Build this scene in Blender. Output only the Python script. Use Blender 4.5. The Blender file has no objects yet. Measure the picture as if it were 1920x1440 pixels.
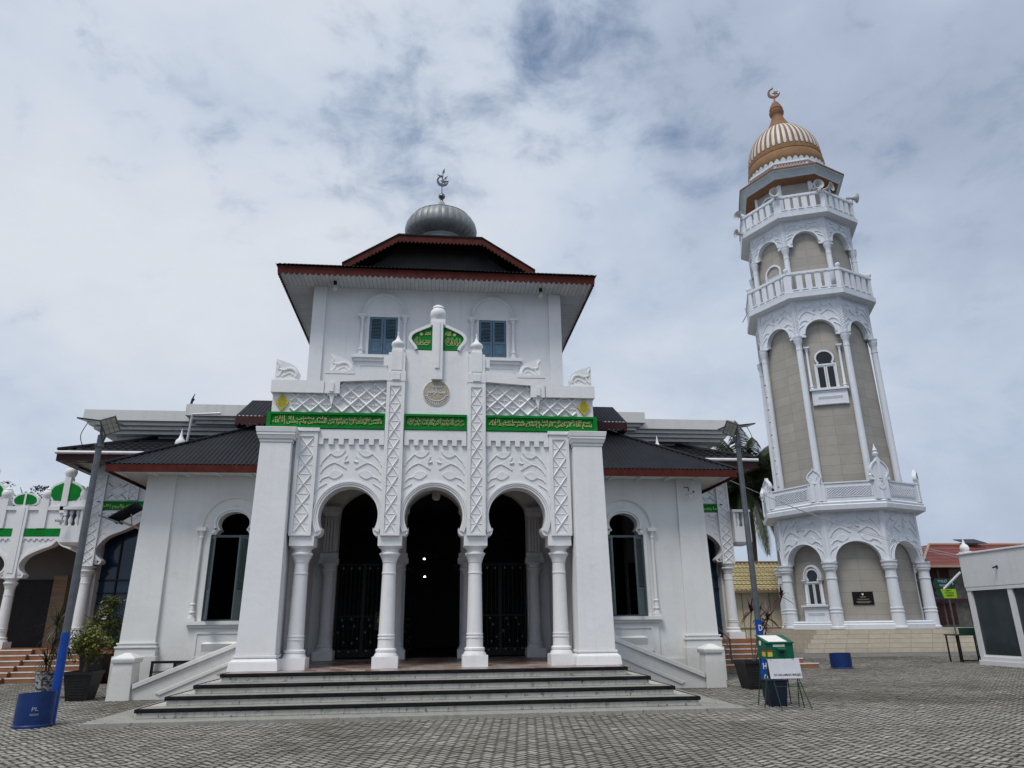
import bpy, bmesh, math, random
from math import sin, cos, pi, radians, sqrt, acos, atan2
from mathutils import Vector, Matrix
from mathutils.geometry import tessellate_polygon

random.seed(11)
SC = bpy.context.scene
COL = SC.collection

# ------------------------------------------------------------------ camera
PITCH, YAW, ROLL = 0.32382, 0.107067, -0.012301
fw = Vector((sin(YAW) * cos(PITCH), cos(YAW) * cos(PITCH), sin(PITCH)))
rt = Vector((cos(YAW), -sin(YAW), 0)); up = rt.cross(fw)
r2 = rt * cos(ROLL) + up * sin(ROLL); u2 = up * cos(ROLL) - rt * sin(ROLL)
cam = bpy.data.cameras.new('camera'); camo = bpy.data.objects.new('camera', cam); COL.objects.link(camo)
m3 = Matrix((r2, u2, -fw)).transposed()
camo.matrix_world = Matrix.Translation((0.07, 0, 1.65)) @ m3.to_4x4()
cam.sensor_width = 36; cam.lens = 36 * 1335.26 / 1920; cam.clip_end = 3000; cam.clip_start = 0.1
SC.camera = camo

# ------------------------------------------------------------------ sky, sun, exposure
SUN_AZ, SUN_EL = radians(-142), radians(61)      # azimuth from +Y towards +X: behind and to the left of the viewer
W = bpy.data.worlds.new('World'); SC.world = W; W.use_nodes = True
nt = W.node_tree; nt.nodes.clear()
def wn(t, **k):
    n = nt.nodes.new(t)
    for a, b in k.items(): setattr(n, a, b)
    return n
def wmath(op, a, b=None, clamp=False):
    n = wn('ShaderNodeMath', operation=op); n.use_clamp = clamp
    for i, v in enumerate((a, b)):
        if v is None: continue
        if isinstance(v, (int, float)): n.inputs[i].default_value = v
        else: nt.links.new(v, n.inputs[i])
    return n.outputs[0]
sky = wn('ShaderNodeTexSky', sky_type='NISHITA'); sky.sun_disc = False
sky.sun_elevation = SUN_EL; sky.sun_rotation = SUN_AZ; sky.air_density = 1.2; sky.dust_density = 1.0
geo = wn('ShaderNodeNewGeometry')
vin = wn('ShaderNodeVectorMath', operation='SCALE'); nt.links.new(geo.outputs['Incoming'], vin.inputs[0]); vin.inputs['Scale'].default_value = -1
DIR = vin.outputs[0]
sep = wn('ShaderNodeSeparateXYZ'); nt.links.new(DIR, sep.inputs[0])
zc = wmath('MAXIMUM', sep.outputs[2], 0.0)
den = wmath('ADD', zc, 0.16)                     # project the directions on a flat cloud deck
pj = wn('ShaderNodeCombineXYZ')
nt.links.new(wmath('DIVIDE', sep.outputs[0], den), pj.inputs[0]); nt.links.new(wmath('DIVIDE', sep.outputs[1], den), pj.inputs[1])
def wnoise(scale, detail, rough, dist=0.0, off=(0, 0, 0), vec=None, sq=(1, 1, 1)):
    mp = wn('ShaderNodeMapping'); mp.inputs['Location'].default_value = off; mp.inputs['Scale'].default_value = sq
    nt.links.new(vec or pj.outputs[0], mp.inputs[0])
    n = wn('ShaderNodeTexNoise'); n.inputs['Scale'].default_value = scale; n.inputs['Detail'].default_value = detail
    n.inputs['Roughness'].default_value = rough; n.inputs['Distortion'].default_value = dist
    nt.links.new(mp.outputs[0], n.inputs['Vector']); return n.outputs['Fac']
def wramp(fac, stops):
    r = wn('ShaderNodeValToRGB'); e = r.color_ramp.elements
    while len(e) > 1: e.remove(e[-1])
    e[0].position, e[0].color = stops[0][0], (*stops[0][1], 1)
    for p, c in stops[1:]:
        x = e.new(p); x.color = (*c, 1)
    nt.links.new(fac, r.inputs[0]); return r.outputs[0]
def wdirmask(d, lo, hi):                          # a patch of sky round one direction
    dn = Vector(d).normalized()
    v = wn('ShaderNodeVectorMath', operation='DOT_PRODUCT'); nt.links.new(DIR, v.inputs[0]); v.inputs[1].default_value = dn
    mr = wn('ShaderNodeMapRange', interpolation_type='SMOOTHSTEP'); mr.inputs['From Min'].default_value = lo; mr.inputs['From Max'].default_value = hi
    nt.links.new(v.outputs['Value'], mr.inputs[0]); return mr.outputs[0]
def pxdir(x, y): return fw + r2 * ((x - 960) / 1335.26) - u2 * ((y - 720) / 1335.26)
big = wnoise(1.5, 3, 0.5, 0.3, (3.1, 1.7, 0.4), DIR, (1, 1, 1.5))
med = wnoise(3.6, 8, 0.55, 0.25, (0.4, 5.2, 1.1), DIR, (1, 1, 1.7))
fine = wnoise(10.5, 9, 0.6, 0.35, (7.3, 2.2, 0.3), DIR, (1, 1, 1.6))
gap = wdirmask(pxdir(915, -10), 0.965, 0.9995)
gap2 = wdirmask(pxdir(960, 180), 0.93, 0.995)
shade = wmath('ADD', wmath('MULTIPLY', big, 0.55), wmath('ADD', wmath('MULTIPLY', med, 0.42), wmath('MULTIPLY', fine, 0.12)))
bright_l = wdirmask(pxdir(260, 330), 0.70, 0.99)
shade = wmath('ADD', shade, wmath('MULTIPLY', bright_l, 0.06))
dull_r = wdirmask(pxdir(1850, 420), 0.80, 0.99)
shade = wmath('SUBTRACT', shade, wmath('MULTIPLY', dull_r, 0.045))
shade = wmath('SUBTRACT', shade, 0.045)
cloudcol = wramp(shade, [(0.30, (0.35, 0.415, 0.54)), (0.42, (0.435, 0.505, 0.635)), (0.50, (0.505, 0.58, 0.705)), (0.58, (0.585, 0.65, 0.75)), (0.70, (0.68, 0.72, 0.785))])
cover = wmath('ADD', wmath('MULTIPLY', med, 0.4), wmath('MULTIPLY', fine, 0.6))
cover = wmath('SUBTRACT', cover, wmath('ADD', wmath('MULTIPLY', gap, 0.075), wmath('MULTIPLY', gap2, 0.055)))
cm = wn('ShaderNodeMapRange', interpolation_type='SMOOTHSTEP'); cm.inputs['From Min'].default_value = 0.17; cm.inputs['From Max'].default_value = 0.47
nt.links.new(cover, cm.inputs[0])
skys = wn('ShaderNodeMixRGB', blend_type='MULTIPLY'); skys.inputs[0].default_value = 1; nt.links.new(sky.outputs[0], skys.inputs[1]); skys.inputs[2].default_value = (1.15, 1.15, 1.12, 1)
cl10 = wn('ShaderNodeMixRGB', blend_type='MULTIPLY'); cl10.inputs[0].default_value = 1; nt.links.new(cloudcol, cl10.inputs[1]); cl10.inputs[2].default_value = (10, 10, 10, 1)
mixs = wn('ShaderNodeMixRGB'); nt.links.new(cm.outputs[0], mixs.inputs[0]); nt.links.new(skys.outputs[0], mixs.inputs[1]); nt.links.new(cl10.outputs[0], mixs.inputs[2])
bg = wn('ShaderNodeBackground'); bg.inputs['Strength'].default_value = 0.1; nt.links.new(mixs.outputs[0], bg.inputs['Color'])
wo = wn('ShaderNodeOutputWorld'); nt.links.new(bg.outputs[0], wo.inputs[0])
sl = bpy.data.lights.new('sun', 'SUN'); sl.energy = 2.2; sl.angle = radians(20); sl.color = (1.0, 0.965, 0.91)
so = bpy.data.objects.new('sun', sl); COL.objects.link(so)
sd = Vector((sin(SUN_AZ) * cos(SUN_EL), cos(SUN_AZ) * cos(SUN_EL), sin(SUN_EL)))
so.rotation_euler = sd.to_track_quat('Z', 'Y').to_euler()
SC.view_settings.view_transform = 'Standard'; SC.view_settings.look = 'None'
SC.view_settings.exposure = 0.04; SC.view_settings.gamma = 1.0
SC.cycles.diffuse_bounces = 2; SC.cycles.max_bounces = 6

# ------------------------------------------------------------------ materials
def mat(name):
    m = bpy.data.materials.new(name); m.use_nodes = True
    t = m.node_tree; b = t.nodes['Principled BSDF']
    return m, t, b
def N(t, kind, **k):
    n = t.nodes.new(kind)
    for a, v in k.items(): setattr(n, a, v)
    return n
def mnoise(t, scale, detail=4, rough=0.55, sq=(1, 1, 1), off=(0, 0, 0), dist=0.0):
    tc = N(t, 'ShaderNodeTexCoord'); mp = N(t, 'ShaderNodeMapping'); mp.inputs['Scale'].default_value = sq; mp.inputs['Location'].default_value = off
    t.links.new(tc.outputs['Object'], mp.inputs[0])
    n = N(t, 'ShaderNodeTexNoise'); n.inputs['Scale'].default_value = scale; n.inputs['Detail'].default_value = detail
    n.inputs['Roughness'].default_value = rough; n.inputs['Distortion'].default_value = dist
    t.links.new(mp.outputs[0], n.inputs['Vector']); return n.outputs['Fac']
def mramp(t, fac, stops, interp='LINEAR'):
    r = N(t, 'ShaderNodeValToRGB'); r.color_ramp.interpolation = interp; e = r.color_ramp.elements
    while len(e) > 1: e.remove(e[-1])
    e[0].position, e[0].color = stops[0][0], (*stops[0][1], 1)
    for p, c in stops[1:]:
        x = e.new(p); x.color = (*c, 1)
    t.links.new(fac, r.inputs[0]); return r.outputs[0]
def mmix(t, fac, a, b, blend='MIX'):
    n = N(t, 'ShaderNodeMixRGB', blend_type=blend)
    for i, v in enumerate((fac, a, b)):
        if isinstance(v, (int, float)): n.inputs[i].default_value = v
        elif isinstance(v, tuple): n.inputs[i].default_value = (*v, 1)
        else: t.links.new(v, n.inputs[i])
    return n.outputs[0]
def mbump(t, b, h, strength, dist):
    n = N(t, 'ShaderNodeBump'); n.inputs['Strength'].default_value = strength; n.inputs['Distance'].default_value = dist
    t.links.new(h, n.inputs['Height']); t.links.new(n.outputs[0], b.inputs['Normal'])
def plain(name, c, rough=0.55, var=0.12, scale=6.0, metal=0.0, bump=0.0, sq=(1, 1, 1), spec=0.28):
    m, t, b = mat(name); f = mnoise(t, scale, 5, 0.6, sq)
    lo = tuple(x * (1 - var) for x in c); hi = tuple(min(1, x * (1 + var)) for x in c)
    t.links.new(mramp(t, f, [(0.3, lo), (0.7, hi)]), b.inputs['Base Color'])
    b.inputs['Roughness'].default_value = rough; b.inputs['Metallic'].default_value = metal
    b.inputs['Specular IOR Level'].default_value = spec
    if bump: mbump(t, b, f, bump, 0.02)
    return m
def paint(name, c, dirt=0.35, dirtcol=(0.42, 0.40, 0.36), low=0.0, streak=0.25):
    """lime-washed masonry: uneven coats, rain streaks, grime blotches, slight trowel bumps"""
    m, t, b = mat(name)
    coat = mnoise(t, 0.9, 5, 0.6)
    base = mramp(t, coat, [(0.25, tuple(x * 0.93 for x in c)), (0.75, tuple(min(1, x * 1.03) for x in c))])
    st = mnoise(t, 3.2, 6, 0.65, (1.6, 1.6, 0.10), (2, 3, 4))
    stf = mramp(t, st, [(0.52, (0, 0, 0)), (0.80, (streak, streak, streak))])
    col = mmix(t, stf, base, dirtcol)
    bl = mnoise(t, 1.7, 8, 0.7, off=(9, 1, 5), dist=0.6)
    blf = mramp(t, bl, [(0.58, (0, 0, 0)), (0.78, (dirt, dirt, dirt))])
    col = mmix(t, blf, col, dirtcol)
    sp = mnoise(t, 26, 2, 0.5, off=(4, 7, 1))
    spf = mramp(t, sp, [(0.70, (0, 0, 0)), (0.78, (dirt * 0.7,) * 3)])
    col = mmix(t, spf, col, tuple(x * 0.6 for x in dirtcol))
    if low:
        tc = N(t, 'ShaderNodeNewGeometry'); s = N(t, 'ShaderNodeSeparateXYZ'); t.links.new(tc.outputs['Position'], s.inputs[0])
        n2 = mnoise(t, 4, 6, 0.7); ad = N(t, 'ShaderNodeMath', operation='MULTIPLY_ADD'); t.links.new(n2, ad.inputs[0]); ad.inputs[1].default_value = -1.1; t.links.new(s.outputs[2], ad.inputs[2])
        lf = mramp(t, ad.outputs[0], [(0.0, (low,) * 3), (0.5, (0, 0, 0))]); col = mmix(t, lf, col, (0.33, 0.31, 0.27))
    t.links.new(col, b.inputs['Base Color']); b.inputs['Roughness'].default_value = 0.62
    h = mnoise(t, 7, 6, 0.6); mbump(t, b, h, 0.22, 0.03)
    return m
def weathered(name, c):
    """old white paint on the risers: flaked black spots, drips and a mossy foot"""
    m, t, b = mat(name)
    n1 = mnoise(t, 2.2, 9, 0.72, (1, 1, 2.2), dist=0.5); n2 = mnoise(t, 11, 7, 0.7, (1, 1, 0.7), (5, 2, 1)); n3 = mnoise(t, 30, 4, 0.65, off=(1, 8, 3)); n4 = mnoise(t, 9, 5, 0.6, (1.4, 1.4, 0.12), (3, 3, 9))
    col = mramp(t, n1, [(0.30, tuple(x * 0.62 for x in c)), (0.48, tuple(x * 0.92 for x in c)), (0.7, c)])
    col = mmix(t, mramp(t, n4, [(0.54, (0, 0, 0)), (0.68, (0.55,) * 3)]), col, (0.20, 0.19, 0.16))
    col = mmix(t, mramp(t, n2, [(0.57, (0, 0, 0)), (0.64, (0.85,) * 3)]), col, (0.075, 0.070, 0.062))
    col = mmix(t, mramp(t, n3, [(0.62, (0, 0, 0)), (0.68, (0.6,) * 3)]), col, (0.12, 0.11, 0.10))
    t.links.new(col, b.inputs['Base Color']); b.inputs['Roughness'].default_value = 0.8; mbump(t, b, n2, 0.4, 0.015)
    return m
WHITE = paint('white_paint', (0.79, 0.79, 0.79), dirt=0.24, streak=0.20)
WHITE_W = paint('white_wall_paint', (0.77, 0.77, 0.75), dirt=0.22, streak=0.16, low=0.35)
TOWERW = paint('tower_wall_paint', (0.74, 0.75, 0.76), dirt=0.25, streak=0.22)
MINW = paint('minaret_white_paint', (0.67, 0.70, 0.745), dirt=0.3, streak=0.4, dirtcol=(0.33, 0.35, 0.35))
STAINW = weathered('weathered_white_paint', (0.52, 0.51, 0.465))
STEPCON = weathered('step_concrete', (0.32, 0.31, 0.275))
NOSING = plain('black_nosing_paint', (0.013, 0.013, 0.014), 0.9, 0.5, 9, spec=0.1)
CREAM = paint('cream_paint', (0.60, 0.54, 0.40), dirt=0.3)
CORN = paint('cornice_paint', (0.66, 0.66, 0.64), dirt=0.35, streak=0.35, dirtcol=(0.30, 0.30, 0.28))
KIOSKW = paint('kiosk_paint', (0.72, 0.73, 0.745), dirt=0.25, streak=0.3)
GREEN = plain('green_paint', (0.003, 0.19, 0.026), 0.55, 0.18, 5, spec=0.12)
GOLDY = plain('yellow_gold_paint', (0.52, 0.40, 0.045), 0.5, 0.2, 30)
GOLD = plain('gold_lettering', (0.56, 0.50, 0.23), 0.35, 0.25, 20)
OCHRE = plain('ochre_relief', (0.40, 0.355, 0.27), 0.6, 0.3, 25)
RED = plain('fascia_red_paint', (0.080, 0.017, 0.012), 0.6, 0.3, 4, spec=0.12)
DARKRED = plain('fascia_dark_red', (0.045, 0.010, 0.009), 0.5, 0.25, 4)
ROOF = plain('corrugated_roof_sheet', (0.0075, 0.008, 0.0115), 0.6, 0.5, 2.0, spec=0.2)
ROOF2 = plain('black_roof_tile', (0.009, 0.009, 0.011), 0.65, 0.3, 3.0, spec=0.25)
RAFTER = plain('rafter_wood', (0.30, 0.29, 0.27), 0.7)
BLUESH = plain('blue_grey_shutter_paint', (0.105, 0.185, 0.25), 0.5, 0.15, 9)
TEAL = plain('grey_green_shutter_paint', (0.075, 0.105, 0.115), 0.5, 0.2, 9)
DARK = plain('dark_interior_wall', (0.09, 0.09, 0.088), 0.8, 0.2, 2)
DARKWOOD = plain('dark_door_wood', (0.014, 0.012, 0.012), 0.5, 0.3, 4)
IRON = plain('black_iron', (0.012, 0.012, 0.013), 0.45, 0.2, 20, 0.3)
IRONG = plain('worn_iron_rosette', (0.17, 0.165, 0.155), 0.5, 0.2, 20, 0.2)
STEEL = plain('galvanised_steel', (0.13, 0.14, 0.15), 0.45, 0.2, 6, 0.55)
ZINC = plain('zinc_sheet', (0.26, 0.275, 0.275), 0.5, 0.25, 2.2, 0.3, 0.05)
CHROME = plain('polished_metal', (0.16, 0.16, 0.17), 0.25, 0.1, 5, 0.9)
BLUEPL = plain('blue_plastic', (0.008, 0.030, 0.125), 0.42, 0.3, 3)
BLUEPT = plain('blue_pole_paint', (0.006, 0.055, 0.30), 0.4, 0.2, 6)
NAVY = plain('navy_plastic', (0.012, 0.016, 0.035), 0.4, 0.2, 4)
POT = plain('black_pot_plastic', (0.016, 0.016, 0.016), 0.5, 0.4, 6)
POTW = plain('stained_pot', (0.03, 0.03, 0.03), 0.7)
_t = POTW.node_tree; _t.links.new(mramp(_t, mnoise(_t, 9, 6, 0.7, (1, 1, 1.6)), [(0.46, (0.03, 0.03, 0.03)), (0.54, (0.38, 0.38, 0.39))]), _t.nodes['Principled BSDF'].inputs['Base Color'])
SOIL = plain('soil', (0.05, 0.035, 0.025), 0.95, 0.3, 20)
BOXG = plain('green_box_paint', (0.004, 0.105, 0.052), 0.38, 0.15, 5)
LEGG = plain('green_iron_leg', (0.010, 0.055, 0.030), 0.5)
BOARD = plain('white_board', (0.58, 0.59, 0.63), 0.5, 0.08, 3)
PAPER = plain('paper', (0.75, 0.74, 0.70), 0.6, 0.06, 12)
YELLOW = plain('yellow_sticker', (0.55, 0.48, 0.05), 0.5)
REDST = plain('red_sticker', (0.45, 0.04, 0.02), 0.5)
LIME = plain('lime_sign', (0.26, 0.46, 0.015), 0.5, 0.1)
DGREEN = plain('dark_green_sign', (0.008, 0.045, 0.028), 0.5)
BLACK = plain('black_lettering', (0.012, 0.012, 0.012), 0.5)
WHITEL = plain('white_lettering', (0.72, 0.72, 0.72), 0.5)
PALEBLUE = plain('pale_blue_lettering', (0.30, 0.36, 0.50), 0.5)
PLAQUE = plain('black_granite', (0.008, 0.007, 0.007), 0.2, 0.2, 20)
SOLAR = plain('solar_cells', (0.018, 0.020, 0.028), 0.18, 0.3, 8)
LEDM = plain('led_face', (0.42, 0.42, 0.37), 0.35)
HORN = plain('grey_horn', (0.42, 0.42, 0.41), 0.5)
BROWNDOME = plain('brown_dome_paint', (0.255, 0.145, 0.075), 0.75, 0.14, 1.5, spec=0.2)
BROWN2 = plain('brown_finial_paint', (0.23, 0.115, 0.06), 0.7, 0.15, 3, spec=0.25)
SALMON = plain('pinkish_ornament', (0.46, 0.29, 0.20), 0.5)
DFLUTE = plain('white_flute_paint', (0.60, 0.575, 0.53), 0.5, 0.12, 3)
PALEBL = plain('pale_cornice_paint', (0.44, 0.50, 0.53), 0.5, 0.12, 2)
BARK = plain('bark', (0.11, 0.085, 0.06), 0.9, 0.4, 12, 0, 0.4)
PORCELAIN = plain('frosted_lamp_glass', (0.55, 0.52, 0.46), 0.3)
BROWNWALL = plain('brown_timber', (0.22, 0.15, 0.095), 0.6, 0.3, 4, 0, 0.1, (0.3, 1, 6))
GREYTILE = plain('grey_wall_tile', (0.17, 0.165, 0.15), 0.5, 0.1, 1)
REDSHUT = plain('dark_red_louvre', (0.055, 0.014, 0.012), 0.6, 0.3, 8)
GREYCONC = plain('old_concrete', (0.12, 0.115, 0.10), 0.85, 0.35, 3)
def glass(name, c, rough=0.06):
    m, t, b = mat(name); f = mnoise(t, 1.2, 3, 0.5)
    t.links.new(mramp(t, f, [(0.3, tuple(x * 0.7 for x in c)), (0.7, tuple(x * 1.3 for x in c))]), b.inputs['Base Color'])
    b.inputs['Roughness'].default_value = rough; b.inputs['IOR'].default_value = 1.5
    return m
GLASSB = glass('blue_tinted_glass', (0.010, 0.030, 0.060), 0.08)
GLASSD = glass('dark_glass', (0.008, 0.010, 0.012), 0.12)
GLASSK = glass('kiosk_glass', (0.030, 0.040, 0.044), 0.15)
def emis(name, c, s):
    m, t, b = mat(name); b.inputs['Base Color'].default_value = (*c, 1); b.inputs['Emission Color'].default_value = (*c, 1); b.inputs['Emission Strength'].default_value = s
    return m
LIT = emis('lit_bulb', (1.0, 0.96, 0.90), 6.0)
def brick(name, c1, c2, mortar, w, h, msize, mode, bump=0.4, rough=0.7, off=0.5, var=0.2, scale_noise=3, squash=1.0):
    m, t, b = mat(name)
    tc = N(t, 'ShaderNodeTexCoord'); s = N(t, 'ShaderNodeSeparateXYZ'); t.links.new(tc.outputs['Object'], s.inputs[0])
    cb = N(t, 'ShaderNodeCombineXYZ')
    def mth(op, a, bb):
        n = N(t, 'ShaderNodeMath', operation=op)
        for i, v in enumerate((a, bb)):
            if isinstance(v, (int, float)): n.inputs[i].default_value = v
            else: t.links.new(v, n.inputs[i])
        return n.outputs[0]
    if mode == 'polar':
        t.links.new(mth('MULTIPLY', mth('ARCTAN2', s.outputs[0], s.outputs[1]), 3.55), cb.inputs[0]); t.links.new(s.outputs[2], cb.inputs[1])
    elif mode == 'xz':
        t.links.new(mth('ADD', s.outputs[0], s.outputs[1]), cb.inputs[0]); t.links.new(s.outputs[2], cb.inputs[1])
    elif mode == 'xy':
        t.links.new(s.outputs[0], cb.inputs[0]); t.links.new(s.outputs[1], cb.inputs[1])
    elif mode == 'yx':
        t.links.new(s.outputs[1], cb.inputs[0]); t.links.new(s.outputs[0], cb.inputs[1])
    br = N(t, 'ShaderNodeTexBrick'); br.offset = off; br.squash = squash
    br.inputs['Scale'].default_value = 1; br.inputs['Brick Width'].default_value = w; br.inputs['Row Height'].default_value = h
    br.inputs['Mortar Size'].default_value = msize; br.inputs['Mortar Smooth'].default_value = 0.1; br.inputs['Bias'].default_value = 0
    br.inputs['Color1'].default_value = (*c1, 1); br.inputs['Color2'].default_value = (*c2, 1); br.inputs['Mortar'].default_value = (*mortar, 1)
    t.links.new(cb.outputs[0], br.inputs['Vector'])
    f = mnoise(t, scale_noise, 6, 0.65)
    var_c = mramp(t, f, [(0.25, (1 - var,) * 3), (0.75, (1 + var * 0.4,) * 3)])
    t.links.new(mmix(t, 1.0, br.outputs['Color'], var_c, 'MULTIPLY'), b.inputs['Base Color'])
    b.inputs['Roughness'].default_value = rough
    inv = N(t, 'ShaderNodeMath', operation='SUBTRACT'); inv.inputs[0].default_value = 1; t.links.new(br.outputs['Fac'], inv.inputs[1])
    if bump: mbump(t, b, inv.outputs[0], bump, 0.02)
    return m
BEIGE = brick('beige_cladding_tile', (0.315, 0.292, 0.256), (0.365, 0.338, 0.295), (0.23, 0.21, 0.18), 1.39, 0.62, 0.012, 'polar', 0.15, 0.6, 0.0, 0.14, 1.2)
PLINTH = brick('cream_step_tile', (0.50, 0.44, 0.35), (0.56, 0.50, 0.40), (0.30, 0.25, 0.20), 0.9, 0.22, 0.010, 'xz', 0.2, 0.6)
PLANK = brick('soffit_planks', (0.52, 0.53, 0.54), (0.57, 0.58, 0.585), (0.12, 0.12, 0.12), 0.135, 60, 0.006, 'xy', 0.3, 0.6, 0, 0.2)
PLANKY = brick('soffit_planks_side', (0.52, 0.53, 0.54), (0.57, 0.58, 0.585), (0.12, 0.12, 0.12), 0.135, 60, 0.006, 'yx', 0.3, 0.6, 0, 0.2)
TERRA = plain('terracotta_step_tile', (0.285, 0.135, 0.07), 0.55, 0.2, 3)
FLOORT = brick('porch_floor_tile', (0.46, 0.43, 0.38), (0.20, 0.055, 0.04), (0.2, 0.18, 0.16), 0.30, 0.30, 0.006, 'xy', 0.1, 0.35, 0.5, 0.3)
YROOF = brick('yellow_roof_tile', (0.44, 0.37, 0.18), (0.50, 0.43, 0.215), (0.12, 0.09, 0.045), 0.30, 0.30, 0.035, 'xz', 0.8, 0.6, 0.5)
RROOF = brick('red_roof_tile', (0.20, 0.036, 0.026), (0.28, 0.06, 0.038), (0.08, 0.012, 0.010), 0.34, 0.27, 0.035, 'xz', 0.8, 0.55, 0.5)
def leafmat(name, c, c2):
    m, t, b = mat(name); f = mnoise(t, 9, 3, 0.6)
    t.links.new(mramp(t, f, [(0.35, c), (0.65, c2)]), b.inputs['Base Color']); b.inputs['Roughness'].default_value = 0.5
    return m
LEAF_Y = leafmat('yellow_green_leaf', (0.055, 0.075, 0.010), (0.15, 0.155, 0.018))
LEAF_G = leafmat('green_leaf', (0.05, 0.072, 0.012), (0.14, 0.165, 0.032))
LEAF_D = leafmat('dark_strap_leaf', (0.010, 0.020, 0.008), (0.030, 0.042, 0.015))
LEAF_P = leafmat('palm_leaf', (0.018, 0.034, 0.010), (0.060, 0.080, 0.024))
LEAF_R = leafmat('maroon_leaf', (0.030, 0.008, 0.014), (0.085, 0.018, 0.026))
LEAF_T = leafmat('bluish_tree_leaf', (0.012, 0.020, 0.020), (0.035, 0.048, 0.050))
def pavermat():
    m, t, b = mat('concrete_paver')
    at = N(t, 'ShaderNodeAttribute'); at.attribute_name = 'tone'
    big_ = mnoise(t, 0.22, 6, 0.65, dist=0.8); medn = mnoise(t, 1.3, 6, 0.65, off=(3, 3, 3)); fin = mnoise(t, 38, 3, 0.7)
    c = mramp(t, at.outputs['Fac'], [(0.0, (0.068, 0.064, 0.054)), (0.1, (0.068, 0.064, 0.054)), (0.2, (0.215, 0.205, 0.182)), (0.55, (0.31, 0.296, 0.267)), (0.8, (0.36, 0.344, 0.312)), (1.0, (0.42, 0.403, 0.366))])
    d1 = mramp(t, big_, [(0.36, (0.58, 0.55, 0.49)), (0.50, (0.92, 0.90, 0.86)), (0.64, (1.08, 1.08, 1.07))]); c = mmix(t, 1.0, c, d1, 'MULTIPLY')
    d2 = mramp(t, medn, [(0.30, (0.80, 0.79, 0.76)), (0.60, (1.03, 1.03, 1.03))]); c = mmix(t, 1.0, c, d2, 'MULTIPLY')
    d3 = mramp(t, fin, [(0.3, (0.76, 0.76, 0.76)), (0.65, (1.1, 1.1, 1.1))]); c = mmix(t, 1.0, c, d3, 'MULTIPLY')
    t.links.new(c, b.inputs['Base Color']); b.inputs['Roughness'].default_value = 0.85
    mbump(t, b, fin, 0.3, 0.006)
    return m
PAVER = pavermat()
JOINT = plain('dark_joint_soil', (0.018, 0.016, 0.013), 0.95, 0.4, 5)
GROUND = brick('distant_paving', (0.20, 0.19, 0.17), (0.27, 0.26, 0.235), (0.06, 0.055, 0.045), 0.22, 0.11, 0.02, 'xy', 0.4, 0.85, 0.5, 0.4, 0.5)

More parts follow.
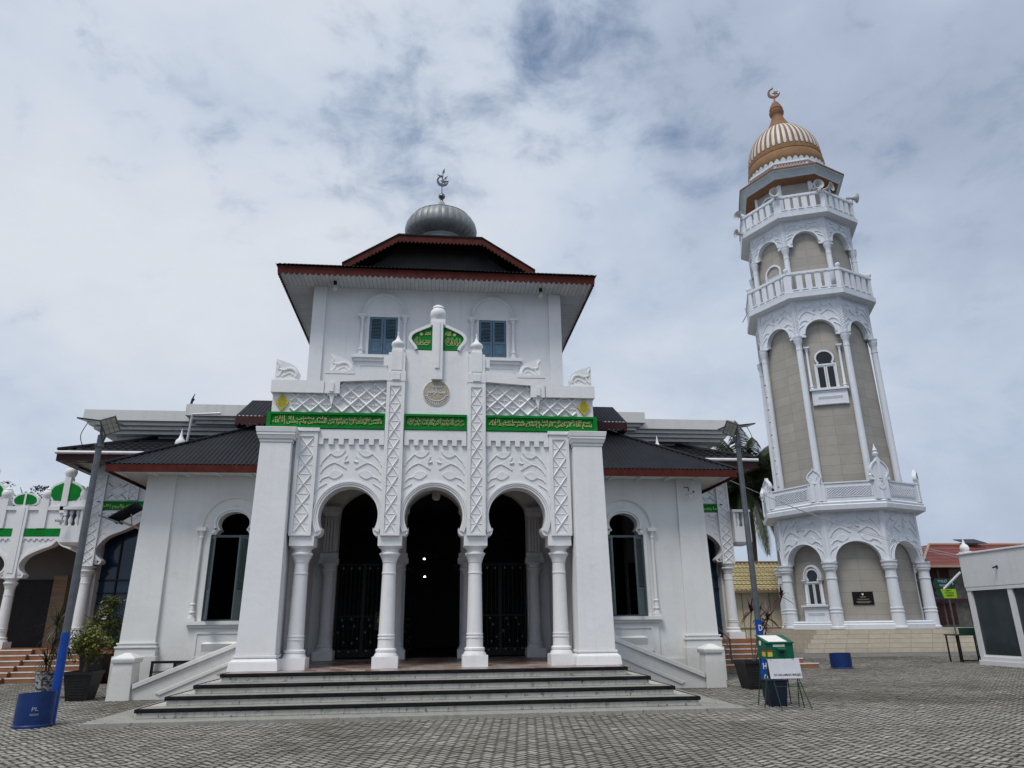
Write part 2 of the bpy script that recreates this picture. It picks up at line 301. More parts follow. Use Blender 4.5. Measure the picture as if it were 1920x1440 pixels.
# ------------------------------------------------------------------ mesh helpers
class MB:
    def __init__(s): s.v = []; s.f = []; s.M = Matrix.Identity(4)
    def add(s, vs, fs):
        o = len(s.v); M = s.M
        s.v += [(M @ Vector(p))[:] for p in vs]; s.f += [tuple(i + o for i in f) for f in fs]
        return s
    def box(s, x0, x1, y0, y1, z0, z1):
        return s.add([(x0, y0, z0), (x1, y0, z0), (x1, y1, z0), (x0, y1, z0), (x0, y0, z1), (x1, y0, z1), (x1, y1, z1), (x0, y1, z1)],
              [(0, 3, 2, 1), (4, 5, 6, 7), (0, 1, 5, 4), (1, 2, 6, 5), (2, 3, 7, 6), (3, 0, 4, 7)])
    def frus(s, a, b, z0, z1):     # a, b = (x0,x1,y0,y1) at bottom and top
        return s.add([(a[0], a[2], z0), (a[1], a[2], z0), (a[1], a[3], z0), (a[0], a[3], z0), (b[0], b[2], z1), (b[1], b[2], z1), (b[1], b[3], z1), (b[0], b[3], z1)],
              [(0, 3, 2, 1), (4, 5, 6, 7), (0, 1, 5, 4), (1, 2, 6, 5), (2, 3, 7, 6), (3, 0, 4, 7)])
    def prism(s, poly, y0, y1, holes=()):   # XZ outline pushed along Y
        loops = [list(poly)] + [list(h) for h in holes]
        flat = [p for l in loops for p in l]; n = len(flat)
        tri = tessellate_polygon([[Vector((p[0], p[1], 0)) for p in l] for l in loops])
        vs = [(p[0], y0, p[1]) for p in flat] + [(p[0], y1, p[1]) for p in flat]
        fs = [tuple(t) for t in tri] + [tuple(i + n for i in reversed(t)) for t in tri]
        o = 0
        for l in loops:
            k = len(l)
            for i in range(k):
                a, b = o + i, o + (i + 1) % k; fs.append((a, b, b + n, a + n))
            o += k
        return s.add(vs, fs)
    def lathe(s, prof, n=24, cx=0, cy=0, rot=0.0, close=True):
        vs = []; fs = []; k = len(prof)
        for r, z in prof:
            for i in range(n):
                a = 2 * pi * i / n + rot; vs.append((cx + r * cos(a), cy + r * sin(a), z))
        for j in range(k - 1):
            for i in range(n):
                i2 = (i + 1) % n; fs.append((j * n + i, j * n + i2, (j + 1) * n + i2, (j + 1) * n + i))
        if close:
            fs.append(tuple(range(n - 1, -1, -1))); fs.append(tuple((k - 1) * n + i for i in range(n)))
        return s.add(vs, fs)
    def tube(s, pts, r, n=6, cap=True, flat=None):
        pts = [Vector(p) for p in pts]; k = len(pts); rr = r if isinstance(r, (list, tuple)) else [r] * k
        vs = []; fs = []; pu = None
        for i, p in enumerate(pts):
            d = (pts[min(i + 1, k - 1)] - pts[max(i - 1, 0)])
            if d.length < 1e-9: d = Vector((0, 0, 1))
            d.normalize()
            ref = Vector((0, 1, 0)) if abs(d.y) < 0.95 else Vector((1, 0, 0))
            a = d.cross(ref).normalized(); b = a.cross(d).normalized()
            for j in range(n):
                t = 2 * pi * j / n; q = a * cos(t) * rr[i] + b * sin(t) * rr[i] * (flat if flat else 1)
                vs.append((p + q)[:])
        for i in range(k - 1):
            for j in range(n):
                j2 = (j + 1) % n; fs.append((i * n + j, i * n + j2, (i + 1) * n + j2, (i + 1) * n + j))
        if cap: fs.append(tuple(range(n - 1, -1, -1))); fs.append(tuple((k - 1) * n + j for j in range(n)))
        return s.add(vs, fs)
    def bar(s, p, q, w, d):        # strip between two XZ points on a wall: width w, standing out from y=p.y by d
        (x0, y, z0), (x1, _, z1) = p, q; dx, dz = x1 - x0, z1 - z0; L = sqrt(dx * dx + dz * dz); nx, nz = -dz / L * w / 2, dx / L * w / 2
        vs = [(x0 + nx, y, z0 + nz), (x0 - nx, y, z0 - nz), (x1 - nx, y, z1 - nz), (x1 + nx, y, z1 + nz), (x0, y - d, z0), (x1, y - d, z1)]
        return s.add(vs, [(0, 4, 5, 3), (1, 2, 5, 4), (0, 1, 4), (2, 3, 5), (0, 3, 2, 1)])
    def quad(s, *p): return s.add(list(p), [tuple(range(len(p)))])
    def build(s, name, m, parent=None, smooth=None, bevel=0.0, fix=True):
        me = bpy.data.meshes.new(name); me.from_pydata(s.v, [], s.f)
        if fix:
            bm = bmesh.new(); bm.from_mesh(me); bmesh.ops.recalc_face_normals(bm, faces=bm.faces); bm.to_mesh(me); bm.free()
        me.materials.append(m)
        if smooth:
            me.polygons.foreach_set('use_smooth', [True] * len(me.polygons)); me.set_sharp_from_angle(angle=radians(smooth))
        o = bpy.data.objects.new(name, me); COL.objects.link(o)
        if parent: o.parent = parent; o.matrix_parent_inverse = parent.matrix_world.inverted()
        if bevel:
            b = o.modifiers.new('bevel', 'BEVEL'); b.width = bevel; b.segments = 2; b.limit_method = 'ANGLE'; b.angle_limit = radians(40)
        return o
def tag(o, label=None, cat=None, group=None, kind=None):
    if label: o['label'] = label
    if cat: o['category'] = cat
    if group: o['group'] = group
    if kind: o['kind'] = kind
    return o
def thing(name, loc, label, cat, group=None):
    o = bpy.data.objects.new(name, None); o.empty_display_size = 0.3; COL.objects.link(o); o.location = loc
    o.matrix_world = Matrix.Translation(loc)
    return tag(o, label, cat, group)
def copytree(o, loc, rz=0, label=None):
    r = o.copy(); COL.objects.link(r); r.location = loc; r.rotation_euler = (0, 0, rz)
    if label: r['label'] = label
    for ch in list(o.children):
        c = ch.copy(); COL.objects.link(c); c.parent = r
        for g in list(ch.children):
            d = g.copy(); COL.objects.link(d); d.parent = c
    return r
def arcpts(cx, cz, r, a0, a1, n=24, rz=None):
    rz = rz or r
    return [(cx + r * cos(a0 + (a1 - a0) * i / n), cz + rz * sin(a0 + (a1 - a0) * i / n)) for i in range(n + 1)]
def horseshoe(cx, cz, r, hw, n=28):      # left foot over the top to right foot
    th = acos(hw / r); return arcpts(cx, cz, r, pi + th, -th, n)
def crom(pts, n=8):                      # smooth curve through points
    P = [Vector(p) for p in pts]; P = [P[0] * 2 - P[1]] + P + [P[-1] * 2 - P[-2]]; out = []
    for i in range(1, len(P) - 2):
        for j in range(n):
            t = j / n; a, b, c, d = P[i - 1], P[i], P[i + 1], P[i + 2]
            out.append(0.5 * ((2 * b) + (c - a) * t + (2 * a - 5 * b + 4 * c - d) * t * t + (3 * b - 3 * c + d - a) * t ** 3))
    out.append(P[-2]); return out
def offs(path, d):                       # offset an open XZ path to its left by d
    out = []
    for i, p in enumerate(path):
        a = path[max(i - 1, 0)]; b = path[min(i + 1, len(path) - 1)]; dx, dz = b[0] - a[0], b[1] - a[1]; L = sqrt(dx * dx + dz * dz) or 1
        out.append((p[0] - dz / L * d, p[1] + dx / L * d))
    return out
def band(mb, path, d0, d1, y0, y1):      # moulding that follows a path
    a = offs(path, d0); b = offs(path, d1); n = len(path)
    for i in range(n - 1):
        q = [a[i], a[i + 1], b[i + 1], b[i]]
        mb.add([(p[0], y0, p[1]) for p in q] + [(p[0], y1, p[1]) for p in q], [(0, 1, 2, 3), (7, 6, 5, 4), (0, 4, 5, 1), (1, 5, 6, 2), (2, 6, 7, 3), (3, 7, 4, 0)])
def mirror(path, cx): return [(2 * cx - p[0], p[1]) for p in reversed(path)]

# Arabic lettering: letters joined by their presentation forms
AR = {'ا': (0xFE8D, 0), 'أ': (0xFE83, 0), 'إ': (0xFE87, 0), 'آ': (0xFE81, 0), 'ب': (0xFE8F, 1), 'ة': (0xFE93, 0), 'ت': (0xFE95, 1), 'ث': (0xFE99, 1), 'ج': (0xFE9D, 1), 'ح': (0xFEA1, 1), 'خ': (0xFEA5, 1),
      'د': (0xFEA9, 0), 'ذ': (0xFEAB, 0), 'ر': (0xFEAD, 0), 'ز': (0xFEAF, 0), 'س': (0xFEB1, 1), 'ش': (0xFEB5, 1), 'ص': (0xFEB9, 1), 'ض': (0xFEBD, 1), 'ط': (0xFEC1, 1), 'ظ': (0xFEC5, 1), 'ع': (0xFEC9, 1), 'غ': (0xFECD, 1),
      'ف': (0xFED1, 1), 'ق': (0xFED5, 1), 'ك': (0xFED9, 1), 'ل': (0xFEDD, 1), 'م': (0xFEE1, 1), 'ن': (0xFEE5, 1), 'ه': (0xFEE9, 1), 'و': (0xFEED, 0), 'ى': (0xFEEF, 0), 'ي': (0xFEF1, 1), 'ئ': (0xFE89, 1), 'ؤ': (0xFE85, 0)}
def shape_ar(s):
    out = []; i = 0; prev = False
    while i < len(s):
        c = s[i]
        if c not in AR: out.append(c); prev = False; i += 1; continue
        if c == 'ل' and i + 1 < len(s) and s[i + 1] in 'اأإآ':
            out.append(chr({'ا': 0xFEFB, 'أ': 0xFEF7, 'إ': 0xFEF9, 'آ': 0xFEF5}[s[i + 1]] + (1 if prev else 0))); prev = False; i += 2; continue
        base, dual = AR[c]; nxt = i + 1 < len(s) and s[i + 1] in AR
        if dual: k = (3 if prev and nxt else 1 if prev else 2 if nxt else 0)
        else: k = 1 if prev else 0
        out.append(chr(base + k)); prev = bool(dual); i += 1
    return ''.join(reversed(out))
def text_mesh(body, w, h, depth, bold=0.0):
    """lettering fitted to a w x h box, standing in the XZ plane and facing -Y, centred on the origin: (verts, faces)"""
    c = bpy.data.curves.new('lettering', 'FONT'); c.body = body; c.extrude = 0.02; c.resolution_u = 3; c.offset = bold
    o = bpy.data.objects.new('lettering', c); COL.objects.link(o)
    dg = bpy.context.evaluated_depsgraph_get(); me = bpy.data.meshes.new_from_object(o.evaluated_get(dg))
    vs = [v.co.copy() for v in me.vertices]; fs = [tuple(p.vertices) for p in me.polygons]
    bpy.data.objects.remove(o); bpy.data.curves.remove(c); bpy.data.meshes.remove(me)
    if not vs: return [], []
    x0, x1 = min(v.x for v in vs), max(v.x for v in vs); y0, y1 = min(v.y for v in vs), max(v.y for v in vs); z0 = min(v.z for v in vs); z1 = max(v.z for v in vs)
    return [((v.x - (x0 + x1) / 2) / (x1 - x0) * w, -(v.z - z0) / (z1 - z0) * depth, (v.y - (y0 + y1) / 2) / (y1 - y0) * h) for v in vs], fs
def text(mb, body, x, y, z, w, h, depth=0.01, bold=0.0):
    vs, fs = text_mesh(body, w, h, depth, bold)
    if vs: mb.add([(a + x, b + y, c + z) for a, b, c in vs], fs)

# ================================================================== the old mosque (facade along X, centre X=0)
ARCHX = (-1.985, 0.0, 1.985); COLX = (-2.99, -0.995, 0.995, 2.99); FL = 0.74
YF = 17.03                                        # face of the porch arcade
mosque = thing('mosque', (0, 19, 0), 'white mosque with columned porch, green calligraphy bands and square tower under a grey dome', 'mosque')

# --- porch front wall with its three horseshoe arches
def porch_outline():
    p = [(-3.45, 6.14), (-3.45, 3.66), (-3.26, 3.66), (-3.26, 3.60)]
    for c in ARCHX:
        p += [(c - 0.73, 3.60)]
        p += [(c - 0.70 + 0.11 * sin(t), 3.60 + 0.11 - 0.11 * cos(t)) for t in (0.5, 1.0, 1.5)]
        p += [(c - 0.585, 3.72), (c - 0.585, 3.80)]
        hs = horseshoe(c, 4.07, 0.685, 0.60, 36); p += hs
        p += [(c + 0.585, 3.80), (c + 0.585, 3.72)]
        p += [(c + 0.70 - 0.11 * sin(t), 3.60 + 0.11 - 0.11 * cos(t)) for t in (1.5, 1.0, 0.5)]
        p += [(c + 0.73, 3.60)]
    p += [(3.26, 3.60), (3.26, 3.66), (3.45, 3.66), (3.45, 6.14)]
    return p
mb = MB(); mb.prism(porch_outline(), YF, YF + 0.42)
for x in COLX:                                    # blocks the arches stand on
    mb.box(x - 0.275, x + 0.275, YF - 0.045, YF + 0.465, 3.375, 3.598)
porch = mb.build('porch_arcade_wall', WHITE, mosque)
for c in ARCHX:
    mb = MB(); hs = horseshoe(c, 4.07, 0.685, 0.60, 40)
    band(mb, hs, 0.0, 0.045, YF - 0.020, YF); band(mb, hs, 0.05, 0.085, YF - 0.038, YF); band(mb, hs, 0.09, 0.125, YF - 0.052, YF)
    mb.build('arch_moulding', WHITE, porch, 40)
def leafrelief(mb, c, z0, y, s=1.0, r=0.014, wide=0.62, d=0.022):
    """the pair of vines above an arch: shoots, leaves and tulip buds in low relief, mirrored about c (z0 = foot)"""
    k = wide / 0.62
    for sg in (-1, 1):
        def P(pts): return [(c + sg * k * a * s, z0 + b * s) for a, b in pts]
        def T(pts, rr=r): mb.tube([(a, y - d * 0.4, b) for a, b in [(p.x, p.y) for p in crom(P(pts), 5)]], rr, 5)
        def L(pts):
            o = [(p.x, p.y) for p in crom(P(pts + pts[:1]), 4)][:-1]
            if sg < 0: o.reverse()
            m_ = (sum(p[0] for p in o) / len(o), sum(p[1] for p in o) / len(o)); n_ = len(o)
            mb.add([(a, y, b) for a, b in o] + [(a + (m_[0] - a) * 0.06, y - d, b + (m_[1] - b) * 0.06) for a, b in o] + [(m_[0], y - d * 0.75, m_[1])], [(i, (i + 1) % n_, n_ + (i + 1) % n_, n_ + i) for i in range(n_)] + [(n_ + i, n_ + (i + 1) % n_, 2 * n_) for i in range(n_)])
        T([(0.715, 0.40), (0.66, 0.52), (0.50, 0.69)]); L([(0.50, 0.69), (0.41, 0.63), (0.31, 0.62), (0.22, 0.67), (0.14, 0.78), (0.24, 0.77), (0.38, 0.76)])
        T([(0.70, 0.22), (0.63, 0.33), (0.50, 0.43), (0.40, 0.47)]); L([(0.40, 0.47), (0.30, 0.54), (0.095, 0.66), (0.17, 0.50), (0.095, 0.32), (0.28, 0.42)]); T([(0.17, 0.49), (0.11, 0.50), (0.06, 0.52)], r * 1.8)
        T([(0.70, 0.02), (0.63, 0.10), (0.52, 0.14)]); L([(0.52, 0.14), (0.46, 0.25), (0.33, 0.29), (0.18, 0.22), (0.26, 0.13), (0.38, 0.08)])
        T([(0.80, -0.30), (0.74, -0.16), (0.62, -0.07), (0.54, -0.02)])
for c in ARCHX: mb = MB(); leafrelief(mb, c, 4.85, YF); mb.build('vine_relief', WHITE, porch, 35)
mb = MB()                                         # crenellated string above the vines
for c, xa, xb in ((-1.985, -2.785, -1.235), (0, -0.755, 0.755), (1.985, 1.235, 2.785)):
    mb = MB(); n = 7; wseg = (xb - xa) / (2 * n - 1)
    poly = [(xa, 6.13), (xa, 5.76)]
    for i in range(2 * n - 1):
        z = 5.76 if i % 2 == 0 else 5.90; poly += [(xa + i * wseg + (0.001 if i else 0), z), (xa + (i + 1) * wseg, z)]
    poly += [(xb, 6.13)]
    mb.prism(poly, YF - 0.055, YF + 0.002); mb.build('crenellated_string', WHITE, porch)
def lattice_strip(mb, x, z0, z1, w, y, n, frame=0.05):
    """flat pilaster with a sunk panel of crossing ribs"""
    hw = w / 2; hi = hw - frame * 1.7
    mb.box(x - hw, x + hw, y, YF + 0.001, z0, z1)
    mb.box(x - hw + 0.002, x - hi, y - 0.03, y + 0.001, z0 + 0.001, z1 - 0.001); mb.box(x + hi, x + hw - 0.002, y - 0.03, y + 0.001, z0 + 0.001, z1 - 0.001)
    mb.box(x - hi, x + hi, y - 0.028, y + 0.001, z1 - 0.12, z1 - 0.002); mb.box(x - hi, x + hi, y - 0.028, y + 0.001, z0 + 0.002, z0 + 0.05)
    za, zb = z0 + 0.05, z1 - 0.12; h = (zb - za) / n
    for i in range(n):
        a, b = za + i * h, za + (i + 1) * h
        mb.bar((x - hi, y, a), (x + hi, y, b), 0.042, 0.030); mb.bar((x + hi, y, a), (x - hi, y, b), 0.042, 0.027)
        mb.bar((x - hi, y, a + h / 2), (x + hi, y, a + h / 2), 0.016, 0.012)
        if i: mb.bar((x - hi, y, a), (x + hi, y, a), 0.016, 0.012)
for x in (-3.04, 3.04):
    mb = MB(); lattice_strip(mb, x, 3.60, 6.06, 0.50, YF - 0.07, 5); mb.box(x - 0.28, x + 0.28, YF - 0.13, YF + 0.001, 6.06, 6.145); mb.build('lattice_pilaster', WHITE, mosque)
for x in (-1.0, 1.0):
    mb = MB(); lattice_strip(mb, x, 3.60, 7.37, 0.45, YF - 0.09, 8); mb.build('lattice_pilaster', WHITE, mosque)
# --- columns
def column(x, y, z0, zt, s=1.0, block=False, name='porch_column', m=WHITE, parent=mosque):
    """plinth, rings, tapered shaft, bell capital; zt = underside of what it carries"""
    mb = MB(); w = 0.285 * s
    mb.box(x - w, x + w, y - w, y + w, z0, z0 + 0.235)
    H = zt - z0
    pr = [(0.262, 0.235), (0.262, 0.262), (0.215, 0.33), (0.232, 0.345), (0.232, 0.385), (0.192, 0.41), (0.184, 0.60), (0.198, 0.605), (0.198, 0.63), (0.182, 0.635), (0.180, 0.665), (0.194, 0.67), (0.194, 0.695), (0.179, 0.70)]
    pr = [(r * s, z + z0) for r, z in pr]
    top = [(0.156, -0.62), (0.168, -0.615), (0.168, -0.59), (0.155, -0.585), (0.152, -0.375), (0.165, -0.36), (0.165, -0.33), (0.222, -0.20), (0.238, -0.185), (0.238, -0.15), (0.195, -0.125), (0.20, -0.07), (0.262, -0.02), (0.272, 0.0)]
    pr += [(r * s, zt + z) for r, z in top]
    mb.lathe(pr, 28, x, y)
    return mb.build(name, m, parent, 35)
for x in COLX: column(x, YF + 0.21, FL, 3.375)
for sg in (-1, 1): column(sg * 3.62, 20.6, FL, 3.5)
# --- battered corner piers
for sg in (-1, 1):
    mb = MB()
    def S(a, b): return (min(sg * a, sg * b), max(sg * a, sg * b))
    mb.frus((*S(3.20, 4.24), 16.58, 17.62), (*S(3.22, 4.22), 16.60, 17.60), FL, 0.93)
    mb.frus((*S(3.22, 4.22), 16.60, 17.60), (*S(3.29, 4.13), 16.66, 17.55), 0.93, 1.00)
    mb.frus((*S(3.26, 4.16), 16.64, 17.56), (*S(3.26, 4.16), 16.64, 17.56), 1.00, 1.06)
    mb.frus((*S(3.29, 4.12), 16.67, 17.53), (*S(3.36, 4.07), 16.74, 17.50), 1.06, 5.74)
    for a, b, z0, z1 in ((0.02, 0.02, 5.74, 5.81), (0.045, 0.075, 5.81, 5.90), (0.085, 0.085, 5.90, 5.96), (0.095, 0.115, 5.96, 6.09)):
        mb.frus((*S(3.36 - a, 4.07 + a), 16.74 - a, 17.50 + a), (*S(3.36 - b, 4.07 + b), 16.74 - b, 17.50 + b), z0, z1)
    mb.build('corner_pier', WHITE, mosque, None, 0.012)
    mb = MB(); mb.box(*S(3.42, 4.02), 17.5, 21.7, 0.6, 6.1); mb.build('porch_side_wall', WHITE, mosque)
# --- parapet above the bands
def mirpoly(h): return h + [(-a, b) for a, b in reversed(h)]
half = [(0.78, 6.56), (3.93, 6.56), (3.93, 7.05), (2.75, 7.05), (2.75, 7.30), (2.40, 7.30), (1.2, 7.42), (0.78, 7.42)]
for sg in (-1, 1):
    mb = MB(); poly = [(sg * a, b) for a, b in [(0.775, 6.10), (3.96, 6.10), (3.96, 7.05), (2.45, 7.05), (2.45, 7.42), (0.775, 7.42)]]
    mb.prism(poly, YF + 0.012, YF + 0.40)
    # coping: low outer run, corbel box with pendant, rising inner run
    mb.box(*sorted((sg * 2.74, sg * 4.0)), YF - 0.10, YF + 0.46, 7.035, 7.345)
    mb.prism([(sg * a, b) for a, b in [(2.72, 7.02), (2.72, 7.40), (2.74, 7.53), (1.22, 7.70), (1.22, 7.40), (2.36, 7.33), (2.36, 7.02)]], YF - 0.12, YF + 0.47)
    mb.prism([(sg * a, b) for a, b in [(2.66, 7.02), (2.66, 6.97), (2.60, 6.97), (2.57, 6.86), (2.54, 6.68), (2.51, 6.86), (2.48, 6.97), (2.42, 6.97), (2.42, 7.02)]], YF - 0.09, YF + 0.02)
    mb.box(*sorted((sg * 2.50, sg * 2.60)), YF - 0.155, YF - 0.11, 7.06, 7.30)
    mb.box(*sorted((sg * 2.02, sg * 2.74)), YF - 0.13, YF + 0.42, 7.531, 7.60)
    mb.box(*sorted((sg * 3.40, sg * 3.96)), YF - 0.05, YF + 0.34, 7.346, 7.40)
    pp = mb.build('parapet', WHITE, mosque)
    mb = MB()
    def rib(x0, z0, x1, z1): mb.bar((sg * x0, YF + 0.012, z0), (sg * x1, YF + 0.012, z1), 0.095, 0.06)
    d = 0.235
    for zone, (xa, xb, za, zb) in enumerate(((1.24, 2.36, 6.57, 7.33), (2.36, 3.52, 6.57, 7.03))):
        for k in range(-8, 20):
            for dirn in (1, -1):
                # line x = xs + dirn*(z-6.57)*0.85
                xs = 0.0 + k * 0.38; pts = []
                f = 1.03 * dirn
                za_, zb_ = za, zb
                xA, xB = xs + f * 0, xs + f * (zb_ - 6.57)
                t0, t1 = 0.0, 1.0; dx = xB - xA
                if dx > 0: t0 = max(t0, (xa - xA) / dx); t1 = min(t1, (xb - xA) / dx)
                else: t0 = max(t0, (xb - xA) / dx); t1 = min(t1, (xa - xA) / dx)
                if t1 - t0 > 0.05: rib(xA + dx * t0, za_ + (zb_ - za_) * t0, xA + dx * t1, za_ + (zb_ - za_) * t1)
        for i in range(-4, 16):                    # a small four-leaf boss in every lozenge
            for j in range(0, 5):
                zc_ = 6.57 + 0.1845 * j; xc_ = 0.38 * i + (0.19 if j % 2 == 0 else 0.0)
                if xa + 0.06 < xc_ < xb - 0.08 and za + 0.06 < zc_ < zb - 0.06 and not (2.3 < xc_ < 2.78 and zc_ > 6.85):
                    for a in range(4):
                        mb.bar((sg * xc_, YF + 0.012, zc_), (sg * xc_ + 0.085 * cos(a * pi / 2), YF + 0.012, zc_ + 0.075 * sin(a * pi / 2)), 0.035, 0.035)
    mb.build('lattice_relief', WHITE, pp)
    # gold and green rosette at the outer corner
    x = sg * 3.72; mb = MB(); mb.prism([(x - 0.165, 6.80), (x, 6.585), (x + 0.165, 6.80), (x, 7.015)], YF - 0.03, YF + 0.011); dm = mb.build('corner_diamond', GOLDY, pp)
    mb = MB()
    for i in range(-2, 3):
        for j in range(-2, 3):
            if abs(i) + abs(j) <= 3: mb.prism([(x + (i - j) * 0.027 + a, 6.80 + (i + j) * 0.035 + b) for a, b in ((-0.012, 0), (0, -0.014), (0.012, 0), (0, 0.014))], YF - 0.038, YF - 0.029)
    mb.build('diamond_inlay', GREEN, dm)
# scroll ornaments on the copings: a wedge with a curling bird-like relief
for sg in (-1, 1):
    for x, z, s in ((3.68, 7.40, 1.0), (2.38, 7.60, 0.97)):
        def Q(a, b): return (sg * (x + a * s), z + b * s)
        out = [Q(0.27, 0.0), Q(0.27, 0.52)] + [Q(p.x, p.y) for p in crom([(0.27, 0.52), (0.08, 0.46), (-0.12, 0.38), (-0.25, 0.27), (-0.29, 0.15), (-0.25, 0.04), (-0.20, 0.0)], 5)][1:]
        mb = MB(); mb.prism(out, YF + 0.0, YF + 0.26)
        for pts, r in (([(0.25, 0.45), (0.20, 0.36), (0.20, 0.27), (0.08, 0.22)], 0.026), ([(0.24, 0.06), (0.16, 0.12), (0.13, 0.2), (0.08, 0.22)], 0.026), ([(0.08, 0.22), (-0.04, 0.27), (-0.16, 0.25), (-0.235, 0.14), (-0.22, 0.06)], 0.032), ([(0.12, 0.06), (0.02, 0.12), (-0.08, 0.16), (-0.15, 0.1)], 0.022)):
            mb.tube([(*(lambda q: (q[0], YF - 0.0, q[1]))(Q(p.x, p.y)),) for p in crom(pts, 5)], r * s, 6)
        mb.build('scroll_ornament', WHITE, mosque, 40)
# --- centre panel, side posts, finials, crest
mb = MB(); mb.box(-0.785, 0.785, YF - 0.005, YF + 0.42, 6.50, 8.25); mb.build('centre_panel', WHITE, mosque)
for sg in (-1, 1):
    x = sg * 1.0; mb = MB()
    mb.box(x - 0.235, x + 0.235, YF - 0.13, YF + 0.45, 7.371, 7.63)
    mb.box(x - 0.21, x + 0.21, YF - 0.10, YF + 0.43, 7.631, 8.14)
    mb.box(x - 0.14, x + 0.14, YF - 0.12, YF + 0.2, 7.66, 8.20)
    mb.box(*sorted((x + sg * 0.21, x + sg * 0.33)), YF - 0.06, YF + 0.3, 7.80, 8.02)
    mb.box(x - 0.10, x + 0.10, YF - 0.152, YF - 0.119, 7.40, 7.60)
    mb.box(x - 0.13, x + 0.13, YF - 0.09, YF + 0.17, 8.201, 8.27)
    ps = mb.build('parapet_post', WHITE, mosque, None, 0.006)
    mb = MB(); mb.lathe([(0.10, 8.27), (0.12, 8.30), (0.155, 8.36), (0.165, 8.40), (0.15, 8.45), (0.10, 8.49), (0.06, 8.53), (0.035, 8.60), (0.015, 8.68), (0.024, 8.70), (0.024, 8.73), (0.0, 8.75)], 20, x, YF + 0.04); mb.build('finial', WHITE, ps, 50)
crest_h = [(0.575, 8.25), (0.60, 8.32), (0.68, 8.42), (0.735, 8.52), (0.735, 8.60), (0.70, 8.68), (0.60, 8.77), (0.40, 8.87), (0.18, 8.97)]
ch = [(p.x, p.y) for p in crom(crest_h, 5)]
mb = MB(); mb.prism(ch + [(-a, b) for a, b in reversed(ch)], YF + 0.02, YF + 0.30)
rim = list(ch)
band(mb, rim, 0.0, 0.075, YF - 0.06, YF + 0.019); band(mb, mirror(rim, 0), 0.0, 0.075, YF - 0.06, YF + 0.019)
crest = mb.build('crest', WHITE, mosque, 40)
ci = offs(ch, 0.075)
for sg in (-1, 1):
    poly = [(sg * a, b) for a, b in ci if a > 0.14] + [(sg * 0.14, 8.88), (sg * 0.14, 8.251)]
    mb = MB(); mb.prism(poly, YF - 0.012, YF + 0.019); gp = mb.build('crest_panel', GREEN, crest)
    mb = MB(); yy = YF - 0.012
    if sg > 0:
        text(mb, shape_ar('لا إله إلا الله'), 0.385, yy, 8.50, 0.40, 0.22, 0.014, 0.0); text(mb, shape_ar('الله'), 0.26, yy, 8.72, 0.15, 0.13, 0.014, 0.004)
        sx = 0.43
    else:
        text(mb, shape_ar('محمد رسول الله'), -0.385, yy, 8.50, 0.40, 0.22, 0.014, 0.0); text(mb, shape_ar('محمد'), -0.25, yy, 8.72, 0.15, 0.12, 0.014, 0.004)
        sx = -0.42
    for q_ in range(3): mb.tube([(p.x * (1 if sg > 0 else -1), yy - 0.004, p.y) for p in crom([(0.20 + 0.11 * q_, 8.46), (0.25 + 0.11 * q_, 8.405), (0.33 + 0.09 * q_, 8.40), (0.39 + 0.07 * q_, 8.47)], 5)], 0.009, 5)
    st = [((0.050 if i % 2 == 0 else 0.030) * cos(i * pi / 8) + sx, (0.050 if i % 2 == 0 else 0.035) * sin(i * pi / 8) + 8.69) for i in range(16)]
    mb.prism(st, yy - 0.012, yy + 0.001); mb.build('crest_lettering', GOLD, gp)
mb = MB(); mb.box(-0.135, 0.135, YF - 0.11, YF + 0.18, 7.45, 9.02); mb.box(-0.055, 0.055, YF - 0.135, YF - 0.109, 7.74, 9.0); mb.box(-0.19, 0.19, YF - 0.08, YF + 0.22, 8.93, 9.10)
mb.lathe([(0.12, 9.10), (0.15, 9.14), (0.19, 9.2), (0.205, 9.28), (0.19, 9.36), (0.14, 9.42), (0.155, 9.44), (0.145, 9.48), (0.09, 9.52), (0.0, 9.535)], 24, 0, YF + 0.07)
mb.build('crest_stem', WHITE, mosque, 40)
mb = MB(); mb.lathe([(0.340, 0), (0.340, 0.014), (0.326, 0.018), (0.326, 0.008)], 48); mb.v = [(a, YF - 0.006 - c, b + 7.11) for a, b, c in mb.v]; md = mb.build('medallion', WHITE, mosque, 40)
mb = MB(); mb.lathe([(0.327, 0), (0.327, 0.010), (0.0, 0.014)], 48); mb.v = [(a, YF - 0.008 - c, b + 7.11) for a, b, c in mb.v]; mb.build('medallion_field', OCHRE, md, 40)
mb = MB(); y0 = YF - 0.022
text(mb, shape_ar('بيت الرحيم'), 0, y0, 7.13, 0.44, 0.20, 0.012, 0.01); text(mb, shape_ar('مسجد'), 0.02, y0, 7.275, 0.24, 0.10, 0.012, 0.01)
mb.tube([(0.24 * cos(a), y0, 7.11 + 0.21 * sin(a)) for a in [radians(195 + 6 * i) for i in range(26)]], 0.010, 5)
for i in range(15):
    a = radians(196 + i * 10.6); mb.bar((0.255 * cos(a), y0, 7.11 + 0.245 * sin(a)), (0.30 * cos(a + 0.05), y0, 7.11 + 0.30 * sin(a + 0.05)), 0.016, 0.012)
mb.build('medallion_lettering', WHITE, md)
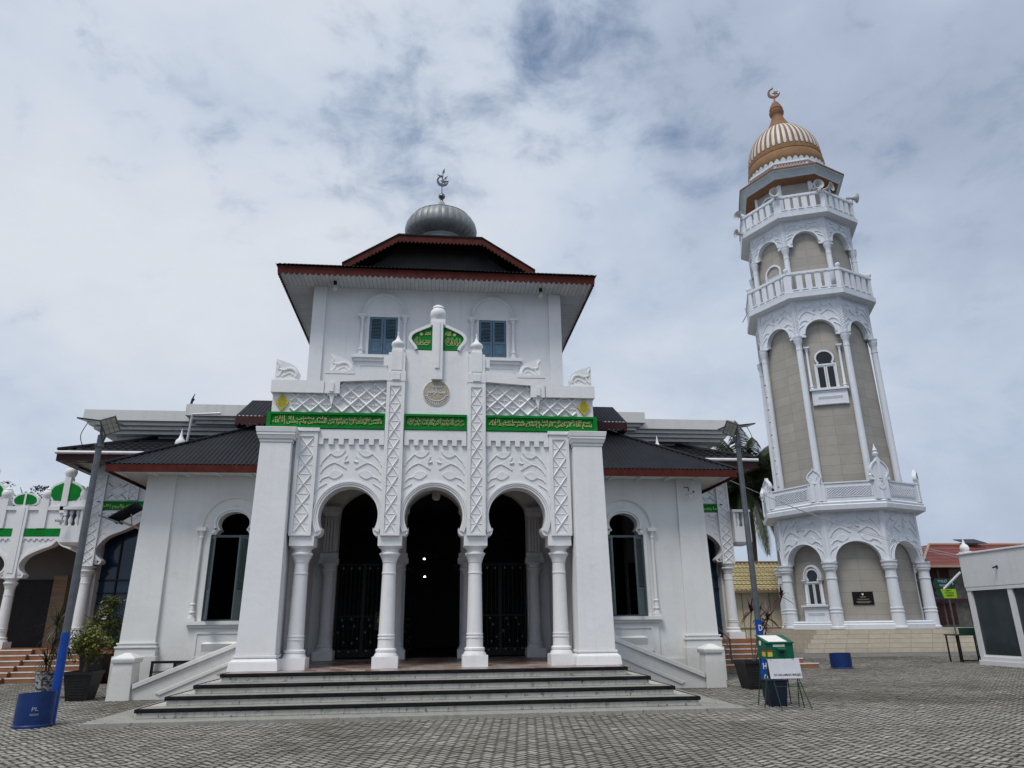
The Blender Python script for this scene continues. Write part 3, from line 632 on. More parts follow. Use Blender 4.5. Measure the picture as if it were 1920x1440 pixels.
# --- green calligraphy bands
VERSE = ['فعسى أولئك أن يكونوا من المهتدين ولم يخش إلا الله', 'من آمن بالله واليوم الآخر وأقام الصلاة وآتى الزكاة', 'بسم الله الرحمن الرحيم إنما يعمر مساجد الله']
for (xa, xb), tx in zip(((-4.03, -1.236), (-0.764, 0.764), (1.236, 4.03)), (VERSE[0], VERSE[1], VERSE[2])):
    mb = MB(); ya = YF - 0.075
    mb.box(xa, xb, YF - 0.03, YF + 0.011, 6.15, 6.545)
    mb.box(xa, xb, ya, YF - 0.029, 6.15, 6.215); mb.box(xa, xb, ya, YF - 0.029, 6.488, 6.545)
    e0, e1 = (0.09 if xa < -4 else 0.03), (0.09 if xb > 4 else 0.03)
    mb.box(xa, xa + e0, ya, YF - 0.029, 6.215, 6.488); mb.box(xb - e1, xb, ya, YF - 0.029, 6.215, 6.488)
    bd = mb.build('calligraphy_band', GREEN, mosque)
    mb = MB(); cx = (xa + e0 + xb - e1) / 2; ww = xb - xa - e0 - e1 - 0.08; yy = YF - 0.03
    words = tx.split(' '); h = len(words) // 2 + 1
    text(mb, shape_ar(tx), cx, yy, 6.318, ww, 0.165, 0.016, 0.002)
    text(mb, shape_ar(' '.join(words[h:])), cx - ww * 0.245, yy - 0.002, 6.40, ww * 0.47, 0.125, 0.014, 0.0); text(mb, shape_ar(' '.join(words[:h])), cx + ww * 0.25, yy - 0.002, 6.40, ww * 0.47, 0.125, 0.014, 0.0)
    q = cx - ww / 2 + 0.05                        # vowel marks between the words
    while q < cx + ww / 2 - 0.08: b_ = random.uniform(6.25, 6.46); mb.bar((q + 0.03, yy, b_), (q + 0.07, yy, b_ + 0.018), 0.010, 0.014); q += random.uniform(0.10, 0.2)
    mb.build('gold_lettering', GOLD, bd)
# --- porch roof slab, floor, back wall
mb = MB(); mb.box(-3.42, 3.42, YF + 0.42, 21.6, 5.75, 5.95); mb.build('porch_ceiling', WHITE, mosque)
mb = MB(); mb.box(-4.3, 4.3, 16.12, 22.0, 0.70, FL); mb.build('porch_floor', FLOORT, mosque)
def pointed(c, hw, zs, zt, n=10):
    l = [(p.x, p.y) for p in crom([(c - hw, zs), (c - hw * 0.93, zs + (zt - zs) * 0.42), (c - hw * 0.55, zs + (zt - zs) * 0.78), (c, zt)], 6)]
    return l + [(2 * c - a, b) for a, b in reversed(l[:-1])]
mb = MB(); p = [(-4.0, 12.15), (-4.0, 0.5)]
p = [(-3.42, 5.75), (-3.42, FL)]
for c in (-1.985, 0, 1.985): p += [(c - 0.80, FL)] + pointed(c, 0.80, 4.60, 5.50) + [(c + 0.80, FL)]
p += [(3.42, FL), (3.42, 5.75)]
mb.prism(p, 21.62, 22.0)
for x in COLX: [mb.box(x - 0.18 + 0.09 * i, x - 0.115 + 0.09 * i, 21.44, 21.5, 3.66, 4.62) for i in range(4)]; mb.box(x - 0.19, x + 0.19, 21.5, 21.62, 3.62, 4.7); mb.box(x - 0.28, x + 0.28, 21.38, 21.62, 3.32, 3.47); mb.box(x - 0.25, x + 0.25, 21.42, 21.62, 3.471, 3.62); mb.frus((x - 0.20, x + 0.20, 21.48, 21.619), (x - 0.27, x + 0.27, 21.42, 21.619), 4.70, 4.80); mb.box(x - 0.27, x + 0.27, 21.42, 21.619, 4.801, 4.96)
mb.build('porch_back_wall', WHITE, mosque)
for x in (-2.95, -0.995, 0.995, 2.95): column(x, 21.40, FL, 3.32, 0.95, name='doorway_column')
# dark hall behind the doors and windows
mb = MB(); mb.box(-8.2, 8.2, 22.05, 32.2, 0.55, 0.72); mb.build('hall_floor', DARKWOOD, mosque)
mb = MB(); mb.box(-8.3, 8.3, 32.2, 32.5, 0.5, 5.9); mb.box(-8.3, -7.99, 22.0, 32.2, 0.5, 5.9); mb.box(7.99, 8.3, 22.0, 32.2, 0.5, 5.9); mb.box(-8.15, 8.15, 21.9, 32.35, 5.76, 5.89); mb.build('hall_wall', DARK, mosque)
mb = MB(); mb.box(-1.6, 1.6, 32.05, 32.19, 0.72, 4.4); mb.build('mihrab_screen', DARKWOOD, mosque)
# iron gates: two closed, two leaves folded back at the centre
def gate(cx, cy, rz, w, name='iron_gate'):
    g = MB(); g.M = Matrix.Translation((cx, cy, 0)) @ Matrix.Rotation(rz, 4, 'Z')
    z0, z1 = FL + 0.04, 3.35
    for a in (0, w - 0.05): g.box(a, a + 0.05, -0.025, 0.025, z0, z1)
    for z in (z0, 1.85, z1 - 0.05): g.box(0.05, w - 0.05, -0.02, 0.02, z, z + 0.05)
    n = max(3, int(w / 0.11))
    for i in range(1, n): g.box(w * i / n - 0.008, w * i / n + 0.008, -0.008, 0.008, z0 + 0.05, z1 - 0.05)
    g.box(0.05, w - 0.05, 0.012, 0.018, z0 + 0.05, 1.0)
    o = g.build(name, IRON, mosque)
    def ros(x, z, q):
        r = MB(); r.M = g.M; r.add([(x + q * cos(t * pi / 4), -0.035, z + q * sin(t * pi / 4)) for t in range(8)] + [(x + q * cos(t * pi / 4), -0.022, z + q * sin(t * pi / 4)) for t in range(8)], [tuple(range(8))] + [(t, (t + 1) % 8, 8 + (t + 1) % 8, 8 + t) for t in range(8)]); r.build('gate_rosette', IRONG, o)
    for x in (0.2, 0.5, 0.8): ros(w * x, 3.22, 0.035)
    for x, z in ((0.25, 1.78), (0.6, 1.80), (0.3, 1.62), (0.72, 1.62), (0.12, 1.45), (0.85, 1.28), (0.35, 1.18), (0.66, 1.16), (0.2, 0.95), (0.55, 0.93), (0.85, 0.96)): ros(w * x, z, 0.03)
for sg in (-1, 1):
    gate(-1.985 - 0.76 if sg < 0 else 1.985 - 0.76, 21.85, 0, 0.76); gate(-1.985 if sg < 0 else 1.985, 21.85, 0, 0.76)
gate(-0.80, 21.9, radians(78), 0.78); gate(0.80, 21.9, radians(102), 0.78)
# --- front steps, slab, ramped side walls, newels
def taper_slab(mb, hx, y0, z0, z1): mb.box(-hx, hx, y0, 19.6, z0, z1)
mb = MB(); mb.box(-6.02, 6.02, 14.32, 19.4, -0.05, 0.075); mb.build('step_slab', STEPCON, mosque, None, 0.01)
LV = [(5.28, 14.80, 0.075, 0.24), (4.92, 15.22, 0.24, 0.405), (4.55, 15.64, 0.405, 0.57), (4.18, 16.06, 0.57, 0.699)]
for i, (hx, y0, z0, z1) in enumerate(LV):
    mb = MB(); mb.box(-hx, hx, y0, 19.35 - i * 0.01, z0, z1 - 0.002); st = mb.build('step', STAINW, mosque, None, 0.012)
    mb = MB(); e = 0.035; t = 0.055 if i < 3 else 0.0
    zt = z1 + (0.004 if i < 3 else 0.042)
    mb.box(-hx - e, hx + e, y0 - e, y0 + 0.035, zt - 0.07, zt); mb.box(-hx - e, -hx + 0.03, y0 + 0.036, 19.2, zt - 0.07, zt); mb.box(hx - 0.03, hx + e, y0 + 0.036, 19.2, zt - 0.07, zt)
    mb.build('step_nosing', NOSING, st, None, 0.015)
    mb = MB(); mb.box(-hx + 0.031, hx - 0.031, y0 + 0.036, y0 + 0.5, z1 - 0.001, z1 + 0.002); mb.build('step_tread', STEPCON, st)
for sg in (-1, 1):
    def S(a): return sg * a
    mb = MB()
    up_ = [(S(4.0), 0.06), (S(4.0), 1.24), (S(4.75), 1.24 - 0.0), (S(7.05), 0.33), (S(7.05), 0.03), (S(6.3), 0.03)]
    mb.prism([(S(4.0), 0.0), (S(4.0), 1.46), (S(7.1), 0.24), (S(7.1), 0.0)], 19.32, 19.62)
    mb.prism([(S(4.0), 1.46), (S(4.0), 1.58), (S(7.08), 0.365), (S(7.08), 0.245)], 19.26, 19.68)
    mb.prism([(S(4.0), 1.12), (S(4.0), 1.20), (S(6.55), 0.16), (S(6.45), 0.10)], 19.29, 19.32)
    mb.build('ramped_side_wall', STAINW if False else WHITE_W, mosque, None, 0.012)
    mb = MB(); x = S(7.36)
    mb.frus((x - 0.27, x + 0.27, 19.22, 19.76), (x - 0.225, x + 0.225, 19.26, 19.72), 0, 0.84)
    mb.frus((x - 0.255, x + 0.255, 19.23, 19.75), (x - 0.275, x + 0.275, 19.21, 19.77), 0.84, 0.90); mb.frus((x - 0.275, x + 0.275, 19.21, 19.77), (x - 0.275, x + 0.275, 19.21, 19.77), 0.90, 0.95)
    mb.frus((x - 0.275, x + 0.275, 19.21, 19.77), (x - 0.06, x + 0.06, 19.43, 19.55), 0.95, 1.07)
    mb.build('newel_post', WHITE_W, mosque, None, 0.012)
# --- wings with their horseshoe windows
WY = 21.7
def bulb(cx): return [(a, 4.50 + (b - 4.50) * 0.74) for a, b in horseshoe(cx, 4.50, 0.445, 0.365, 28)]
def bulbwin(cx, zs=4.17):
    return [(cx - 0.60, 1.80), (cx - 0.60, zs), (cx - 0.47, zs), (cx - 0.44, zs + 0.08)] + bulb(cx) + [(cx + 0.44, zs + 0.08), (cx + 0.47, zs), (cx + 0.60, zs), (cx + 0.60, 1.80)]
for sg in (-1, 1):
    cx = sg * 5.79; mb = MB()
    outer = [(sg * 3.43, 0.0), (sg * 8.3, 0.0), (sg * 8.3, 5.95), (sg * 3.43, 5.95)]
    mb.prism(outer, WY, WY + 0.35, [bulbwin(cx)])
    wl = mb.build('wing_wall', WHITE_W, mosque)
    mb = MB(); xo = sg * 8.32
    # side wall of the wing and the battered corner pilaster
    mb.box(*sorted((sg * 8.02, sg * 8.30)), WY + 0.351, 32.5, 0.0, 5.95)
    mb.build('wing_side_wall', WHITE_W, mosque)
    mb = MB(); a, b = sorted((sg * 7.50, sg * 8.44)); a2, b2 = sorted((sg * 7.56, sg * 8.36))
    mb.frus((a, b, WY - 0.12, WY + 0.8), (a2, b2, WY - 0.07, WY + 0.8), 1.26, 5.93)
    for q, z0, z1 in ((0.10, 0.0, 0.92), (0.06, 0.92, 1.12), (0.085, 1.12, 1.17), (0.03, 1.17, 1.22), (0.055, 1.22, 1.26)):
        mb.box(a - q, b + q, WY - 0.12 - q, WY + 0.85, z0, z1)
    mb.build('corner_pilaster', WHITE_W, mosque, None, 0.01)
    mb = MB(); mb.box(*sorted((sg * 3.9, sg * 7.4)), WY - 0.05, WY + 0.001, 0.0, 0.62); mb.build('wall_plinth', WHITE_W, wl)
    # window dressing
    win = MB()
    win.box(cx - 0.98, cx + 0.98, WY - 0.16, WY + 0.3, 1.70, 1.80); win.box(cx - 0.92, cx + 0.92, WY - 0.10, WY + 0.001, 1.62, 1.699); win.box(cx - 0.88, cx + 0.88, WY - 0.05, WY + 0.001, 0.70, 1.619)
    win.box(cx - 0.70, cx + 0.70, WY - 0.072, WY - 0.049, 1.46, 1.51); win.box(cx - 0.70, cx + 0.70, WY - 0.072, WY - 0.049, 0.82, 0.87); win.box(cx - 0.70, cx - 0.65, WY - 0.072, WY - 0.049, 0.871, 1.459); win.box(cx + 0.65, cx + 0.70, WY - 0.072, WY - 0.049, 0.871, 1.459)
    win.frus((cx - 0.5, cx + 0.5, WY - 0.05, WY), (cx - 0.5, cx + 0.5, WY - 0.10, WY), 1.0, 1.2); win.frus((cx - 0.5, cx + 0.5, WY - 0.10, WY), (cx - 0.4, cx + 0.4, WY - 0.05, WY), 1.2, 1.25)
    path = arcpts(cx, 4.38, 0.90, pi, 0, 30); band(win, path, -0.05, 0.03, WY - 0.05, WY + 0.001); band(win, path, 0.035, 0.10, WY - 0.03, WY + 0.001); band(win, path, -0.02, 0.02, WY - 0.07, WY - 0.049)
    hs = [(cx - 0.47, 4.17), (cx - 0.44, 4.25)] + bulb(cx) + [(cx + 0.44, 4.25), (cx + 0.47, 4.17)]
    band(win, hs, 0.0, 0.05, WY - 0.05, WY + 0.001); band(win, hs, 0.055, 0.12, WY - 0.085, WY + 0.001); band(win, hs, 0.125, 0.15, WY - 0.045, WY + 0.001)
    for s2 in (-1, 1):
        win.box(*sorted((cx + s2 * 0.602, cx + s2 * 0.70)), WY - 0.045, WY + 0.001, 1.80, 4.165)
        xc_ = cx + s2 * 0.86
        win.box(xc_ - 0.11, xc_ + 0.11, WY - 0.14, WY + 0.001, 1.801, 1.87); win.lathe([(0.09, 1.87), (0.075, 1.98), (0.09, 2.0), (0.09, 2.04), (0.07, 2.06), (0.06, 2.22), (0.075, 2.23), (0.075, 2.26), (0.055, 2.28), (0.05, 4.06), (0.065, 4.07), (0.065, 4.1), (0.055, 4.12), (0.06, 4.16), (0.10, 4.27)], 14, xc_, WY - 0.05)
        win.box(xc_ - 0.13, xc_ + 0.13, WY - 0.16, WY + 0.001, 4.271, 4.375)
    win.prism([(cx - 0.03, 4.94), (cx, 5.03), (cx + 0.03, 4.94)], WY - 0.06, WY)
    wo_ = win.build('wing_window', WHITE_W, mosque, 40)
    mb = MB()
    for a, b, c, d in ((-0.60, -0.545, 1.80, 4.165), (0.545, 0.60, 1.80, 4.165), (-0.544, 0.544, 4.10, 4.165), (-0.544, 0.544, 1.80, 1.84)): mb.box(cx + a, cx + b, WY + 0.02, WY + 0.12, c, d)
    mb.build('window_frame', TEAL, wo_)
    mb = MB(); mb.box(cx - 0.6, cx + 0.6, WY + 0.36, WY + 0.39, 1.6, 5.1)
    for s2, ang in ((-1, 68 if sg < 0 else 86), (1, 66 if sg < 0 else 52)):
        sh = MB(); hx_ = cx + s2 * 0.545
        sh.M = Matrix.Translation((hx_, WY + 0.02, 0)) @ Matrix.Rotation((radians(ang) if s2 < 0 else -radians(ang)) * -1 + (0 if s2 < 0 else pi), 4, 'Z')
        w = 0.535
        sh.box(0, 0.055, -0.02, 0.02, 1.84, 4.10); sh.box(w - 0.055, w, -0.02, 0.02, 1.84, 4.10)
        for z in (1.84, 2.55, 4.03): sh.box(0.056, w - 0.056, -0.02, 0.02, z, z + 0.07)
        sh.box(0.056, w - 0.056, -0.008, 0.008, 1.911, 2.549)
        z = 2.64
        while z < 4.02:
            sh.add([(0.056, -0.018, z), (w - 0.056, -0.018, z), (w - 0.056, 0.018, z + 0.03), (0.056, 0.018, z + 0.03), (0.056, -0.018, z + 0.008), (w - 0.056, -0.018, z + 0.008), (w - 0.056, 0.018, z + 0.038), (0.056, 0.018, z + 0.038)], [(0, 3, 2, 1), (4, 5, 6, 7), (0, 1, 5, 4), (2, 3, 7, 6)]); z += 0.042
        sh.build('shutter', TEAL, wo_)
# --- roofs of the wings
def corr_hip(mb, x0, x1, y0, y1, z0, slope, dmax, amp=0.016, pitch=0.13, sides='FLRB'):
    """corrugated skirt rising inward from the eave rectangle"""
    def strip(L, put, n):
        xs = [L * i / n for i in range(n + 1)]; vs = []; fs = []
        for i, x in enumerate(xs):
            d = min(dmax, x, L - x); a = amp * cos(2 * pi * x / pitch)
            vs += [put(x, 0, z0 + a), put(x, d, z0 + slope * d + a)]
        for i in range(n): fs.append((2 * i, 2 * i + 2, 2 * i + 3, 2 * i + 1))
        mb.add(vs, fs)
    lx, ly = x1 - x0, y1 - y0; nx, ny = int(lx / pitch * 6), int(ly / pitch * 6)
    if 'F' in sides: strip(lx, lambda x, d, z: (x0 + x, y0 + d, z), nx)
    if 'B' in sides: strip(lx, lambda x, d, z: (x1 - x, y1 - d, z), nx)
    if 'L' in sides: strip(ly, lambda x, d, z: (x0 + d, y1 - x, z), ny)
    if 'R' in sides: strip(ly, lambda x, d, z: (x1 - d, y0 + x, z), ny)
mb = MB(); corr_hip(mb, -9.24, 9.24, 20.78, 33.4, 6.05, 0.62, 3.3)
for sg in (-1, 1): mb.tube([(sg * 9.24, 20.78, 6.07), (sg * 5.94, 24.08, 8.12)], 0.05, 6)
mb.build('wing_roof', ROOF, mosque, 40, fix=False)
mb = MB(); mb.box(-9.22, 9.22, 20.79, 20.825, 5.82, 6.035); mb.box(-9.22, -9.185, 20.826, 33.3, 5.82, 6.035); mb.box(9.185, 9.22, 20.826, 33.3, 5.82, 6.035); mb.build('wing_fascia', RED, mosque)
mb = MB(); mb.box(-9.18, 9.18, 20.83, 21.695, 5.90, 5.94); mb.box(-9.18, -8.301, 21.696, 33.2, 5.90, 5.94); mb.box(8.301, 9.18, 21.696, 33.2, 5.90, 5.94)
x = -9.0
while x < 9.1:
    if abs(x) > 4.2: mb.box(x - 0.04, x + 0.04, 20.84, 21.69, 5.835, 5.90)
    x += 0.9
mb.build('wing_soffit', WHITE_W, mosque)
mb = MB(); mb.box(-6.0, 6.0, 24.0, 29.9, 7.6, 8.35); mb.build('clerestory_wall', DARK, mosque)
mb = MB(); L = 13.2; n = int(L / 0.13 * 6)
for (ya, yb) in ((23.48, 25.25), (30.4, 28.63)):
    vs = []; fs = []
    for i in range(n + 1):
        x = -6.6 + L * i / n; a = 0.016 * cos(2 * pi * x / 0.13); vs += [(x, ya, 8.27 + a), (x, yb, 9.33 + a)]
    for i in range(n): fs.append((2 * i, 2 * i + 2, 2 * i + 3, 2 * i + 1))
    mb.add(vs, fs)
mb.box(-6.6, 6.6, 25.25, 28.63, 9.25, 9.34)
mb.build('upper_wing_roof', ROOF, mosque, 40, fix=False)
def scallop(mb, xa, xb, zt, zb, y0, y1, pitch=0.16, tooth=0.10):
    n = max(2, round((xb - xa) / pitch)); w = (xb - xa) / n; p = [(xa, zt)]
    for i in range(n):
        c = xa + w * (i + 0.5); p += [(xa + w * i, zb + tooth), (c - w * 0.33, zb + tooth * 0.45), (c, zb), (c + w * 0.33, zb + tooth * 0.45)]
    p += [(xb, zb + tooth), (xb, zt)]
    # quads per tooth keep the outline clean
    for i in range(n):
        a, b = xa + w * i, xa + w * (i + 1); c = (a + b) / 2
        mb.prism([(a, zt), (a, zb + tooth), (c - w * 0.33, zb + tooth * 0.45), (c, zb), (c + w * 0.33, zb + tooth * 0.45), (b, zb + tooth), (b, zt)], y0, y1)
mb = MB(); scallop(mb, -6.62, 6.62, 8.26, 7.93, 23.49, 23.52)
for sg in (-1, 1):
    mb.M = Matrix.Translation((sg * 6.60, 26.9, 0)) @ Matrix.Rotation(pi / 2, 4, 'Z'); scallop(mb, -3.4, 3.4, 8.26, 7.93, -0.015, 0.015)
mb.build('upper_wing_fascia', DARKRED, mosque)
# --- tower
TW = 4.02; TY = 21.72
mb = MB()
for xa, xb in ((-TW, -3.44), (3.44, TW)): pass
holes = [[(sg * 1.78 - 0.455, 9.85), (sg * 1.78 + 0.455, 9.85), (sg * 1.78 + 0.455, 11.2), (sg * 1.78 - 0.455, 11.2)] for sg in (-1, 1)]
mb.prism([(-TW, 5.7), (TW, 5.7), (TW, 12.2), (-TW, 12.2)], TY, TY + 0.3, holes)
mb.box(-TW, -TW + 0.3, TY + 0.301, 29.7, 5.95, 12.2); mb.box(TW - 0.3, TW, TY + 0.301, 29.7, 5.95, 12.2); mb.box(-TW + 0.301, TW - 0.301, 29.4, 29.7, 5.95, 12.2)
for a, b in ((-TW - 0.05, -3.66), (3.66, TW + 0.05)): mb.box(a, b, TY - 0.09, TY + 0.5, 5.7, 12.19)
mb.box(-0.2, 0.2, TY - 0.05, TY + 0.001, 5.7, 12.19)
mb.build('tower_wall', TOWERW, mosque)
for sg in (-1, 1):
    cx = sg * 1.78; wn_ = MB()
    path = arcpts(cx, 11.25, 0.70, pi, 0, 26, 0.76); band(wn_, path, -0.07, 0.0, TY - 0.045, TY + 0.001); band(wn_, path, -0.022, 0.022, TY - 0.06, TY - 0.044)
    wn_.prism([(cx - 0.06, 11.99), (cx, 12.06), (cx + 0.06, 11.99)], TY - 0.05, TY)
    wn_.box(cx - 0.95, cx + 0.95, TY - 0.18, TY + 0.001, 9.72, 9.82); wn_.box(cx - 0.88, cx + 0.88, TY - 0.10, TY + 0.001, 9.62, 9.719); wn_.box(cx - 0.84, cx + 0.84, TY - 0.04, TY + 0.001, 8.8, 9.619)
    wn_.box(cx - 0.70, cx + 0.70, TY - 0.06, TY - 0.039, 9.48, 9.52); wn_.box(cx - 0.70, cx - 0.66, TY - 0.06, TY - 0.039, 8.85, 9.479); wn_.box(cx + 0.66, cx + 0.70, TY - 0.06, TY - 0.039, 8.85, 9.479)
    for s2 in (-1, 1):
        xc_ = cx + s2 * 0.68
        wn_.lathe([(0.12, 9.82), (0.12, 9.86), (0.09, 9.88), (0.085, 9.98), (0.11, 10.0), (0.11, 10.04), (0.07, 10.07), (0.055, 10.2), (0.05, 10.98), (0.075, 10.99), (0.075, 11.02), (0.055, 11.04), (0.06, 11.08), (0.105, 11.15)], 12, xc_, TY - 0.06); wn_.box(xc_ - 0.13, xc_ + 0.13, TY - 0.18, TY + 0.001, 11.151, 11.23)
        wn_.box(*sorted((cx + s2 * 0.46, cx + s2 * 0.53)), TY - 0.03, TY + 0.001, 9.83, 11.22)
    wo_ = wn_.build('tower_window', TOWERW, mosque, 40)
    for s2 in (-1, 1):
        sh = MB(); a, b = sorted((cx + s2 * 0.008, cx + s2 * 0.45)); y0, y1 = TY + 0.01, TY + 0.05
        sh.box(a, a + 0.065, y0, y1, 9.86, 11.19); sh.box(b - 0.065, b, y0, y1, 9.86, 11.19)
        for z in (9.86, 10.36, 11.12): sh.box(a + 0.066, b - 0.066, y0, y1, z, z + 0.07)
        sh.box(a + 0.066, b - 0.066, y0 + 0.018, y1, 9.931, 10.359); sh.box(a + 0.11, b - 0.11, y0 + 0.006, y0 + 0.019, 9.99, 10.30)
        z = 10.45
        while z < 11.1:
            sh.add([(a + 0.066, y0, z), (b - 0.066, y0, z), (b - 0.066, y1 - 0.004, z + 0.028), (a + 0.066, y1 - 0.004, z + 0.028), (a + 0.066, y0, z + 0.01), (b - 0.066, y0, z + 0.01), (b - 0.066, y1 - 0.004, z + 0.038), (a + 0.066, y1 - 0.004, z + 0.038)], [(0, 3, 2, 1), (4, 5, 6, 7), (0, 1, 5, 4)]); z += 0.05
        sh.build('shutter', BLUESH, wo_)
EX, EY0, EY1 = 5.06, 20.67, 30.75
mb = MB(); mb.box(-EX + 0.04, EX - 0.04, EY0 + 0.04, TY - 0.002, 12.20, 12.24); mb.build('tower_soffit', PLANK, mosque)
for sg in (-1, 1):
    mb = MB(); mb.box(*sorted((sg * 4.025, sg * (EX - 0.04))), TY - 0.001, EY1 - 0.04, 12.20, 12.24); mb.build('tower_soffit', PLANKY, mosque)
mb = MB(); scallop(mb, -EX, EX, 12.40, 12.10, EY0, EY0 + 0.03, 0.17, 0.09)
for sg in (-1, 1):
    mb.M = Matrix.Translation((sg * (EX - 0.015), (EY0 + EY1) / 2, 0)) @ Matrix.Rotation(pi / 2, 4, 'Z'); scallop(mb, -(EY1 - EY0) / 2 + 0.04, (EY1 - EY0) / 2, 12.40, 12.10, -0.015, 0.015, 0.17, 0.09)
mb.build('tower_fascia', RED, mosque)
mb = MB(); corr_hip(mb, -EX - 0.06, EX + 0.06, EY0 - 0.08, EY1 + 0.08, 12.425, 0.52, 2.35); mb.build('tower_skirt_roof', ROOF, mosque, 40, fix=False)
GY = 21.35
g_out = [(-3.2, 12.93), (-1.40, 14.09), (1.40, 14.09), (3.2, 12.93)]
mb = MB(); mb.prism([(-3.2, 12.94), (-1.40, 14.10), (1.40, 14.10), (3.2, 12.94), (3.2, 12.90), (1.42, 14.05), (-1.42, 14.05), (-3.2, 12.90)], GY - 0.03, 30.2); mb.build('gable_roof', ROOF, mosque)
mb = MB(); mb.prism([(-3.05, 12.6), (-3.05, 12.95), (-1.38, 14.0), (1.38, 14.0), (3.05, 12.95), (3.05, 12.6)], 22.35, 22.5); mb.build('gable_wall', DARK, mosque)
mb = MB()
def bargeb(p, q, n, depth=0.21):
    (x0, z0), (x1, z1) = p, q
    for i in range(n):
        a, b = (x0 + (x1 - x0) * i / n, z0 + (z1 - z0) * i / n), (x0 + (x1 - x0) * (i + 1) / n, z0 + (z1 - z0) * (i + 1) / n)
        m_ = ((a[0] + b[0]) / 2, (a[1] + b[1]) / 2)
        mb.prism([a, (a[0], a[1] - depth), (m_[0], m_[1] - depth - 0.075), (b[0], b[1] - depth), b], GY, GY + 0.035)
bargeb((-3.2, 12.89), (-1.41, 14.05), 15); bargeb((-1.41, 14.05), (1.41, 14.05), 22); bargeb((1.41, 14.05), (3.2, 12.89), 15)
mb.build('bargeboard', RED, mosque)
# --- ribbed zinc dome with its pennant
DY = 24.3
mb = MB(); mb.lathe([(1.0, 14.1), (1.0, 15.30), (0.93, 15.42), (0.93, 15.52)], 40, 0, DY); drum = mb.build('dome_drum', ZINC, mosque, 30)
prof = [(0.93, 15.50), (1.10, 15.55), (1.25, 15.65), (1.345, 15.80), (1.36, 15.98), (1.31, 16.18), (1.20, 16.36), (1.02, 16.53), (0.78, 16.68), (0.55, 16.80), (0.42, 16.90), (0.30, 17.02), (0.17, 17.16), (0.09, 17.30)]
NR = 32; per = 6; vs = []; fs = []
pp_ = [(p.x, p.y) for p in crom(prof, 4)]
for r, z in pp_:
    for i in range(NR * per):
        a = 2 * pi * i / (NR * per); t = (i % per) / per
        k = (0.030 * (4 * t * (1 - t)) - 0.012) * min(1, r / 0.9)
        vs.append(((r + k) * cos(a), DY + (r + k) * sin(a), z))
nn = NR * per
for j in range(len(pp_) - 1):
    for i in range(nn): fs.append((j * nn + i, j * nn + (i + 1) % nn, (j + 1) * nn + (i + 1) % nn, (j + 1) * nn + i))
mb = MB(); mb.add(vs, fs); dome = mb.build('dome', ZINC, mosque, 60)
mb = MB()
for i in range(NR):
    a = 2 * pi * i / NR; mb.tube([((r - 0.004) * cos(a), DY + (r - 0.004) * sin(a), z) for r, z in pp_[2:-12:2]], 0.011, 4)
mb.tube([(1.115 * cos(2 * pi * i / 48), DY + 1.115 * sin(2 * pi * i / 48), 16.475) for i in range(49)], 0.014, 4)
mb.build('dome_seam', ZINC, dome, 60)
mb = MB(); mb.lathe([(0.085, 17.29), (0.05, 17.40), (0.035, 17.42), (0.075, 17.44), (0.125, 17.50), (0.135, 17.56), (0.10, 17.64), (0.035, 17.68), (0.018, 17.70), (0.018, 18.30)], 20, 0, DY); mb.build('dome_spike', CHROME, mosque, 40)
def crescent(mb, cx, cz, R, y0, y1, rot=0.35, n=30):
    o = arcpts(0, 0, R, radians(50), radians(310), n); r_ = R * 0.80; c_ = R * 0.22
    i_ = arcpts(c_, 0, r_, radians(304), radians(56), n)
    pts = o + i_; pts = [(cx + a * cos(rot) - b * sin(rot), cz + a * sin(rot) + b * cos(rot)) for a, b in pts]
    k = n + 1
    for q in range(n):
        poly = [pts[q], pts[q + 1], pts[2 * k - 2 - q], pts[2 * k - 1 - q]]; mb.add([(p[0], y0, p[1]) for p in poly] + [(p[0], y1, p[1]) for p in poly], [(0, 1, 2, 3), (7, 6, 5, 4), (0, 4, 5, 1), (1, 5, 6, 2), (2, 6, 7, 3), (3, 7, 4, 0)])
def star(mb, cx, cz, R, y0, y1, rot=pi / 2):
    mb.prism([((R if i % 2 == 0 else R * 0.40) * cos(rot + i * pi / 5) + cx, (R if i % 2 == 0 else R * 0.40) * sin(rot + i * pi / 5) + cz) for i in range(10)], y0, y1)
mb = MB(); crescent(mb, 0.02, 18.26, 0.235, DY - 0.03, DY + 0.03, 0.9); star(mb, 0.05, 18.24, 0.13, DY - 0.02, DY + 0.02)
for (px_, pz_, q, an) in ((0.15, 18.42, 0.11, 0.9), (-0.10, 18.50, 0.12, 2.6), (0.17, 18.24, 0.10, 0.5), (0.06, 18.72, 0.14, 1.3), (0.0, 18.46, 0.10, 1.9)):
    mb.prism([(px_ + a * q * cos(an) - b * q * sin(an), pz_ + a * q * sin(an) + b * q * cos(an)) for a, b in ((-1, 0), (-0.3, -0.34), (1, 0), (-0.3, 0.34))], DY - 0.015, DY + 0.015)
mb.tube([(0, DY, 18.28), (0.03, DY, 18.5), (0.02, DY, 18.62), (0.07, DY, 18.8)], 0.018, 5)
mb.build('crescent_finial', CHROME, mosque)

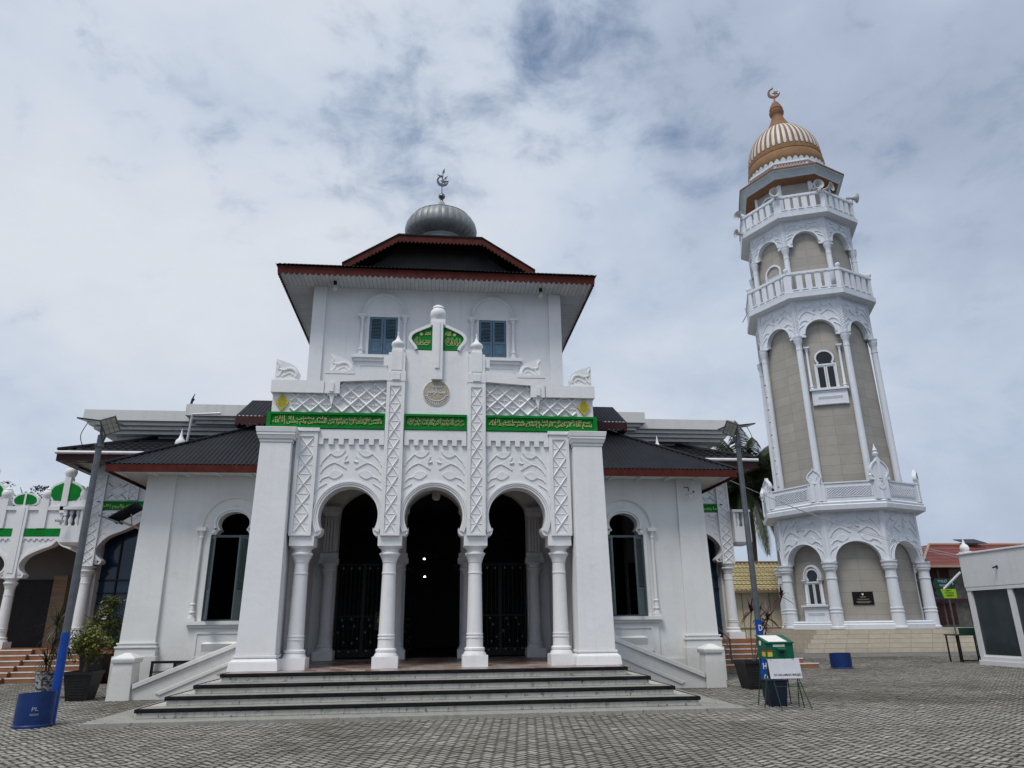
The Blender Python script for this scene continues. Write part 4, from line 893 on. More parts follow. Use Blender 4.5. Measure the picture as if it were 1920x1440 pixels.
# ================================================================== the larger hall behind, wrapped round the old mosque
AY = 28.2; AC = -0.45
annex = thing('prayer_hall', (AC, 33, 0), 'broad white hall behind the mosque with flat stepped cornice, black tiled roof and blue glass', 'building')
for sg in (-1, 1):
    c = AC + sg * 12.15; ac = AC + sg * 10.25       # outer column, arch axis
    def S(a, b): return sorted((AC + sg * a, AC + sg * b))
    mb = MB(); hw = 1.62
    path = [(p.x, p.y) for p in crom([(-1.45, 3.86), (-1.40, 3.98), (-1.62, 4.22), (-1.60, 4.52), (-1.30, 4.86), (-0.80, 5.08), (-0.35, 5.32), (0, 5.62)], 6)]
    full = path + [(-a, b) for a, b in reversed(path[:-1])]; full = [(ac + a, b) for a, b in full]
    xl, xr = ac - 2.2, ac + 2.2
    mb.prism([(xl, 7.45), (xl, 3.86)] + full + [(xr, 3.86), (xr, 7.45)], AY, AY + 0.35)
    x0, x1 = sorted((AC + sg * 8.0, ac - sg * 2.2)); 
    if x1 > x0: mb.box(x0, x1, AY, AY + 0.35, 0.5, 7.45)
    aw = mb.build('arch_wall', WHITE, annex)
    mb = MB(); band(mb, full, 0.0, 0.07, AY - 0.05, AY); band(mb, full, 0.075, 0.15, AY - 0.03, AY); mb.build('arch_moulding', WHITE, aw, 40)
    mb = MB()
    for pts in ([(1.75, 4.75), (1.5, 5.0), (1.2, 4.95), (1.15, 5.2), (1.35, 5.35), (1.5, 5.2)], [(1.75, 5.2), (1.5, 5.5), (1.0, 5.55), (0.7, 5.35)], [(1.6, 5.6), (1.2, 5.75), (0.7, 5.7), (0.5, 5.5), (0.35, 5.7)], [(1.75, 4.4), (1.85, 4.7), (1.7, 4.85)], [(0.9, 5.3), (1.0, 5.5), (1.25, 5.55)]):
        mb.tube([(ac + p.x, AY, p.y) for p in crom(pts, 6)], 0.028, 5, flat=0.7)
    vr = mb.build('vine_relief', WHITE, aw, 50); mb.v = [(2 * ac - a, b, c_) for a, b, c_ in mb.v]; mb.build('vine_relief', WHITE, aw, 50)
    mb = MB(); n = 11; xa, xb = ac - 1.85, ac + 1.85; w = (xb - xa) / (2 * n - 1); mb.box(xa, xb, AY - 0.04, AY + 0.001, 5.72, 5.80)
    for i in range(0, 2 * n - 1, 2): mb.box(xa + i * w, xa + (i + 1) * w, AY - 0.04, AY + 0.001, 5.64, 5.719)
    mb.build('crenellated_string', WHITE, aw)
    mb = MB(); mb.box(ac - 1.88, ac + 1.88, AY - 0.05, AY + 0.001, 5.84, 6.16); mb.box(ac - 1.88, ac + 1.88, AY - 0.08, AY - 0.049, 6.11, 6.16); bd = mb.build('calligraphy_band', GREEN, annex)
    mb = MB(); text(mb, shape_ar('إنما يعمر مساجد الله من آمن بالله واليوم الآخر'), ac, AY - 0.05, 5.97, 3.5, 0.2, 0.015, 0.015); mb.build('gold_lettering', GOLD, bd)
    def latt(x, z0, z1, w, n, y):
        q = MB(); hi = w / 2 - 0.06; q.box(x - w / 2, x + w / 2, y, AY + 0.001, z0, z1); h = (z1 - z0 - 0.1) / n
        q.box(x - w / 2, x - hi, y - 0.03, y, z0, z1); q.box(x + hi, x + w / 2, y - 0.03, y, z0, z1)
        for i in range(n):
            a = z0 + 0.05 + i * h; q.bar((x - hi, y, a), (x + hi, y, a + h), 0.05, 0.032); q.bar((x + hi, y, a), (x - hi, y, a + h), 0.05, 0.028)
        q.build('lattice_pilaster', WHITE, annex)
    latt(c, 3.80, 7.15, 0.50, 10, AY - 0.08); latt(AC + sg * 10.9, 6.2, 7.45, 0.40, 4, AY - 0.07)
    mb = MB(); a, b = S(11.15, 11.85); mb.box(a, b, AY - 0.03, AY + 0.001, 6.2, 6.25); mb.box(a, b, AY - 0.03, AY + 0.001, 6.85, 7.1)
    m_ = (a + b) / 2
    for k in (0, 1):
        for s2 in (-1, 1):
            mb.bar((m_, AY, 6.26 + 0.1 * k), (m_ + s2 * 0.3, AY, 6.55), 0.06, 0.035); mb.bar((m_ + s2 * 0.3, AY, 6.55), (m_, AY, 6.84 - 0.1 * k), 0.06, 0.035)
            mb.bar((a if s2 < 0 else b, AY, 6.26), (m_ + s2 * 0.12, AY, 6.45), 0.05, 0.03); mb.bar((a if s2 < 0 else b, AY, 6.84), (m_ + s2 * 0.12, AY, 6.65), 0.05, 0.03)
    mb.build('lattice_relief', WHITE, aw)
    # scroll over the pilaster
    mb = MB(); f = lambda a, b: (AC + sg * (12.35 - a), 7.15 + b)
    mb.prism([f(0, 0), f(0, 0.66), f(0.3, 0.56), f(0.5, 0.42), f(0.66, 0.36), f(0.62, 0.18), f(0.5, 0.0)], AY - 0.02, AY + 0.3)
    mb.tube([(p.x, AY - 0.02, p.y) for p in crom([f(0.08, 0.1), f(0.2, 0.35), f(0.42, 0.36), f(0.45, 0.2)], 5)], 0.035, 5); mb.build('scroll_ornament', WHITE, annex, 40)
    column(c, AY + 0.15, 0.98, 3.80, 1.12, name='hall_column', parent=annex); 
    # side balcony with turned balusters
    mb = MB(); a, b = S(12.42, 13.10)
    mb.frus((a + 0.1, b - 0.1, AY - 0.25, AY + 0.5), (a, b, AY - 0.35, AY + 0.5), 4.52, 4.62); mb.box(a, b, AY - 0.35, AY + 0.5, 4.62, 5.22); mb.box(a - 0.03, b + 0.03, AY - 0.40, AY + 0.5, 5.80, 5.90); mb.box(a, a + 0.10, AY - 0.35, AY + 0.5, 5.22, 5.799); mb.box(b - 0.10, b, AY - 0.35, AY + 0.5, 5.22, 5.799)
    bl = mb.build('side_balcony', WHITE, annex)
    for k in (0.32, 0.66):
        mb = MB(); mb.lathe([(0.06, 5.22), (0.05, 5.30), (0.085, 5.42), (0.05, 5.55), (0.04, 5.60), (0.075, 5.70), (0.055, 5.80)], 10, a + (b - a) * k, AY - 0.22); mb.build('baluster', WHITE, bl, 50)
    mb = MB(); mb.box(*S(7.9, 12.2), AY + 0.72, AY + 0.76, 1.0, 5.9); gw = mb.build('glass_wall', GLASSB, annex)
    mb = MB(); x = S(7.9, 12.2)[0]
    while x < S(7.9, 12.2)[1]: mb.box(x, x + 0.05, AY + 0.66, AY + 0.719, 1.0, 5.8); x += 0.86
    mb.box(*S(7.9, 12.2), AY + 0.65, AY + 0.718, 3.3, 3.36); mb.box(*S(7.9, 12.2), AY + 0.65, AY + 0.718, 2.85, 2.89); mb.build('glazing_bar', IRON, gw)
    mb = MB(); mb.box(*S(11.93, 12.35), AY + 0.36, 44, 0.5, 7.45); mb.build('side_wall', WHITE_W, annex)
    mb = MB(); mb.box(*S(7.5, 13.1), 27.75, AY + 2, 0.0, 0.975); mb.build('terrace', TERRA, annex)
    for i in range(5):                               # terracotta steps with white nosings
        y0 = 26.2 + i * 0.31; z = 0.163 * (i + 1); xo = 14.3 - i * 0.42 if sg > 0 else 13.15
        mb = MB(); mb.box(*S(7.5, xo), y0, 27.76 - 0.001 * i, z - 0.163 + (0 if i else 0.0), z - 0.002); st = mb.build('terrace_step', TERRA, annex)
        mb = MB(); mb.box(*S(7.5, xo + 0.01), y0 - 0.012, y0 + 0.035, z - 0.033, z + 0.003); mb.build('step_nosing', WHITEL, st)
mb = MB(); mb.box(AC - 12.0, AC + 12.0, 43.6, 44, 0.5, 7.4); mb.build('rear_wall', WHITE_W, annex)
# tiled skirt roof
EH = 13.25; RY = 26.9
mb = MB(); corr_hip(mb, AC - EH, AC + EH, RY, 45.5, 7.80, 0.44, 4.0, 0.03, 0.30); rf = mb.build('tiled_skirt_roof', ROOF2, annex, 40, fix=False)
mb = MB()
for sg in (-1, 1): mb.tube([(AC + sg * EH, RY, 7.84), (AC + sg * (EH - 4), RY + 4, 7.84 + 1.76)], 0.08, 6)
for k in range(1, 10):
    z = 7.80 + 0.44 * 0.38 * k; q = 0.38 * k; mb.box(AC - EH + q, AC + EH - q, RY + q - 0.02, RY + q + 0.02, z, z + 0.045)
mb.build('roof_ridge', ROOF2, rf)
mb = MB(); mb.tube([(AC - EH - 0.02, RY - 0.07, 7.72), (AC + EH + 0.02, RY - 0.07, 7.72)], 0.065, 8); mb.build('gutter', WHITEL, annex, 50)
mb = MB(); mb.box(AC - EH, AC + EH, RY, RY + 0.03, 7.42, 7.76); mb.box(AC - EH, AC - EH + 0.03, RY + 0.031, 45, 7.42, 7.76); mb.box(AC + EH - 0.03, AC + EH, RY + 0.031, 45, 7.42, 7.76); mb.build('eave_fascia', DARKRED, annex)
mb = MB(); x = AC - EH + 0.15
while x < AC + EH: mb.box(x, x + 0.06, RY + 0.05, AY - 0.001, 7.46, 7.58); x += 0.75
mb.box(AC - EH + 0.1, AC + EH - 0.1, RY + 0.35, RY + 0.42, 7.42, 7.459); mb.box(AC - EH + 0.1, AC - EH + 0.16, RY + 0.05, 44, 7.42, 7.459)
mb.build('eave_rafter', RAFTER, annex)
mb = MB(); mb.box(AC - EH + 0.04, AC + EH - 0.04, RY + 0.04, 45, 7.60, 7.64); mb.build('eave_lining', RAFTER, annex)
# flat stepped cornice
mb = MB()
for q, z0, z1 in ((0.0, 9.36, 9.80), (0.16, 9.22, 9.36), (0.32, 9.08, 9.22), (0.5, 8.94, 9.08), (0.95, 8.60, 8.94)):
    mb.box(AC - 13.3 + q, AC + 13.15 - q, 28.35 + q, 46 - q, z0, z1)
for q, z0, z1 in ((0.0, 9.50, 9.97), (0.16, 9.38, 9.50), (0.32, 9.26, 9.38)):
    mb.box(AC - 9.35 + q, AC + 9.1 - q, 27.95 + q, 46.2 - q, z0, z1)
mb.build('flat_cornice', CORN, annex, None, 0.012)
mb = MB(); mb.box(AC - 11.0, AC + 11.0, 31.0, 45, 7.9, 8.6); mb.build('attic_wall', CORN, annex)
for x in (AC - 11.75, AC + 11.55):
    mb = MB(); mb.lathe([(0.42, 8.2), (0.42, 8.62)], 20, x, 29.6); mb.v = [(x + (a - x) * (1 + 0.0), b, c) for a, b, c in mb.v]; mb.build('stub_column', CORN, annex, 40)
for x, y in ((AC - 8.95, 26.75), (AC + 9.15, 26.75)):
    mb = MB(); mb.box(x - 0.2, x + 0.2, y - 0.2, y + 0.2, 6.9, 7.9); mb.lathe([(0.10, 7.9), (0.16, 7.97), (0.19, 8.08), (0.16, 8.2), (0.09, 8.26), (0.05, 8.38), (0.0, 8.68)], 16, x, y); mb.build('spire_finial', WHITE, annex, 50)
mb = MB(); mb.tube([(AC - 9.15, 27.9, 7.9), (AC - 8.95, 27.6, 9.45), (AC - 7.9, 27.6, 9.5)], 0.05, 8); mb.build('drain_pipe', WHITEL, annex, 40)

# ================================================================== gallery at the far left
GYF = 28.75
gal = thing('arcade_gallery', (-15, 30, 0), 'low white arcade with green ogee crests and ball finials at the far left', 'building')
mb = MB(); xs = (-14.03, -16.85, -19.67)
p = [(-12.7, 6.0), (-12.7, 3.5)]; p = [(-21.2, 6.0), (-21.2, 3.42)]
def ogee(c):
    l = [(q.x, q.y) for q in crom([(-0.98, 3.42), (-0.95, 3.55), (-1.12, 3.72), (-1.15, 3.95), (-0.95, 4.22), (-0.5, 4.45), (-0.18, 4.58), (0, 4.76)], 6)]
    return [(c + a, b) for a, b in l] + [(c - a, b) for a, b in reversed(l[:-1])]
for c in reversed(xs): p += ogee(c)
p += [(-12.7, 3.42), (-12.7, 6.0)]
mb.prism(p, GYF, GYF + 0.35); gw = mb.build('arcade_wall', WHITE, gal)
mb = MB()
for c in xs: band(mb, ogee(c), 0.0, 0.06, GYF - 0.05, GYF); band(mb, ogee(c), 0.065, 0.13, GYF - 0.03, GYF)
mb.build('arch_moulding', WHITE, gw, 40)
mb = MB(); mb.box(-21.2, -12.7, GYF - 0.04, GYF + 0.001, 4.92, 5.22); mb.build('green_band', GREEN, gal)
mb = MB(); mb.box(-21.2, -12.7, GYF - 0.035, GYF + 0.001, 4.84, 4.919); x = -21.1
while x < -12.7: mb.box(x, x + 0.1, GYF - 0.035, GYF + 0.001, 4.78, 4.839); x += 0.2
mb.box(-21.2, -12.7, GYF - 0.06, GYF + 0.4, 5.9, 6.05); mb.build('crenellated_string', WHITE, gw)
def ball(mb, x, y, z, s=1.0): mb.lathe([(0.13 * s, z), (0.15 * s, z + 0.05 * s), (0.19 * s, z + 0.14 * s), (0.205 * s, z + 0.23 * s), (0.18 * s, z + 0.33 * s), (0.12 * s, z + 0.38 * s), (0.14 * s, z + 0.40 * s), (0.07 * s, z + 0.44 * s), (0.03 * s, z + 0.5 * s), (0, z + 0.56 * s)], 16, x, y)
for c in xs:
    for x in (c - 1.41,):
        column(x, GYF + 0.15, 0.98, 3.42, 1.0, name='gallery_column', parent=gal)
        mb = MB(); mb.box(x - 0.2, x + 0.2, GYF - 0.08, GYF + 0.001, 3.42, 6.06); mb.box(x - 0.10, x + 0.10, GYF - 0.10, GYF - 0.079, 3.6, 6.0); mb.build('pilaster', WHITE, gal)
        mb = MB(); el = [(x + 0.48 * cos(t), 6.27 + (0.30 if sin(t) > 0 else 0.25) * sin(t)) for t in [radians(-50 + 280 * i / 24) for i in range(25)]]; mb.prism(el, GYF, GYF + 0.2); cr = mb.build('crest', WHITE, gal)
        mb = MB(); el = [(x + 0.40 * cos(t), 6.27 + (0.24 if sin(t) > 0 else 0.2) * sin(t)) for t in [radians(-50 + 280 * i / 24) for i in range(25)]]; mb.prism(el, GYF - 0.02, GYF - 0.001); mb.build('crest_panel', GREEN, cr)
        mb = MB(); mb.box(x - 0.03, x + 0.03, GYF - 0.05, GYF - 0.021, 6.06, 6.56); mb.build('crest_stem', WHITE, cr)
    for x in (c - 0.68, c + 0.68):
        mb = MB(); mb.box(x - 0.15, x + 0.15, GYF - 0.07, GYF + 0.3, 5.225, 6.30); ball(mb, x, GYF + 0.1, 6.30); mb.build('ball_finial', WHITE, gal, 40)
    el = [(q.x, q.y) for q in crom([(0.48, 6.25), (0.52, 6.32), (0.62, 6.48), (0.62, 6.68), (0.5, 6.86), (0.3, 6.97), (0.12, 7.05)], 5)]
    mb = MB(); mb.box(c - 0.55, c + 0.55, GYF - 0.01, GYF + 0.3, 6.05, 6.25); mb.prism([(c + a, b) for a, b in el] + [(c - a, b) for a, b in reversed(el)], GYF, GYF + 0.25); cr = mb.build('crest', WHITE, gal)
    ei = offs(el, 0.08)
    mb = MB()
    for s2 in (-1, 1): mb.prism([(c + s2 * a, b) for a, b in ei if a > 0.13] + [(c + s2 * 0.12, 6.92), (c + s2 * 0.12, 6.255)], GYF - 0.02, GYF - 0.001)
    mb.build('crest_panel', GREEN, cr)
    mb = MB(); mb.box(c - 0.11, c + 0.11, GYF - 0.06, GYF + 0.25, 5.8, 7.15); ball(mb, c, GYF + 0.1, 7.15, 1.05); mb.build('crest_stem', WHITE, cr, 40)
mb = MB(); mb.box(-21.2, -12.7, 27.76, 36, 0.0, 0.975); mb.build('gallery_floor', TERRA, gal)
for i in range(6):
    y0 = 26.0 + i * 0.31; z = 0.163 * (i + 1); xo = -13.61; xl = -21.2
    mb = MB(); mb.box(xl, xo, y0, 27.85, z - 0.163, z - 0.004); st = mb.build('terrace_step', TERRA if i < 6 else NOSING, gal)
    mb = MB(); mb.box(xl, xo + 0.01, y0 - 0.012, y0 + 0.035, z - 0.033, z + 0.003); mb.build('step_nosing', WHITEL, st)
mb = MB(); mb.box(-21.2, -12.9, 31.2, 31.4, 0.98, 5.9); mb.build('back_wall', GREYTILE, gal)
mb = MB(); mb.box(-16.4, -14.62, 31.1, 31.199, 0.98, 3.5); mb.build('dark_doorway', DARKWOOD, gal)
mb = MB(); mb.box(-14.6, -14.1, 30.2, 31.19, 0.98, 3.6); mb.build('timber_pier', BROWNWALL, gal)
mb = MB(); mb.box(-21.2, -12.7, GYF + 0.351, 36, 5.0, 5.2); mb.build('gallery_ceiling', WHITE_W, gal)

# ================================================================== minaret
MX, MY, MR = 25.62, 43.3, -0.371
mnt = thing('minaret', (MX, MY, 0), 'tall octagonal minaret with beige panels, three white balconies and a brown and white striped dome', 'minaret')
PZ = 1.1
def F(k):      # frame of face k: x along the face, y out of the face is -Y, origin on the axis
    a = -pi / 2 + MR + k * pi / 4
    return Matrix.Translation((MX, MY, 0)) @ Matrix.Rotation(a + pi / 2, 4, 'Z')
def ap(R): return R * cos(pi / 8)
def hwid(R): return R * sin(pi / 8)
def octa(mb, prof, close=True): mb.lathe(prof, 8, MX, MY, -pi / 2 + MR + pi / 8, close)
MLOC = lambda o: o
mb = MB()
c0 = Vector((18.98 + 0.07, 37.3)); dx = Vector((0.9874, -0.158)); dy = Vector((0.158, 0.9874))
for i in range(5):
    q = 0.27 * i; z0, z1 = 0.22 * i, 0.22 * (i + 1)
    A = c0 + dx * q + dy * q; B = c0 + dx * (12.5 - q) + dy * q; C_ = c0 + dx * (12.5 - q) + dy * 14; D = c0 + dx * q + dy * 14
    b = [(A.x, A.y), (B.x, B.y), (C_.x, C_.y), (D.x, D.y)]
    mb.add([(x, y, z0 - 0.001 if i else -0.05) for x, y in b] + [(x, y, z1) for x, y in b], [(0, 1, 5, 4), (1, 2, 6, 5), (2, 3, 7, 6), (3, 0, 4, 7), (4, 5, 6, 7)])
mb.build('stepped_plinth', PLINTH, mnt)
def tiledwall(prof, name):
    mb = MB(); octa(mb, prof); o = mb.build(name, BEIGE, mnt)
    for v in o.data.vertices: v.co = v.co - Vector((MX, MY, 0)); 
    o.data.transform(Matrix.Rotation(-(-pi / 2 + MR), 4, 'Z')); o.matrix_parent_inverse = Matrix.Identity(4); o.rotation_euler = (0, 0, -pi / 2 + MR); return o
tiledwall([(3.62, PZ), (3.62, 7.68)], 'ground_storey_wall')
tiledwall([(3.52, 8.3), (3.38, 18.4), (3.36, 21.5)], 'shaft_wall')
tiledwall([(3.28, 22.0), (3.20, 27.6)], 'upper_storey_wall')
tiledwall([(2.70, 28.1), (2.66, 31.4)], 'lantern_wall')
mb = MB(); octa(mb, [(4.42, PZ), (4.42, PZ + 0.24), (4.34, PZ + 0.30), (4.36, PZ + 0.36), (4.25, PZ + 0.42), (3.70, PZ + 0.44)]); mb.build('base_moulding', MINW, mnt)
def mcol(R, k, z0, z1, r, name, caps=True):
    a = -pi / 2 + MR + pi / 8 + k * pi / 4; x, y = MX + (R - r * 0.6) * cos(a), MY + (R - r * 0.6) * sin(a); mb = MB(); H = z1 - z0
    pr = [(r * 1.35, z0), (r * 1.35, z0 + 0.1)]
    if r > 0.28: pr += [(r * 1.12, z0 + 0.14), (r * 1.08, z0 + 0.85), (r * 1.16, z0 + 0.87), (r * 1.16, z0 + 0.93), (r * 1.06, z0 + 0.95), (r * 1.05, z0 + 1.03), (r * 1.14, z0 + 1.05), (r * 1.14, z0 + 1.11), (r * 1.04, z0 + 1.13)]
    else: pr += [(r * 1.02, z0 + 0.14)]
    pr += [(r * 0.92, z1 - 0.95), (r * 1.03, z1 - 0.94), (r * 1.03, z1 - 0.88), (r * 0.93, z1 - 0.87), (r * 0.93, z1 - 0.52), (r * 1.22, z1 - 0.42), (r * 1.22, z1 - 0.34), (r * 1.34, z1 - 0.30), (r * 1.38, z1 - 0.18), (r * 1.15, z1 - 0.16), (r * 1.45, z1 - 0.06), (r * 1.45, z1)]
    if k is None: return
    mb.lathe(pr, 20, x, y); mb.build(name, MINW, mnt, 35)
def spandrel(R, z0, zt, rad, zc, name, thick, vines, bead, rz=None):
    """octagonal arcade: every face a sheet cut by a round arch, with mouldings, vines and a beaded corner strip"""
    w = MB(); rl = MB(); A_ = ap(R); h = hwid(R)
    for k in range(8):
        w.M = F(k); rl.M = F(k)
        arch = [(-rad, z0 + 0.02)] + arcpts(0, zc, rad, pi, 0, 22, rz) + [(rad, z0 + 0.02)]
        sho = [(-h, zt), (-h, z0), (-rad - 0.28, z0), (-rad - 0.28, z0 - 0.0), (-rad - 0.0, z0)] + arch[1:-1] + [(rad, z0), (h, z0), (h, zt)]
        w.prism(sho, -A_, -A_ + thick)
        path = arcpts(0, zc, rad, pi, 0, 26, rz); band(rl, path, 0.0, 0.12, -A_ - 0.05, -A_ + 0.001); band(rl, path, 0.0, 0.04, -A_ - 0.08, -A_ - 0.049)
        for s2 in (-1, 1): rl.box(*sorted((s2 * (rad - 0.01), s2 * (rad + 0.26))), -A_ - 0.06, -A_ + 0.001, z0 - 0.10, z0 - 0.001)
        if vines and k in (6, 7, 0, 1, 2):
            s = (zt - zc - (rz or rad) * 0.72) / 0.98
            leafrelief(rl, 0, zt - 0.28 - 0.80 * s, -A_, s, 0.030, 0.62 * (h - 0.22) / (0.74 * s), 0.05)
            x = -h + 0.3
            while x < h - 0.3: rl.box(x, x + 0.09, -A_ - 0.04, -A_ + 0.001, zt - 0.20, zt - 0.06); x += 0.18
        # corner strip
        rl.box(h - 0.18, h + 0.02, -A_ - 0.035, -A_ + 0.001, z0 - 0.05, zt); rl.box(-h - 0.02, -h + 0.18, -A_ - 0.035, -A_ + 0.001, z0 - 0.05, zt)
        if bead:
            z = z0 + 0.1
            while z < zt - 0.2:
                for s2 in (-1, 1): rl.bar((s2 * (h - 0.16), -A_ - 0.035, z), (s2 * (h - 0.02), -A_ - 0.035, z + 0.17), 0.04, 0.03); rl.bar((s2 * (h - 0.02), -A_ - 0.035, z), (s2 * (h - 0.16), -A_ - 0.035, z + 0.17), 0.04, 0.03)
                z += 0.19
    o = w.build(name, MINW, mnt); rl.build('relief', MINW, o, 50)
spandrel(4.22, 4.78, 7.70, 1.20, 4.84, 'ground_storey_arcade', 0.5, 1, False, 1.08)
spandrel(3.74, 19.0, 21.55, 0.90, 19.12, 'shaft_arcade', 0.3, 2, True)
spandrel(3.52, 25.66, 27.65, 0.82, 25.80, 'upper_storey_arcade', 0.3, 2, True)
for k in range(8):
    mcol(4.30, k, PZ + 0.02, 4.78, 0.315, 'ground_storey_column'); mcol(3.80, k, 8.3, 19.0, 0.20, 'shaft_column'); mcol(3.58, k, 22.1, 25.66, 0.19, 'upper_storey_column')
    mb = MB(); mb.M = F(k); mb.box(hwid(2.75) - 0.16, hwid(2.75) + 0.04, -ap(2.75) - 0.03, -ap(2.75) + 0.1, 28.1, 31.2); mb.build('lantern_pilaster', MINW, mnt); mb = MB(); mb.M = F(k); mb.box(-hwid(2.75) - 0.04, -hwid(2.75) + 0.16, -ap(2.75) - 0.03, -ap(2.75) + 0.1, 28.1, 31.2); mb.build('lantern_pilaster', MINW, mnt)
mb = MB(); octa(mb, [(4.15, 7.60), (4.5, 7.66), (4.86, 7.70), (4.90, 7.95), (4.78, 8.02), (4.82, 8.12), (4.72, 8.2), (4.72, 9.22), (4.78, 9.24), (4.78, 9.32), (4.5, 9.32), (4.5, 8.3), (3.4, 8.3)]); b1 = mb.build('first_balcony', MINW, mnt)
for R, z, top, nm in ((4.34, 21.5, 23.38, 'second_balcony'), (4.14, 27.58, 29.3, 'third_balcony')):
    mb = MB(); octa(mb, [(3.5 if z < 25 else 3.3, z - 0.05), (R * 0.95, z), (R, z + 0.03), (R + 0.02, z + 0.32), (R - 0.10, z + 0.36), (R - 0.06, z + 0.44), (R - 0.12, z + 0.52), (3.0, z + 0.52)])
    for k in range(8):                               # pierced parapet: slots between broad balusters
        mb.M = F(k); Rb = R - 0.10; A_ = ap(Rb); h = hwid(Rb); n = 5; w = 2 * (h - 0.2) / n
        mb.box(-h, h, -A_, -A_ + 0.16, z + 0.521, z + 0.66); mb.box(-h, h, -A_ - 0.05, -A_ + 0.20, top - 0.16, top); mb.box(-h - 0.02, -h + 0.26, -A_ - 0.001, -A_ + 0.17, z + 0.661, top - 0.161); mb.box(h - 0.26, h + 0.02, -A_ - 0.001, -A_ + 0.17, z + 0.661, top - 0.161)
        for i in range(1, n):
            xm = -h + 0.2 + w * i; mb.box(xm - w * 0.33, xm + w * 0.33, -A_, -A_ + 0.16, z + 0.661, top - 0.161)
            
        for i in range(n):
            xm = -h + 0.2 + w * (i + 0.5); mb.box(xm - 0.19, xm + 0.19, -A_ - 0.05, -A_ - 0.001, z + 0.56, z + 0.62); mb.box(xm - 0.19, xm + 0.19, -A_ - 0.03, -A_ - 0.001, top - 0.22, top - 0.161)
    mb.M = Matrix.Identity(4); bo = mb.build(nm, MINW, mnt)
    if z < 25:
        for k in range(8):
            a = -pi / 2 + MR + pi / 8 + k * pi / 4; m2 = MB(); m2.lathe([(0.10, top), (0.12, top + 0.06), (0.17, top + 0.18), (0.13, top + 0.28), (0.05, top + 0.32), (0, top + 0.36)], 12, MX + (R - 0.16) * cos(a), MY + (R - 0.16) * sin(a)); m2.build('ball_finial', MINW, bo, 50)
mb = MB()
for k in (6, 7, 0, 1, 2):                            # pierced screens of the first balcony
    mb.M = F(k); A_ = ap(4.72); h = hwid(4.72)
    x0, x1 = -h + 0.62, h - 0.62; n = 9
    for a, b, c, d in ((x0 - 0.08, x1 + 0.08, 8.42, 8.47), (x0 - 0.08, x1 + 0.08, 9.0, 9.05), (x0 - 0.08, x0 - 0.02, 8.471, 8.999), (x1 + 0.02, x1 + 0.08, 8.471, 8.999)): mb.box(a, b, -A_ - 0.03, -A_ + 0.001, c, d)
    for i in range(14):
        w = (x1 - x0) / 14
        for j in range(4):
            z = 8.48 + j * 0.13; mb.bar((x0 + i * w, -A_, z), (x0 + (i + 1) * w, -A_, z + 0.13), 0.055, 0.05); mb.bar((x0 + (i + 1) * w, -A_, z), (x0 + i * w, -A_, z + 0.13), 0.055, 0.04)
    for s2 in (-1, 1): mb.box(*sorted((s2 * (h - 0.5), s2 * (h - 0.02))), -A_ - 0.045, -A_ + 0.001, 8.2, 9.22)
mb.build('pierced_screen', MINW, b1)
def corner_frame(k, R): 
    a = -pi / 2 + MR + pi / 8 + k * pi / 4
    return Matrix.Translation((MX + R * cos(a), MY + R * sin(a), 0)) @ Matrix.Rotation(a + pi / 2, 4, 'Z')
for k in range(8):                                   # acroteria on the corners of the first balcony
    mb = MB(); mb.M = corner_frame(k, 4.60); big_ = k in (0,)
    s = 1.0
    l = [(q.x, q.y) for q in crom([(0.34, 0), (0.30, 0.08), (0.42, 0.26), (0.40, 0.46), (0.26, 0.64), (0.10, 0.76), (0, 0.92)], 5)]
    if big_: l = [(a * 1.35, b * 1.55) for a, b in l]
    pol = [(a, 9.32 + b) for a, b in l] + [(-a, 9.32 + b) for a, b in reversed(l[:-1])]
    mb.prism(pol, -0.08, 0.08); pth = [(a, 9.32 + b) for a, b in l]; band(mb, pth, 0.0, 0.07, -0.14, -0.079); band(mb, mirror(pth, 0), 0.0, 0.07, -0.14, -0.079)
    if big_:
        mb.box(-0.62, -0.42, -0.10, 0.1, 9.32, 9.5); mb.box(0.42, 0.62, -0.10, 0.1, 9.32, 9.5); mb.lathe([(0.10, 9.5), (0.13, 9.6), (0.06, 9.7), (0, 9.82)], 10, -0.52, 0); mb.lathe([(0.10, 9.5), (0.13, 9.6), (0.06, 9.7), (0, 9.82)], 10, 0.52, 0)
        mb.box(-0.10, 0.10, -0.16, 0, 9.4, 10.55); mb.lathe([(0.10, 10.7), (0.17, 10.8), (0.17, 10.9), (0.08, 11.0), (0.14, 11.06), (0.05, 11.3), (0, 11.5)], 14, 0, 0)
        mb.box(-0.42, 0.42, -0.12, 0.1, 8.2, 9.33); crescent(mb, 0.0, 8.95, 0.2, -0.16, -0.121, 1.57)
    else:
        for s2 in (-1, 1): mb.tube([(p.x * s2, -0.08, 9.32 + p.y) for p in crom([(0.05, 0.05), (0.14, 0.3), (0.28, 0.38), (0.24, 0.18)], 4)], 0.03, 5)
        mb.box(-0.3, 0.3, -0.12, 0.1, 8.22, 9.36)
    mb.build('acroterion', MINW, b1, 40)
mb_k = corner_frame(-2, 3.80)
for i in range(9):                                   # iron rungs up the left edge of the shaft
    mb = MB(); mb.M = mb_k; mb.box(0.20, 0.34, -0.22, -0.18, 9.6 + i * 0.85, 9.65 + i * 0.85); mb.build('rung', IRON, mnt)
mb = MB(); mb.M = corner_frame(-2, 4.34); mb.tube([(-0.2, 0, 21.9), (-1.5, 0.2, 21.75)], 0.025, 5); mb.build('rod', IRON, mnt)
